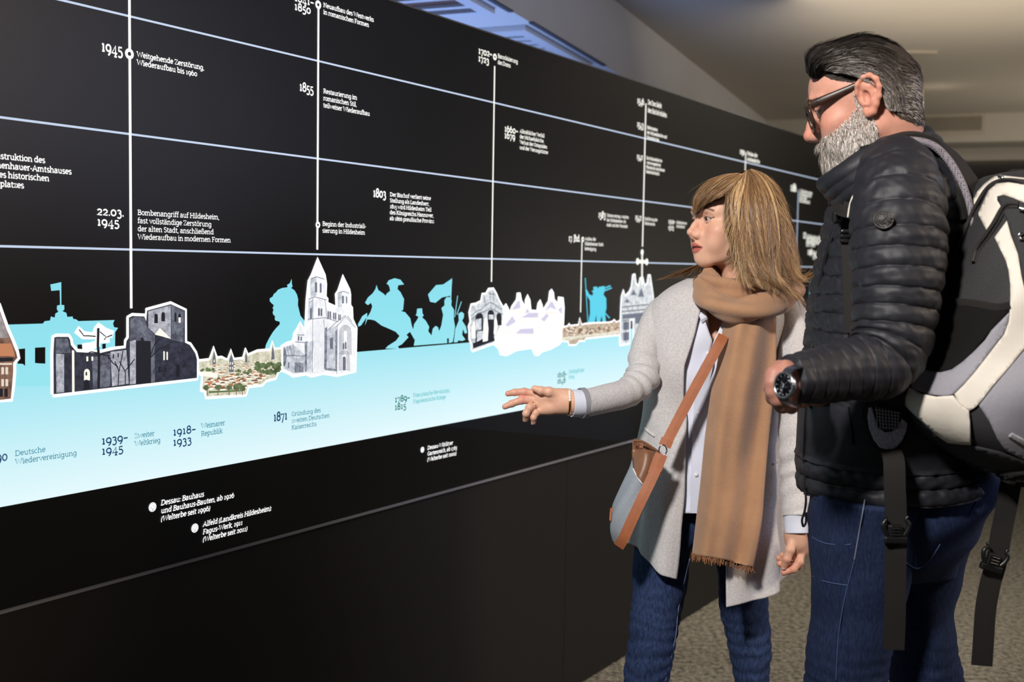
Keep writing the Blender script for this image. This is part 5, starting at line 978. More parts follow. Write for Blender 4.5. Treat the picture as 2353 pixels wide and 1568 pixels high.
GT = [[(1770, 610, 2.49), (1790, 640, 2.475), (1815, 668, 2.47), (1838, 690, 2.475), (1852, 708, 2.49)], [(1785, 620, 2.49), (1805, 650, 2.48), (1830, 675, 2.475), (1848, 692, 2.48), (1858, 704, 2.49)]]
GF = [[(1818, 590, 2.55), (1826, 620, 2.545), (1838, 636, 2.54), (1855, 630, 2.54), (1870, 616, 2.54)], [(1822, 600, 2.56), (1830, 630, 2.55), (1845, 645, 2.55), (1862, 636, 2.55), (1880, 622, 2.55)]]
cw_ = W(1700, 500, 2.63)
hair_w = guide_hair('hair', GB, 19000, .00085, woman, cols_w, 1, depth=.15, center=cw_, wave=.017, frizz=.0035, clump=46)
def base_sheet(G, name, m, parent, shrink, k=26, cen=None):
    C3 = np.array([catmull(np.array([W(*p) for p in g]), k) for g in G]); D = catmull(C3.reshape(len(C3), -1), 10 * len(C3)).reshape(-1, k, 3); D = D + (cen - D) * shrink
    return mesh_obj(name, D.reshape(-1, 3), grid_faces(len(D), k, False), m, parent)
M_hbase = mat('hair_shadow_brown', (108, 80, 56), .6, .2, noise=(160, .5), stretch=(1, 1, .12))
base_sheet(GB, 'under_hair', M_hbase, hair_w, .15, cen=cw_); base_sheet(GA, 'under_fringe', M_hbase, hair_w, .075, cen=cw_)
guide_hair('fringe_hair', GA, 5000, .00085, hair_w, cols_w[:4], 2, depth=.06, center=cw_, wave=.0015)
guide_hair('shoulder_hair', GS, 500, .0015, hair_w, cols_w[:4], 3, depth=.04, center=W(1680, 640, 2.7), loose=.08)
guide_hair('hair_lock', GT, 260, .0015, hair_w, cols_w[1:4], 4, depth=.03, center=W(1760, 690, 2.6), loose=.06, clump=40); guide_hair('flyaway_hair', GF, 90, .0012, hair_w, cols_w[1:4], 5, depth=.03, center=W(1790, 620, 2.6), loose=.3)
# ------------------------------------------------------------------ things the woman wears and carries
def cdt_patch(poly, step):
    from mathutils.geometry import delaunay_2d_cdt
    P = np.array(poly, float); n = len(P); B = []
    for i in range(n):
        a, b = P[i], P[(i + 1) % n]; k = max(1, int(np.linalg.norm(b - a) / step)); B += [a + (b - a) * j / k for j in range(k)]
    m = len(B); lo, hi = P.min(0), P.max(0); gx, gy = np.meshgrid(np.arange(lo[0] + step / 2, hi[0], step), np.arange(lo[1] + step / 2, hi[1], step)); Q = np.column_stack([gx.ravel(), gy.ravel()])
    ins = np.zeros(len(Q), bool)
    for i in range(n):
        a, b = P[i], P[(i + 1) % n]; c = (a[1] > Q[:, 1]) != (b[1] > Q[:, 1]); ins ^= c & (Q[:, 0] < (b[0] - a[0]) * (Q[:, 1] - a[1]) / (b[1] - a[1] + 1e-12) + a[0])
    BB = np.array(B); Q = Q[ins]; Q = Q[[np.min(np.linalg.norm(BB - q, axis=1)) > step * .4 for q in Q]] if len(Q) else Q
    pts = [Vector(p) for p in B] + [Vector(q) for q in Q]; r = delaunay_2d_cdt(pts, [(i, (i + 1) % m) for i in range(m)], [list(range(m))], 1, 1e-6)
    return np.array([tuple(v) for v in r[0]]), [tuple(f) for f in r[2]]
def patch(name, poly, bvh, Y, off, m, parent, thick=.002, step=7, it=0):
    """a panel of cloth laid on a surface along a traced outline"""
    P, F = cdt_patch(poly, step); hit = []; 
    for x, y in P:
        h = bvh.ray_cast(CAM, ray(x, y).normalized()); hit.append(h[0].y if h[0] is not None else np.nan)
    hit = np.array(hit); bad = np.isnan(hit)
    if bad.all(): hit[:] = Y
    elif bad.any():
        g = np.where(~bad)[0]
        for i in np.where(bad)[0]: hit[i] = hit[g[np.argmin(np.linalg.norm(P[g] - P[i], axis=1))]]
    V = np.array([v3(at(x, y, h)) for (x, y), h in zip(P, hit)]); d = V - np.array(CAM); V = V - d / np.linalg.norm(d, axis=1, keepdims=True) * off
    return solidify(mesh_obj(name, V, F, m, parent), thick, 0)
M_leather = mat('tan_leather', (176, 106, 70), .5, .4, noise=(60, .15), bump=(300, .15, .001)); M_leather_d = mat('brown_leather', (138, 96, 70), .42, .45, noise=(40, .2), bump=(260, .15, .001))
M_canvas = mat('grey_blue_canvas', (160, 168, 178), .9, .2, noise=(400, .25), bump=(700, .4, .0012)); M_steel = mat('steel', (190, 190, 196), .25, .5, metal=1); M_gold = mat('gold_metal', (226, 178, 110), .25, .5, metal=1)
bag = tag(empty('crossbody_bag', v3(at(1440, 1245, 2.5))), 'grey canvas bag with brown leather top hanging at the woman\'s hip', 'bag')
RB = [(1034, 1458, 1508, 2.48, .028), (1045, 1455, 1514, 2.48, .034), (1075, 1448, 1512, 2.475, .040), (1120, 1428, 1498, 2.47, .046), (1170, 1406, 1478, 2.465, .048), (1210, 1401, 1458, 2.465, .042), (1240, 1408, 1440, 2.465, .026), (1252, 1415, 1432, 2.465, .012)]
gb = ring_loft(RB, 48, 60, fold=lambda phi, y: .002 * np.sin(phi * 5 + y / 30))
bag_b = mesh_obj('canvas_body', *capped(gb), M_canvas, bag); bb = bvh_of([bag_b])
patch('leather_top', [(1453, 1012), (1470, 1013), (1492, 1024), (1518, 1042), (1512, 1070), (1500, 1105), (1494, 1128), (1476, 1112), (1462, 1092), (1456, 1075), (1453, 1045)], bb, 2.45, .004, M_leather_d, bag, .004, 5)
def drape_tube(name, px, bvh, Y, off, r, m, parent, n=40, sides=8): 
    P = drape(bvh, px, Y, off); P = catmull(P, n); P[1:-1] = .25 * P[:-2] + .5 * P[1:-1] + .25 * P[2:]; return tube(name, P, r, m, parent, n, sides)
drape_tube('white_piping', [(1455, 1077), (1462, 1092), (1476, 1113), (1494, 1130)], bb, 2.44, .005, .0018, mat('piping_white', (222, 222, 222), .7), bag)
drape_tube('leather_rim', [(1456, 1013), (1475, 1015), (1500, 1030), (1516, 1042)], bb, 2.45, .005, .0030, M_leather_d, bag)
patch('leather_patch', [(1402, 1168), (1408, 1166), (1404, 1200), (1400, 1196)], bb, 2.45, .003, M_leather, bag, .003, 4)
bfront = bvh_of([coat, shirt, scarf, bag_b])
P = np.array([W(1662, 772, 2.50), W(1652, 792, 2.485), W(1620, 850, 2.475), W(1590, 905, 2.470), W(1560, 962, 2.465), W(1532, 1016, 2.450)])
strap_mesh('strap', P, .0235, .004, M_leather, bag, 60, (-.15, -1, .1), 3)
strap_mesh('strap_tab', np.array([W(1520, 1044, 2.437), W(1512, 1064, 2.434), W(1503, 1090, 2.430)]), .027, .007, M_leather, bag, 14, (-.15, -1, .1), 1)
strap_mesh('strap_fold', np.array([W(1534, 1010, 2.446), W(1527, 1026, 2.444)]), .027, .008, M_leather, bag, 6, (-.15, -1, .1), 0)
strap_mesh('side_strap', np.array([W(1508, 1078, 2.428), W(1494, 1108, 2.424), W(1476, 1145, 2.418), W(1452, 1196, 2.415), W(1434, 1236, 2.418), W(1422, 1256, 2.43)]), .0235, .004, M_leather, bag, 50, (-.25, -1, .05), 3)
a = np.linspace(0, 2 * PI, 20, endpoint=False); RG = [W(1523 + 9 * math.cos(t), 1035 + 12 * math.sin(t), 2.436) for t in a]
tube('ring', RG + RG[:2], .0016, M_steel, bag, 60, 8)
# bracelet, ring
br = tag(empty('bracelet', W(1306, 950, 2.455)), 'pearl and gold bracelet on the woman\'s outstretched wrist', 'bracelet')
sph = SDF(); sph.ell((0, 0, 0), (.0034,) * 3, .001); sv, sf = sph.mesh(.0011); pearl0 = None; M_pearl = mat('pearl', (240, 232, 222), .2, .5)
ang = np.linspace(-1.65, 1.75, 17)
bp = [W(1306 + 4 * math.cos(t * .9), 925 + 28 * math.sin(t), 2.462 - .026 * math.cos(t)) for t in ang]
for i, p in enumerate(bp):
    if 8 <= i <= 13: continue
    if pearl0 is None: pearl0 = mesh_obj('pearl', sv + p, sf, M_pearl, br); first_p = p
    else: c = pearl0.copy(); COL.objects.link(c); c.parent = br; c.location = tuple(p - first_p)
tube('gold_clasp', bp[7:15], .0032, M_gold, br, 24, 8)
tube('gold_cord', bp, .0012, M_gold, br, 40, 6)
rg = tag(empty('finger_ring', q_(1224, 934, .0)), 'thin gold ring on the woman\'s outstretched hand', 'ring')
f0, f1 = q_(1229, 933, .004), q_(1217, 937, -.010); t = (f1 - f0) / np.linalg.norm(f1 - f0); n1 = np.cross(t, (0, 0, 1.)); n1 /= np.linalg.norm(n1); n2 = np.cross(t, n1); c = f0 * .6 + f1 * .4
for o_ in (-.0016, .0016):
    R_ = [c + t * o_ + .0102 * (n1 * math.cos(s) + n2 * math.sin(s)) for s in np.linspace(0, 2 * PI, 25)]; tube('band', R_, .0011, M_gold, rg, 50, 6)
# ------------------------------------------------------------------ the man
man = tag(empty('person', v3(at(2050, 1560, 2.1)) * np.array([1, 1, 0])), 'bearded man in black quilted jacket and jeans with glasses and backpack', 'person')
HBm = basis(110, 15, 2); HOm = W(1992, 232, 2.05); scm = 1.0
def HM(p): return xf(np.array(p, float) * scm, HBm, HOm)
fm = face_sdf(True)
nb_ = (W(2050, 405, 2.07) - HOm) @ HBm; fm.cap((0, -.030, -.045), nb_, .056, .056, .03); fm.cap((0, .004, -.08), nb_ + [0, .02, .0], .045, .05, .03)
ear_prims(fm, -1, 1.03); ear_prims(fm, 1, 1.03)
Vm, Fm = fm.mesh(.0017, lo=(-.115, -.175, -.22), hi=(.115, .14, .13)); Vm = smooth_mesh(Vm, Fm, 1, .4)
Cm = np.tile(np.array(lin((206, 150, 130))), (len(Vm), 1)); x, y, z = Vm.T
mixc(Cm, (196, 96, 80), .6 * np.exp(-((x / .014) ** 2 + ((z + .034) / .016) ** 2)) * (y > .09)); mixc(Cm, (200, 116, 96), .35 * np.exp(-(((np.abs(x) - .05) / .02) ** 2 + ((z + .025) / .02) ** 2)))
mixc(Cm, (206, 126, 98), .35 * (np.abs(x) > .08))
bm_ = sstep(-z, .028, .05) * sstep(y, -.012, .012) * (np.abs(x) < .078)
mixc(Cm, (150, 130, 122), .5 * bm_); paint_face(Cm, False, (96, 84, 76), .55)
Vmw = xf(Vm * scm, HBm, HOm)
def m_(px, py, dy=0): return W(px, py, 1.74 + dy)
hm = SDF()
hm.chain([m_(1875, 868, .04), m_(1836, 871, .022), m_(1808, 880, .014)], [.024, .025, .027], .012)
hm.ell(m_(1799, 884, .012), (.020, .024, .033), .014); hm.cap(m_(1800, 862, .01), m_(1782, 862, .01), .016, .013, .012); hm.cap(m_(1806, 908, .012), m_(1792, 920, .012), .020, .013, .014)
for pts in ([(1779, 860, .005), (1776, 868, .040), (1798, 880, .055), (1815, 876, .05)], [(1775, 880, .0), (1774, 890, .040), (1798, 902, .055), (1818, 896, .05)], [(1777, 900, .0), (1778, 912, .036), (1804, 922, .050), (1824, 914, .048)], [(1786, 918, .002), (1798, 931, .014), (1818, 934, .026), (1832, 924, .034)]):
    finger_chain(hm, [m_(*p) for p in pts], .0125, .0088, .006)
finger_chain(hm, [m_(1806, 846, .01), m_(1792, 848, .03), m_(1786, 860, .05), m_(1796, 872, .062)], .0125, .0095, .006)
Vh2, Fh2 = hm.mesh(.0015); Vh2 = smooth_mesh(Vh2, Fh2, 1, .4)
bs = SDF()
for a, b, r0, r1 in ((W(2050, 430, 2.08), W(2030, 640, 2.08), .06, .075), (W(2030, 640, 2.08), W(2030, 1000, 2.08), .075, .08), (W(2040, 1060, 2.08), W(2070, 1080, 2.12), .09, .09), (W(2060, 450, 1.97), W(2080, 450, 2.20), .035, .035)): bs.cap(a, b, r0, r1, .03)
bs.chain([W(2062, 450, 1.90), W(2058, 780, 1.83), W(1960, 850, 1.79), W(1870, 868, 1.755)], [.035, .03, .028, .028], .02); bs.chain([W(2075, 450, 2.26), W(2060, 800, 2.28), W(1940, 880, 2.15), W(1880, 900, 2.0)], [.035, .03, .025, .025], .02)
fL, fR = v3(at(1925, 2380, 2.08)), v3(at(2120, 2270, 2.2)); fL[2] = fR[2] = .1
bs.chain([W(1990, 1180, 2.10), W(1945, 1560, 2.08), fL], [.06, .04, .035], .03); bs.chain([W(2110, 1180, 2.17), W(2122, 1560, 2.2), fR], [.06, .04, .035], .03)
hd = np.array([-.8, .5, 0]) / np.linalg.norm([-.8, .5])
for ft in (fL, fR): bs.cap(ft + [0, 0, -.05], ft + hd * .16 + [0, 0, -.07], .036, .026, .03)
# right hand meets the left behind it
bs.cap(W(1880, 900, 2.0), W(1845, 905, 1.92), .025, .02, .01); bs.ell(W(1838, 905, 1.9), (.028, .03, .025), .01)
for k in range(4): bs.cap(W(1836, 897 + 7 * k, 1.88 + .012 * k), W(1818, 900 + 7 * k, 1.86 + .012 * k), .010, .008, .004)
Vb, Fb = bs.mesh(.007); skm = np.array(lin((206, 146, 122)))
Ch2 = np.tile(np.array(lin((176, 124, 108))), (len(Vh2), 1))
V, Fq, C = skin_parts([(Vmw, Fm, Cm), (Vh2, Fh2, Ch2), (Vb, Fb, np.tile(skm, (len(Vb), 1)))]); body_m = mesh_obj('body', V, Fq, M_skinm, man, True, True, C)
eyes(man, HM, HBm, scm, (-.05, 1, -.1))
# ---------------- jeans and shoes
M_denim2 = mat('dark_blue_denim', (40, 54, 86), .85, .2, noise=(260, .6), col2=(22, 30, 56), bump=(900, .25, .001), stretch=(1, 1, .25))
jl = leg([(1130, 1868, 2120, 2.06, .15), (1200, 1866, 2110, 2.06, .135), (1300, 1866, 2088, 2.06, .115), (1400, 1868, 2066, 2.06, .098), (1480, 1859, 2048, 2.06, .088), (1568, 1856, 2030, 2.06, .08), (1800, 1860, 2010, 2.06, .07), (2100, 1862, 1985, 2.07, .062), (2400, 1868, 1972, 2.07, .056)], 72, 150, 1620, .005, 3)
jr = leg([(1130, 1985, 2262, 2.16, .15), (1200, 1990, 2232, 2.17, .135), (1260, 1998, 2212, 2.18, .12), (1330, 2010, 2200, 2.19, .105), (1400, 2032, 2187, 2.19, .092), (1480, 2046, 2192, 2.19, .085), (1568, 2054, 2200, 2.19, .08), (1800, 2060, 2195, 2.19, .07), (2100, 2065, 2180, 2.19, .062), (2300, 2075, 2172, 2.2, .056)], 72, 150, 1620, .005, 7)
hp = ring_loft([(1020, 1880, 2225, 2.10, .155), (1080, 1868, 2282, 2.11, .165), (1110, 1866, 2284, 2.11, .17), (1150, 1866, 2262, 2.11, .17), (1200, 1866, 2236, 2.11, .165), (1260, 1870, 2205, 2.12, .14), (1310, 1890, 2190, 2.12, .10)], 90, 50, fold=lambda phi, y: .003 * np.sin(y / 16 + 2 * np.cos(phi * 2)) + .003 * np.sin(phi * 7))
V, F = merge_meshes([capped(jl), capped(jr), capped(hp)]); jeans_m = mesh_obj('jeans', V, F, M_denim2, man); bj = bvh_of([jeans_m])
M_st = mat('stitching_pale', (132, 136, 158), .8); M_st2 = mat('stitching_blue', (66, 84, 124), .8)
drape_tube('pocket_seam', [(1992, 1122), (1984, 1168), (1974, 1225), (1963, 1288)], bj, 1.95, .0012, .0011, M_st, jeans_m)
for P in ([(1963, 1290), (1955, 1320), (1940, 1380), (1926, 1470), (1921, 1566)], [(2081, 1122), (2150, 1124), (2215, 1120), (2258, 1113)], [(2081, 1131), (2150, 1133), (2215, 1129), (2255, 1122)], [(2258, 1114), (2246, 1150), (2230, 1182)], [(2082, 1294), (2110, 1307), (2140, 1282), (2160, 1252)], [(1866, 1235), (1900, 1250), (1955, 1252)], [(1868, 1325), (1900, 1338), (1948, 1346)]):
    drape_tube('stitching', P, bj, 2.0, .0012, .0010, M_st2, jeans_m)
c = drape(bj, [(1980, 1121)], 1.95, .003)[0]; tube('rivet', [c + [0, .002, 0], c + [0, -.001, 0]], [.0052, .0046], M_steel, jeans_m, 4, 14, up=(0, 0, 1))
for ft in (fL, fR):
    ss = SDF(); ss.cap(ft + [0, 0, -.04] - hd * .02, ft + hd * .17 + [0, 0, -.06], .045, .036, .03); ss.cap(ft + [0, 0, .02], ft + [0, 0, -.05], .042, .045, .02); v, f = ss.mesh(.006); v[:, 2] = np.maximum(v[:, 2], .002); mesh_obj('shoe', v, f, M_shoe, man)
# ---------------- quilted jacket
M_puff = mat('black_quilted_nylon', (33, 33, 39), .57, .4, noise=(30, .15), bump=(40, .22, .006)); M_zip = mat('zip_dark', (30, 30, 32), .35, .5, metal=.4)
def puff(ph, G, closed=True, amp=.0085, seed=1):
    """quilt baffles along phase ph (whole numbers are seams) with puckers running off the seams"""
    s = np.abs(np.sin(PI * ph)) ** .45; n = vnoise(G, 22, seed); n2 = vnoise(G, 45, seed + 1); b = np.floor(ph)
    pk = np.sin(n * 3.2 + b * 2.1 + 60 * (G @ np.array([.6, .5, .25]))) * (1 - s) ** .7
    return G + grid_normals(G, closed) * (amp * s + .0034 * pk * s ** .25 + .0015 * n2 + .0014 * n)[..., None]
RJ = [(340, 1995, 2120, 2.08, .06), (372, 1962, 2172, 2.08, .105), (420, 1936, 2206, 2.08, .14), (480, 1916, 2220, 2.08, .158), (600, 1890, 2205, 2.08, .165), (700, 1872, 2182, 2.08, .168), (800, 1861, 2165, 2.08, .17), (900, 1849, 2165, 2.08, .17), (1000, 1844, 2185, 2.09, .172), (1060, 1842, 2215, 2.10, .178), (1120, 1847, 2246, 2.10, .182)]
gj = ring_loft(RJ, 260, 420); yj = np.linspace(340, 1120, 420)[:, None] + np.zeros((1, 260)); phj = np.linspace(0, 2 * PI, 260, endpoint=False)[None]
ph = (yj - 430) / 41.5; msk = sstep(yj, 418, 440) * (1 - sstep(yj, 905, 925)); ph2 = (yj - 1052) / 33.0; m2 = sstep(yj, 1040, 1054)
A1 = puff(np.where(yj > 430, ph, .5), gj, amp=.0062, seed=3); A2_ = puff(np.where(yj > 1052, ph2, .5), gj, amp=.009, seed=9)
plain = gj + grid_normals(gj) * (.006 + .0016 * vnoise(gj, 10, 4))[..., None]
gj2 = plain * (1 - msk - m2)[..., None] + A1 * msk[..., None] + A2_ * m2[..., None]
gj2[..., 2] -= (.012 * sstep(yj, 1040, 1120) * (np.cos(phj) < -.2) * np.clip(-np.cos(phj), 0, 1)) - .008 * sstep(yj, 1040, 1120) * np.clip(np.cos(phj), 0, 1)
jacket = mesh_obj('jacket', gj2.reshape(-1, 3), grid_faces(420, 260), M_puff, man)
def arm(pts, rad, seed, name, ypx):
    nv, nu = 420, 130; G, c = tube_grid([W(*p) for p in pts], np.array(rad) * np.array([p[2] for p in pts]) / F_PX, nv, nu)
    pc = catmull(np.array([(p[0], p[1]) for p in pts], float), nv); ds = np.r_[0, np.cumsum(np.linalg.norm(np.diff(pc, axis=0), axis=1))]
    rate = np.interp(pc[:, 0] - .0 * pc[:, 1], [1800, 1960, 2030, 2060], [25., 27., 38., 42.]); phs = np.r_[0, np.cumsum(np.diff(ds) / rate[1:])][:, None] + np.zeros((1, nu)) - .15
    amp = np.interp(pc[:, 0], [1850, 1980, 2040], [.0024, .0034, .0062])[:, None]
    Gp = puff(phs, G, True, 1, seed) - G; 
    s = np.abs(np.sin(PI * phs)) ** .45; n = vnoise(G, 22, seed); N = grid_normals(G); pk = np.sin(n * 3.2 + np.floor(phs) * 2.1 + 62 * (G @ np.array([.6, .5, .25]))) * (1 - s) ** .7
    D = amp * s + .0030 * pk * s ** .25 * (amp / .0062) + .0014 * n + .0012 * vnoise(G, 45, seed + 5); G = G + N * D[..., None]
    return mesh_obj(name, *capped(G), M_puff, jacket)
sl_l = arm([(2050, 372, 1.97), (2062, 420, 1.91), (2064, 500, 1.872), (2062, 600, 1.853), (2058, 700, 1.842), (2046, 785, 1.832), (2012, 836, 1.82), (1950, 850, 1.80), (1880, 864, 1.775), (1816, 871, 1.752)], [62, 88, 98, 99, 90, 84, 80, 68, 61, 53], 11, 'sleeve', None)
sl_r = arm([(2075, 385, 2.20), (2080, 450, 2.27), (2070, 600, 2.31), (2060, 760, 2.31), (2000, 850, 2.24), (1940, 890, 2.12), (1890, 900, 2.02)], [60, 75, 80, 76, 68, 56, 46], 21, 'sleeve', None)
# collar
nu, nv = 120, 26; a = np.linspace(0, 2 * PI, nu, endpoint=False)[None]; v = np.linspace(0, 1, nv)[:, None]
def cring(v): 
    cx_ = 2046 + (1993 - 2046) * v; cy_ = 402 + (349 - 402) * v; dx = 106 - 5 * v; dy = -69 - 2 * v; dep = .112 - .03 * v; return cx_, cy_, dx, dy, dep
cx_, cy_, dx, dy, dep = cring(v); bulge = 1 + .07 * np.abs(np.sin(PI * v * 3)) ** .6 * (1 + 0 * a)
GC = px_world(cx_ + dx * np.cos(a) * bulge, cy_ + dy * np.cos(a) - 6 * np.sin(a) * 0, 2.075 - dep * bulge * np.sin(a)); GC = GC + grid_normals(GC) * (.001 * vnoise(GC, 25, 8))[..., None]
col_ = solidify(mesh_obj('collar', GC.reshape(-1, 3), grid_faces(nv, nu), M_puff, jacket), .012, -1)
bjk = bvh_of([jacket, sl_l]); bcl = bvh_of([col_])
drape_tube('collar_zip', [(1893, 421), (1902, 432), (1918, 450), (1934, 468)], bcl, 2.06, .001, .0035, M_zip, jacket)
drape_tube('front_zip', [(1934, 470), (1922, 505), (1907, 560), (1893, 610), (1880, 680), (1870, 760), (1862, 830), (1855, 900), (1850, 980), (1848, 1060), (1853, 1125)], bvh_of([jacket]), 2.05, .001, .003, M_zip, jacket, 80)
tube('zip_pull_cord', [W(1850, 1124, 2.075), W(1852, 1150, 2.07), W(1849, 1175, 2.07), W(1843, 1195, 2.07), W(1846, 1210, 2.07), W(1852, 1200, 2.07), W(1852, 1178, 2.07)], .0022, M_zip, jacket, 40, 8)
drape_tube('pocket_zip', [(1950, 935), (1956, 980), (1960, 1022)], bvh_of([jacket]), 1.95, .001, .002, M_zip, jacket)
# round rubber badge on the sleeve
M_badge = mat('badge_rubber', (44, 42, 42), .45, .4); M_badge2 = mat('badge_relief', (66, 62, 60), .45, .4)
bc = (2030, 505); cir = [(bc[0] + 23.5 * math.cos(t), bc[1] + 21 * math.sin(t)) for t in np.linspace(0, 2 * PI, 32, endpoint=False)]
bg = patch('badge', cir, bjk, 1.8, .006, M_badge, jacket, .004, 6)
bbg = bvh_of([bg, jacket, sl_l])
def rel(P, r=.0008): drape_tube('badge_relief', P, bbg, 1.8, .0035, r, M_badge2, bg, 30, 6)
rel([(bc[0] + 22.5 * math.cos(t), bc[1] + 20 * math.sin(t)) for t in np.linspace(0, 6.3, 24)], .0012); rel([(bc[0] + 16.5 * math.cos(t), bc[1] + 14.5 * math.sin(t)) for t in np.linspace(0, 6.3, 24)])
rel([(2018, 495), (2042, 515)]); rel([(2042, 494), (2018, 516)]); rel([(2027, 492), (2034, 492), (2031, 497)]); rel([(2040, 502), (2043, 507), (2038, 508)]); rel([(2026, 516), (2031, 512), (2036, 516)]); rel([(2018, 503), (2022, 506)])
for k in range(14):
    t = k * 2 * PI / 14 + .2; q = (bc[0] + 19.6 * math.cos(t), bc[1] + 17.4 * math.sin(t)); rel([(q[0] - 1.5 * math.cos(t), q[1] - 1.5 * math.sin(t)), (q[0] + 1.5 * math.cos(t), q[1] + 1.5 * math.sin(t))])
# ---------------- hair and beard
M_hairm = hair_mat('greying_hair', .4, .4)
tri = Vm[Fm[:, :3]].mean(1); area_ = np.linalg.norm(np.cross(Vm[Fm[:, 1]] - Vm[Fm[:, 0]], Vm[Fm[:, 2]] - Vm[Fm[:, 0]]), axis=1); fn = np.cross(Vm[Fm[:, 1]] - Vm[Fm[:, 0]], Vm[Fm[:, 2]] - Vm[Fm[:, 0]]); fn /= np.linalg.norm(fn, axis=1, keepdims=True) + 1e-12
fn *= np.sign((fn * (tri - np.array([0, -.01, 0]))).sum(1))[:, None]
tx, ty, tz = tri.T; ax_ = np.abs(tx)
hl_y = np.array([-.12, -.075, -.045, -.030, -.018, .0, .016, .030, .048, .064, .076, .12]); hl_z = np.array([-.070, -.070, -.050, -.020, .040, .040, .028, .036, .046, .062, .078, .085])
scalp = (tz > np.interp(ty, hl_y, hl_z)) & (ax_ < .087) & (ty > -.12)
beard = (((tz < np.interp(ty, [-.02, .0, .02, .045, .07, .11], [.0, .004, -.014, -.032, -.044, -.047])) & (ty > -.006 - .0 * tz) & (tz > -.125) & (ax_ < .075) & ~((ax_ < .020) & (np.abs(tz + .0655) < .0055)) & ~((tz > -.049) & (ax_ < .024) & (ty > .085))) | ((ty > .000) & (ty < .018) & (tz < .030) & (tz > -.03) & (ax_ > .06))) & (ax_ < .0795)
rs = np.random.RandomState(4)
def scatter(mask, n):
    f = np.where(mask)[0]; p = area_[f] / area_[f].sum(); return rs.choice(f, n, p=p)
def strands(name, ids, dirf, colf, width, k, parent, m=M_hairm, clump=.0):
    r = tri[ids] + rs.normal(size=(len(ids), 3)) * .0009; n = fn[ids]; P = dirf(r, n, k); N = np.repeat(n[:, None], k, 1)
    Pw = xf(P.reshape(-1, 3) * scm, HBm, HOm).reshape(P.shape); Nw = (n + rs.normal(size=n.shape) * .3) @ HBm.T
    return ribbons(name, Pw, width * (.7 + .6 * rs.rand(len(ids))), m, parent, colf(r), Nw)
def d_hair(r, n, k):
    t = np.linspace(0, 1, k)[None, :, None]; top = sstep(r[:, 2], .045, .085)[:, None]; frt = (sstep(r[:, 1], .035, .07) * sstep(r[:, 2], .05, .07))[:, None]; nape = (sstep(-r[:, 2], -.01, .05) * (r[:, 1] < -.02))[:, None]
    c = np.round(r / np.array([.012, .012, .012])); h = np.sin(c @ np.array([12.9, 78.2, 37.7])) * 43758.5; h = (h - np.floor(h))[:, None] - .5; h2 = rs.normal(size=(len(r), 1))
    side = np.sign(r[:, :1]); back = np.concatenate([.10 * side * (1 - top) * 0, -1 + 0 * r[:, :1], -.45 * (1 - top) - .25 * nape + .25 * h], 1)
    tang = back - n * (back * n).sum(1, keepdims=True); tang /= np.linalg.norm(tang, axis=1, keepdims=True) + 1e-9
    L = (.018 + .030 * top + .012 * frt - .008 * nape) * (1 + .2 * h2 + .35 * h); lift = .16 + .34 * top + .14 * h - .06 * nape
    P = r[:, None] + (tang * L)[:, None] * t + (n * lift * L)[:, None] * (t * (1.7 - 1.3 * t)) + np.concatenate([h * .010, h * .005, h2 * .002], 1)[:, None] * t ** 2
    # quiff: the front rises forward and rolls back
    q = np.concatenate([0 * h, .026 + .010 * h, .010 + .006 * h], 1)[:, None] * np.sin(t * PI * .7) + np.concatenate([.016 * h, -.044 + .008 * h2, .002 + 0 * h], 1)[:, None] * t ** 2
    return P * (1 - frt[:, None]) + (r[:, None] + q) * frt[:, None]
def c_hair(r):
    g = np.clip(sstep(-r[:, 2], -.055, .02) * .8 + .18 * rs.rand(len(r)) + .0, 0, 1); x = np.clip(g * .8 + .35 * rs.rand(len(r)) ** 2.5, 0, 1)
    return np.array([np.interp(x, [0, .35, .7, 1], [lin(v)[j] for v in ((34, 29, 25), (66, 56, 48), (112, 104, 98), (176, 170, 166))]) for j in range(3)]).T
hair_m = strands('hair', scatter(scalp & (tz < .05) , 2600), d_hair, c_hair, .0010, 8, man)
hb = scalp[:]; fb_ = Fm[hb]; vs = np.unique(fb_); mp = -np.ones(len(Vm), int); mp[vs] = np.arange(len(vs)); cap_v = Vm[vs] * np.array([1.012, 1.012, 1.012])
mesh_obj('scalp_hair', xf(cap_v * scm, HBm, HOm), mp[fb_], mat('hair_root_dark', (58, 50, 44), .7, .2, noise=(200, .4)), hair_m)
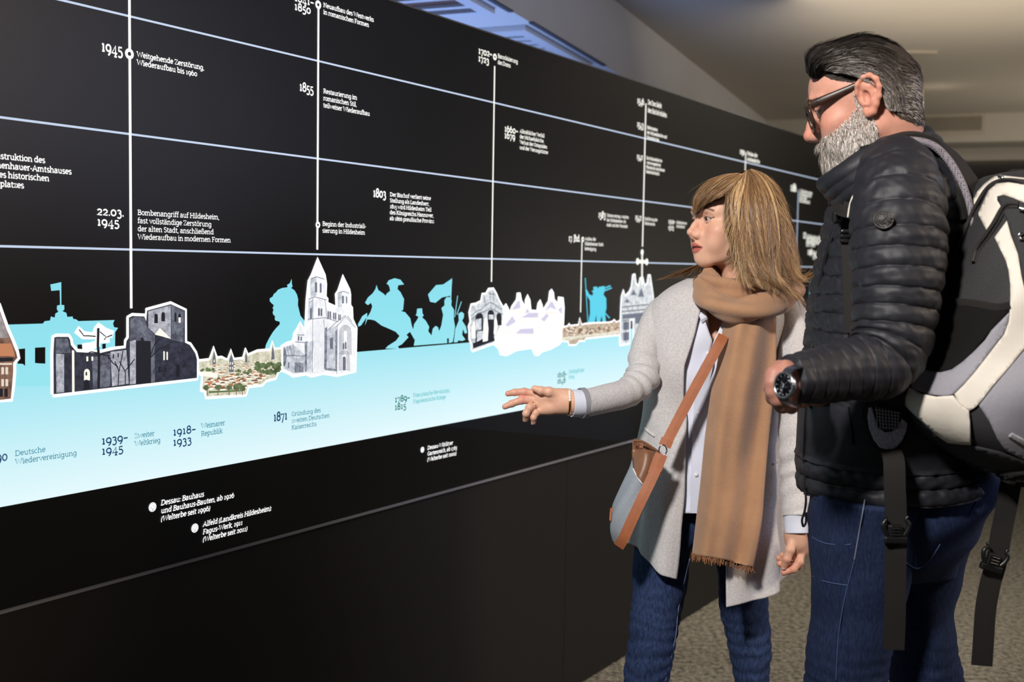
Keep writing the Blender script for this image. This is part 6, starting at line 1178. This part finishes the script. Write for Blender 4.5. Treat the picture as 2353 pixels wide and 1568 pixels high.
FL = [[(1856, 172, 2.09), (1862, 136, 2.115), (1890, 118, 2.135), (1935, 108, 2.145), (1985, 104, 2.15), (2032, 112, 2.15), (2072, 138, 2.14), (2096, 178, 2.12), (2104, 222, 2.10), (2098, 254, 2.09)],
 [(1842, 160, 2.07), (1849, 124, 2.08), (1878, 105, 2.095), (1928, 92, 2.105), (1985, 82, 2.11), (2035, 92, 2.11), (2076, 118, 2.10), (2101, 162, 2.09), (2111, 208, 2.08), (2106, 248, 2.07)],
 [(1840, 164, 2.05), (1845, 126, 2.05), (1870, 105, 2.05), (1918, 90, 2.05), (1976, 75, 2.05), (2031, 85, 2.05), (2075, 112, 2.05), (2101, 155, 2.05), (2112, 205, 2.05), (2107, 250, 2.05)],
 [(1848, 174, 2.03), (1856, 138, 2.01), (1882, 118, 2.0), (1930, 105, 1.99), (1985, 95, 1.985), (2035, 105, 1.985), (2075, 135, 1.99), (2098, 175, 2.0), (2106, 220, 2.01), (2100, 257, 2.02)],
 [(1863, 178, 2.02), (1872, 152, 1.995), (1900, 135, 1.982), (1945, 127, 1.97), (1990, 125, 1.963), (2030, 135, 1.962), (2065, 160, 1.968), (2085, 195, 1.978), (2092, 230, 1.984), (2088, 258, 1.99)],
 [(1880, 158, 2.0), (1905, 148, 1.985), (1935, 148, 1.972), (1970, 152, 1.962), (2005, 160, 1.957), (2035, 178, 1.957), (2056, 205, 1.961), (2066, 230, 1.967), (2068, 256, 1.973)],
 [(1912, 164, 1.985), (1936, 168, 1.972), (1965, 176, 1.962), (1990, 188, 1.957), (2012, 203, 1.956), (2028, 222, 1.957), (2038, 244, 1.96), (2044, 254, 1.964)]]
def flow_hair(name, n, width, parent, seed, k=9, cen=None):
    rs = np.random.RandomState(seed); C3 = np.array([catmull(np.array([W(*p) for p in g]), 60) for g in FL]); D = catmull(C3.reshape(len(C3), -1), 20 * len(C3)).reshape(-1, 60, 3); m = len(D)
    nc = n // 9; cg = rs.rand(nc); c0 = rs.rand(nc); cl = .16 + .16 * rs.rand(nc); cs = rs.normal(size=nc); ch = rs.rand(nc); P = []; CC = []; NN = []
    for i in range(n):
        c = rs.randint(nc); g = np.clip(cg[c] * (m - 1) + rs.normal() * 1.6, 0, m - 1.001); t0 = np.clip(c0[c] * .98 - .06 + .03 * rs.normal(), 0, .84); L = cl[c] * (1 + .2 * rs.normal()); t = np.clip(np.linspace(t0, t0 + L, k), 0, 1) * 58.99
        s = np.linspace(0, 1, k); gg = np.clip(g + cs[c] * 5 * s + 3.5 * s, 0, m - 1.001); ti = t.astype(int); gi = gg.astype(int); q = D[gi, ti] * (1 - (t % 1))[:, None] + D[gi, ti + 1] * (t % 1)[:, None]
        dep = .075 * (1 - s) ** 1.2 + .035 * rs.rand() + .035 * ch[c] - .055 * s ** 2 * (rs.rand() < .5) * rs.rand(); q = q + (cen - q) * dep[:, None]; P.append(q); nn = q.mean(0) - cen; NN.append(nn / np.linalg.norm(nn) + rs.normal(size=3) * .25)
        x = np.clip(.55 * sstep(g / m, .45, 1.0) + .25 * sstep(t0, .55, .9) + .42 * (rs.rand() ** 2.2) + .25 * (ch[c] - .5), 0, 1); CC.append([np.interp(x, [0, .35, .7, 1], [lin(v)[j] for v in ((30, 26, 23), (58, 50, 44), (112, 105, 99), (186, 180, 174))]) for j in range(3)])
    return ribbons(name, np.array(P), width * (.7 + .6 * rs.rand(n)), M_hairm, parent, np.array(CC), np.array(NN), taper=.25)
hcen = HM([(0, -.005, .02)])[0]
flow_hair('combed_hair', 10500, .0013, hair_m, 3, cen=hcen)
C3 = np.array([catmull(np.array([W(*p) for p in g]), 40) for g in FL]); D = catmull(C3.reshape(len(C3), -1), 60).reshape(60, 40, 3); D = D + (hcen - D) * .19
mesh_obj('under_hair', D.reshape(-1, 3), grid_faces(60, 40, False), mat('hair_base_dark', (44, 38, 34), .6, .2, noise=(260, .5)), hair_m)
def d_beard(r, n, k):
    t = np.linspace(0, 1, k)[None, :, None]; low = sstep(-r[:, 2], .04, .10)[:, None]; c = np.round(r / .008); h = np.sin(c @ np.array([12.9, 78.2, 37.7])) * 43758.5; h = (h - np.floor(h))[:, None] - .5
    d = np.concatenate([.25 * h, .15 * low + .2 * h - .1, -1 + .3 * h], 1); tang = d - n * (d * n).sum(1, keepdims=True) * .8; tang /= np.linalg.norm(tang, axis=1, keepdims=True)
    L = (.006 + .016 * low) * (.7 + .6 * rs.rand(len(r), 1)); w = rs.normal(size=(len(r), 3)) * .003
    return r[:, None] + (tang * L)[:, None] * t + (n * L * (.42 + .2 * rs.rand(len(r), 1)))[:, None] * (t * (1.6 - .9 * t)) + w[:, None] * (t ** 2 - .4 * t)
def c_beard(r):
    x = np.clip(.55 + .45 * rs.rand(len(r)) - .55 * (rs.rand(len(r)) < .16) - .15 * np.exp(-((r[:, 2] + .07) / .012) ** 2) * (np.abs(r[:, 0]) < .02), 0, 1)
    return np.array([np.interp(x, [0, .4, .75, 1], [lin(v)[j] for v in ((70, 60, 52), (128, 116, 106), (188, 178, 170), (232, 226, 220))]) for j in range(3)]).T
strands('beard', scatter(beard, 11000), d_beard, c_beard, .0009, 7, man)
brow = (np.abs(tz - np.interp(ax_, [.010, .03, .05], [.019, .026, .019])) < .0035) & (ax_ > .01) & (ax_ < .052) & (ty > .05)
eb_ = strands('eyebrow', scatter(brow, 420), lambda r, n, k: r[:, None] + (np.stack([np.sign(r[:, 0]) * .010, -.002 + 0 * r[:, 0], .002 * rs.normal(size=len(r))], 1) + n * .003)[:, None] * np.linspace(0, 1, k)[None, :, None], c_beard, .0008, 5, man); eb_['kind'] = 'stuff'
nape = (ty < -.04) & (tz < -.055) & (tz > -.085) & (ax_ < .06)
# ---------------- glasses
M_tort = mat('dark_tortoiseshell', (24, 19, 18), .3, .45, noise=(90, .5), col2=(62, 38, 24)); M_glass = bpy.data.materials.new('lens_glass'); M_glass.use_nodes = True
b = M_glass.node_tree.nodes['Principled BSDF']; b.inputs['Base Color'].default_value = (.9, .92, .93, 1); b.inputs['Transmission Weight'].default_value = 1; b.inputs['Roughness'].default_value = .02; b.inputs['IOR'].default_value = 1.1
gl = tag(empty('glasses', HM([(0, .095, 0)])[0]), 'dark tortoiseshell glasses on the bearded man\'s face', 'glasses')
for q in (-1, 1):
    P = HM([(q * .0705, .090, .013), (q * .0745, .070, .0145), (q * .079, .030, .0190), (q * .083, -.004, .0235), (q * .085, -.020, .0215), (q * .083, -.034, .008)])
    G, _ = tube_grid(P, [.0072, .0070, .0060, .0048, .0045, .0036], 40, 10, [.0020, .0020, .0018, .0018, .0018, .0018], up=tuple(HBm[:, 2])); mesh_obj('temple_arm', *capped(G), M_tort, gl)
    n = 40; t = np.linspace(0, 2 * PI, n, endpoint=False); sx = np.sign(np.cos(t)) * np.abs(np.cos(t)) ** .55; sz = np.sign(np.sin(t)) * np.abs(np.sin(t)) ** .55
    yy = lambda xx: .104 - .010 * (np.abs(xx) / .07) ** 2
    rim = np.stack([q * .0375 + .0285 * sx * (1 + .06 * sz), 0 * t, -.008 + .0205 * sz], 1); rim[:, 1] = yy(rim[:, 0]) + .10 * (rim[:, 2])
    R_ = HM(rim); G, _ = tube_grid(np.concatenate([R_, R_[:2]]), .0036, 120, 8, .0032); V, F = capped(G); rim_o = mesh_obj('rim', V, F, M_tort, gl)
    lens = np.concatenate([rim * [1, 1, 1], rim - [0, .0012, 0]]); lf = [tuple(range(n)), tuple(range(2 * n - 1, n - 1, -1))] + [(i, n + i, n + (i + 1) % n, (i + 1) % n) for i in range(n)]
    mesh_obj('lens', HM(lens), lf, M_glass, rim_o, False)
tube('bridge', HM([(-.010, .1035, .004), (0, .1065, .0065), (.010, .1035, .004)]), .0026, M_tort, gl, 14, 8)
P = HM([(-.0788, .074, .0155), (-.0792, .066, .0162)])
# small silver mark near the hinge
for i, (a0, a1) in enumerate((((.080, .0135), (.0775, .0165)), ((.0775, .0165), (.0755, .0145)), ((.0745, .0150), (.0715, .0150)), ((.070, .0135), (.0695, .0175)), ((.0685, .0150), (.0655, .0165)))):
    tube('hinge_mark', HM([(-.0752, a0[0], a0[1]), (-.0758, a1[0], a1[1])]), .0005, M_steel, gl, 4, 6)
# ---------------- wrist watch
wt = tag(empty('wristwatch', m_(1806, 885, -.02)), 'silver wristwatch with black dial on the man\'s left wrist', 'watch')
wn = np.array([-.84, -.52, .10]); wn /= np.linalg.norm(wn); wx = np.cross((0, 0, 1.), wn); wx /= np.linalg.norm(wx); wz = np.cross(wn, wx); wc = m_(1806, 886, -.026)
def disc(r, d, n=36): return [wc + wn * d + r * (wx * math.cos(t) + wz * math.sin(t)) for t in np.linspace(0, 2 * PI, n, endpoint=False)]
D0 = disc(.0190, .0045); tube('case', D0 + D0[:2], .0022, M_steel, wt, 90, 10)
G = np.array([disc(.0185, -.004), disc(.0188, .003)]); mesh_obj('case_back', *capped(G), M_steel, wt); G = np.array([disc(.0175, .0032), disc(.0174, .0040)]); dl = mesh_obj('dial', *capped(G), mat('dial_black', (14, 14, 18), .15, .6), wt)
for t, r in ((.7, .013), (2.4, .009), (4.4, .015)): tube('watch_hand', [wc + wn * .0046, wc + wn * .0046 + r * (wx * math.cos(t) + wz * math.sin(t))], .0006, M_steel, dl, 4, 6)
for k in range(12): t = k * PI / 6; tube('hour_mark', [wc + wn * .0044 + q * (wx * math.cos(t) + wz * math.sin(t)) for q in (.0135, .0162)], .0006, M_steel, dl, 3, 6)
for s_ in (1, -1):
    P = [wc + wz * s_ * .0185 + wn * .001, wc + wz * s_ * .026 - wn * .006, wc + wz * s_ * .031 - wn * .022]
    strap_mesh('band', np.array(P), .018, .003, M_steel, wt, 12, wn, 1)
# ------------------------------------------------------------------ the backpack
M_blk = mat('black_pack_nylon', (54, 53, 55), .75, .25, noise=(300, .3), bump=(500, .3, .001)); M_mesh = mat('black_mesh', (22, 21, 21), .85, .2, noise=(900, .6), bump=(900, .6, .0015))
M_cream = M_cream_c = mat('cream_pack_nylon', (222, 214, 202), .6, .3, noise=(30, .06), bump=(30, .2, .006)); M_gryc = mat('grey_pack_nylon', (150, 148, 156), .6, .3, noise=(300, .12), bump=(30, .2, .006)); M_web = mat('black_webbing', (34, 32, 31), .85, .25, bump=(900, .4, .0012)); M_buck = mat('black_plastic', (22, 22, 23), .35, .5)
def holes_mat():
    m = mat('spacer_mesh_grey', (148, 142, 150), .8, .25); nt = m.node_tree; b = nt.nodes['Principled BSDF']; tc = node(nt, 'ShaderNodeTexCoord'); v = node(nt, 'ShaderNodeTexVoronoi', Scale=290.0); v.inputs['Randomness'].default_value = .15
    nt.links.new(tc.outputs['Object'], v.inputs['Vector']); rp = node(nt, 'ShaderNodeMapRange'); rp.inputs[1].default_value = .25; rp.inputs[2].default_value = .42; nt.links.new(v.outputs['Distance'], rp.inputs[0])
    mx = node(nt, 'ShaderNodeMix', data_type='RGBA'); mx.inputs[6].default_value = (*lin((40, 38, 42)), 1); mx.inputs[7].default_value = (*lin((128, 122, 130)), 1); nt.links.new(rp.outputs[0], mx.inputs[0]); nt.links.new(mx.outputs[2], b.inputs['Base Color']); return m
M_spacer = holes_mat()
M_spacer_lit = mat('pad_mesh_lit_lilac', (226, 219, 234), .8, .25, noise=(420, .5), col2=(120, 114, 128))  # lighter copy of the spacer mesh, light on the hip pad put into its colour
pack = tag(empty('backpack', v3(at(2280, 1085, 1.9))), 'black and cream backpack worn on the bearded man\'s back', 'backpack')
RP = [(398, 2300, 2430, 1.93, .06), (408, 2268, 2462, 1.925, .095), (440, 2247, 2490, 1.92, .115), (520, 2226, 2505, 1.915, .125), (620, 2192, 2512, 1.91, .135), (720, 2165, 2520, 1.905, .14), (800, 2140, 2525, 1.90, .145), (870, 2098, 2525, 1.90, .15), (930, 2082, 2522, 1.905, .15), (985, 2108, 2515, 1.91, .145), (1040, 2180, 2490, 1.92, .125), (1080, 2250, 2460, 1.93, .09), (1094, 2300, 2430, 1.93, .05)]
gp = ring_loft(RP, 90, 120, squarish=2.5, fold=lambda phi, y: .004 * np.sin(phi * 6 + y / 50) * sstep(y, 450, 700) + .003 * np.sin(y / 37 + 2 * phi))
pk_b = mesh_obj('main_body', *capped(gp), M_blk, pack); bp_ = bvh_of([pk_b])
def pp(name, poly, m, off=.004, th=.0025, step=8): return patch(name, poly, bp_, 1.79, off, m, pack, th, step)
pp('cream_top_panel', [(2248, 492), (2268, 530), (2300, 474), (2291, 460), (2292, 452), (2307, 448), (2330, 456), (2353, 466), (2400, 470), (2400, 432), (2353, 425), (2318, 420), (2291, 423), (2272, 439), (2259, 468)], M_cream)
pp('cream_edge_panel', [(2229, 476), (2235, 484), (2243, 466), (2262, 434), (2286, 416), (2318, 411), (2353, 418), (2400, 424), (2400, 415), (2353, 410), (2307, 405), (2286, 406), (2262, 424), (2244, 444)], M_cream)
pp('cream_stripe', [(2286, 546), (2299, 573), (2312, 600), (2318, 621), (2322, 655), (2322, 688), (2320, 717), (2318, 736), (2307, 768), (2297, 780), (2269, 818), (2239, 856), (2216, 882), (2193, 905), (2205, 935), (2228, 945), (2243, 935), (2254, 923), (2279, 890), (2318, 845), (2353, 802), (2380, 770), (2372, 720), (2353, 661), (2347, 634), (2339, 584), (2323, 541), (2314, 508)], M_cream, .0045)
pp('cream_flap', [(2056, 888), (2075, 882), (2098, 895), (2116, 905), (2152, 912), (2190, 909), (2206, 930), (2226, 943), (2229, 969), (2231, 1022), (2204, 1020), (2178, 1017), (2152, 999), (2127, 976), (2070, 923), (2055, 915)], M_cream, .012, .003)
pp('grey_band', [(2091, 878), (2119, 849), (2137, 854), (2162, 857), (2188, 850), (2213, 832), (2239, 808), (2264, 782), (2278, 760), (2319, 718), (2317, 738), (2306, 768), (2295, 782), (2268, 818), (2238, 857), (2215, 883), (2192, 906), (2170, 911), (2137, 907), (2098, 895)], M_gryc, .006)
pp('grey_lower_panel', [(2353, 806), (2318, 848), (2280, 893), (2250, 932), (2274, 969), (2292, 1009), (2310, 1035), (2353, 1056), (2400, 1060), (2420, 900), (2400, 800)], M_gryc)
pp('reflective_strip', [(2316, 1003), (2326, 996), (2353, 1010), (2353, 1026)], mat('reflective_grey', (176, 174, 180), .4), .0075, .002, 5)
pp('mesh_pocket', [(2168, 702), (2200, 697), (2245, 701), (2291, 708), (2319, 706), (2318, 718), (2278, 760), (2240, 805), (2213, 830), (2188, 848), (2162, 855), (2137, 852), (2119, 847), (2120, 820), (2150, 772)], M_mesh, .005)
def pstrip(name, px, w, m, off=.007, th=.003, n=50, par=pack):
    P = drape(bp_, px, 1.79, off); P = catmull(P, n); 
    for _ in range(8): P[1:-1] = .25 * P[:-2] + .5 * P[1:-1] + .25 * P[2:]
    return strap_mesh(name, P, w, th, m, par, n, (-.2, -1, 0), 2)
pstrip('pocket_hem', [(2168, 700), (2200, 694), (2245, 698), (2291, 706), (2321, 701)], .011, M_web)
M_tape = mat('zip_tape_brown_black', (46, 43, 42), .7, .3, bump=(700, .5, .0015))
for nm, px in (('main_zip', [(2420, 425), (2353, 421), (2318, 415), (2286, 419), (2266, 438), (2252, 462), (2237, 489), (2222, 525), (2210, 556), (2196, 590), (2184, 622), (2174, 655), (2166, 690)]), ('front_zip', [(2340, 470), (2318, 470), (2306, 478), (2296, 495), (2286, 514), (2264, 546), (2252, 562), (2243, 578), (2236, 602)])):
    s_ = pstrip(nm, px, .0105, M_tape); P = catmull(drape(bp_, px, 1.79, .0095), 60); tube('zip_teeth', P, .0011, M_zip, s_, 60, 6)
pp('black_corner', [(2291, 452), (2307, 448), (2345, 462), (2380, 480), (2400, 560), (2353, 640), (2336, 575), (2316, 515), (2300, 474)], M_blk, .0035)
for px, l in (((2297, 406), 9), ((2342, 478), 12)):
    P = drape(bp_, [px, (px[0] + l, px[1] + 4)], 1.79, .012); tube('zip_pull', P, .0035, M_steel, pack, 6, 8)
a = np.linspace(0, 2 * PI, 20, endpoint=False); c = drape(bp_, [(2349, 542)], 1.79, .012)[0]; RG = [c + np.array([.0055 * math.cos(t), 0, .0055 * math.sin(t)]) for t in a]; tube('metal_ring', np.array(RG + RG[:2]), .0017, M_steel, pack, 50, 8)
strap_mesh('grab_loop', np.array([W(2312, 404, 1.9), W(2318, 396, 1.9), W(2332, 391, 1.9), W(2350, 394, 1.91), (W(2362, 404, 1.92))]), .02, .003, M_web, pack, 30, (0, 0, 1), 1)
pp('bottom_skid', [(2120, 975), (2180, 1020), (2232, 1024), (2300, 1040), (2353, 1060), (2420, 1065), (2400, 1090), (2300, 1090), (2240, 1078), (2180, 1040)], M_blk, .006)
# shoulder strap over the near shoulder
bs_ = bvh_of([jacket, sl_l, col_])
P = np.array([W(1998, 362, 1.975), W(2012, 348, 1.965), W(2045, 331, 1.955), W(2090, 323, 1.95), W(2140, 333, 1.95), W(2176, 364, 1.945), W(2206, 412, 1.93), W(2226, 462, 1.91), W(2238, 520, 1.90)])
strap_mesh('shoulder_strap', P + np.array([.012, .035, .012]), .058, .014, M_web, pack, 60, (.1, -.25, 1), 3); tube('strap_mesh_edge', P, [.003, .0045, .006, .0068, .0068, .0068, .0065, .006, .006], M_spacer, pack, 80, 12)
bj2 = bvh_of([jacket, sl_l])
def on_jacket(name, px, w, off=.004, th=.003, n=40, m=M_web): 
    P = drape(bvh_of([jacket]), px, 1.95, off); P = catmull(P, n)
    for _ in range(10): P[1:-1] = .25 * P[:-2] + .5 * P[1:-1] + .25 * P[2:]
    return strap_mesh(name, P, w, th, m, pack, n, (-.5, -.9, 0), 2)
on_jacket('chest_webbing', [(1958, 440), (1950, 480), (1946, 520), (1946, 560), (1950, 620), (1953, 700), (1956, 765)], .020, .010)
tube('pale_cord', [W(1967, 425, 1.92), W(1962, 445, 1.915), (W(1953, 470, 1.915)), W(1948, 500, 1.915)], .0016, mat('pale_cord', (206, 200, 190), .7), pack, 24, 6)
mb = MB(); c = W(1943, 545, 1.905); mb.box(c, (.018, .008, .026)); bk = bevel(mb.build('ladder_lock', M_buck, pack), .003); 
for dz in (-.008, 0, .008): mb = MB(); mb.box(c + np.array([-.002, -.006, dz]), (.020, .004, .003)); bevel(mb.build('ladder_bar', M_buck, bk), .001, 1)
strap_mesh('chest_strap', np.array([W(1950, 488, 1.93), W(1930, 482, 1.95), W(1916, 478, 1.99)]), .02, .003, M_web, pack, 16, (-.5, -.9, 0), 1)
mb = MB(); c = W(1922, 500, 1.97); mb.box(c, (.016, .012, .022), Matrix.Rotation(.5, 3, 'Z')); bevel(mb.build('chest_buckle', M_buck, pack), .004)
# hip belt pads and hanging webbing
padpx = [(1981, 935), (1990, 930), (2020, 928), (2060, 940), (2090, 965), (2088, 990), (2078, 1020), (2060, 1040), (2040, 1045), (2018, 1038), (2000, 1020), (1990, 990), (1982, 960)]
bpad = bvh_of([jacket, pk_b]); 
def shift_poly(P, k): c = np.mean(P, 0); return [tuple(c + (np.array(p) - c) * k) for p in P]
hp1 = patch('hip_pad', padpx, bpad, 1.88, .012, M_web, pack, .010, 8)
inner = [(1996, 938), (2004, 936), (2010, 960), (2018, 982), (2034, 994), (2050, 992), (2062, 982), (2072, 962), (2084, 972), (2082, 990), (2072, 1013), (2056, 1030), (2040, 1034), (2022, 1028), (2008, 1010), (1998, 985), (1994, 958)]
patch('pad_spacer_mesh', inner, bpad, 1.88, .020, M_spacer_lit, hp1, .004, 5)
core = [(2006, 936), (2030, 934), (2066, 950), (2072, 962), (2062, 980), (2050, 990), (2034, 992), (2020, 982), (2012, 960)]
patch('pad_net', core, bpad, 1.88, .0185, M_mesh, hp1, .003, 5)
bnet = bvh_of([hp1]); net = [[(2014 + 7 * k, 936 + 1.5 * k), (2016 + 7 * k, 988)] for k in range(8)] + [[(2010 + 3 * k, 942 + 8 * k), (2070 - 2 * k, 950 + 7 * k)] for k in range(6)]
for i, P in enumerate(net): drape_tube('net_cord', P, bnet, 1.86, .014, .0009, M_gryc, hp1, 12, 5)
def hang(name, px, Y, w, n=60, par=pack, th=.003): return strap_mesh(name, np.array([W(x, y, Y[i] if hasattr(Y, '__len__') else Y) for i, (x, y) in enumerate(px)]), w, th, M_web, par, n, (-.15, -1, .0), 1)
hang('belt_webbing', [(2046, 1035), (2054, 1060), (2056, 1120), (2059, 1200), (2058, 1260), (2057, 1330), (2056, 1420), (2053, 1493)], [1.895, 1.862, 1.85, 1.848, 1.845, 1.845, 1.845, 1.845], .0345)
def buckle(c, tilt, name='side_release_buckle'):
    b_ = MB(); R_ = Matrix.Rotation(tilt, 3, 'Y'); c = Vector(tuple(c)); o = lambda x, y, z: c + R_ @ Vector((x, y, z))
    b_.box(o(0, 0, -.012), (.038, .011, .012), R_); b_.box(o(0, 0, .002), (.024, .010, .022), R_); body_ = bevel(b_.build(name, M_buck, pack), .003)
    for q in (-1, 1): tube('prong', [o(q * .013, 0, -.006), o(q * .019, -.001, .004), o(q * .021, -.001, .014), o(q * .016, 0, .022), o(q * .020, 0, .027)], [.004, .0042, .004, .003, .0025], M_buck, body_, 16, 8)
    for k in range(3): mb = MB(); mb.box(o(0, -.0062, -.003 + .005 * k), (.014, .003, .0022), R_); bevel(mb.build('rib', M_buck, body_), .0008, 1)
    return body_
buckle(W(2058, 1224, 1.836), 0)
hang('belt_webbing', [(2326, 1100), (2320, 1125), (2312, 1170), (2300, 1230), (2290, 1290), (2276, 1340), (2265, 1400), (2260, 1470), (2256, 1530)], 1.90, .034)
buckle(W(2282, 1290, 1.886), .28)
pd = patch('hip_pad', [(2292, 1086), (2353, 1082), (2400, 1085), (2400, 1110), (2353, 1118), (2325, 1116), (2302, 1104)], bvh_of([pk_b]), 1.86, .010, M_web, pack, .012, 8)
patch('pad_spacer_mesh', [(2300, 1092), (2353, 1088), (2395, 1092), (2395, 1104), (2353, 1109), (2325, 1108), (2308, 1102)], bvh_of([pk_b]), 1.85, .018, M_spacer, pd, .004, 7)
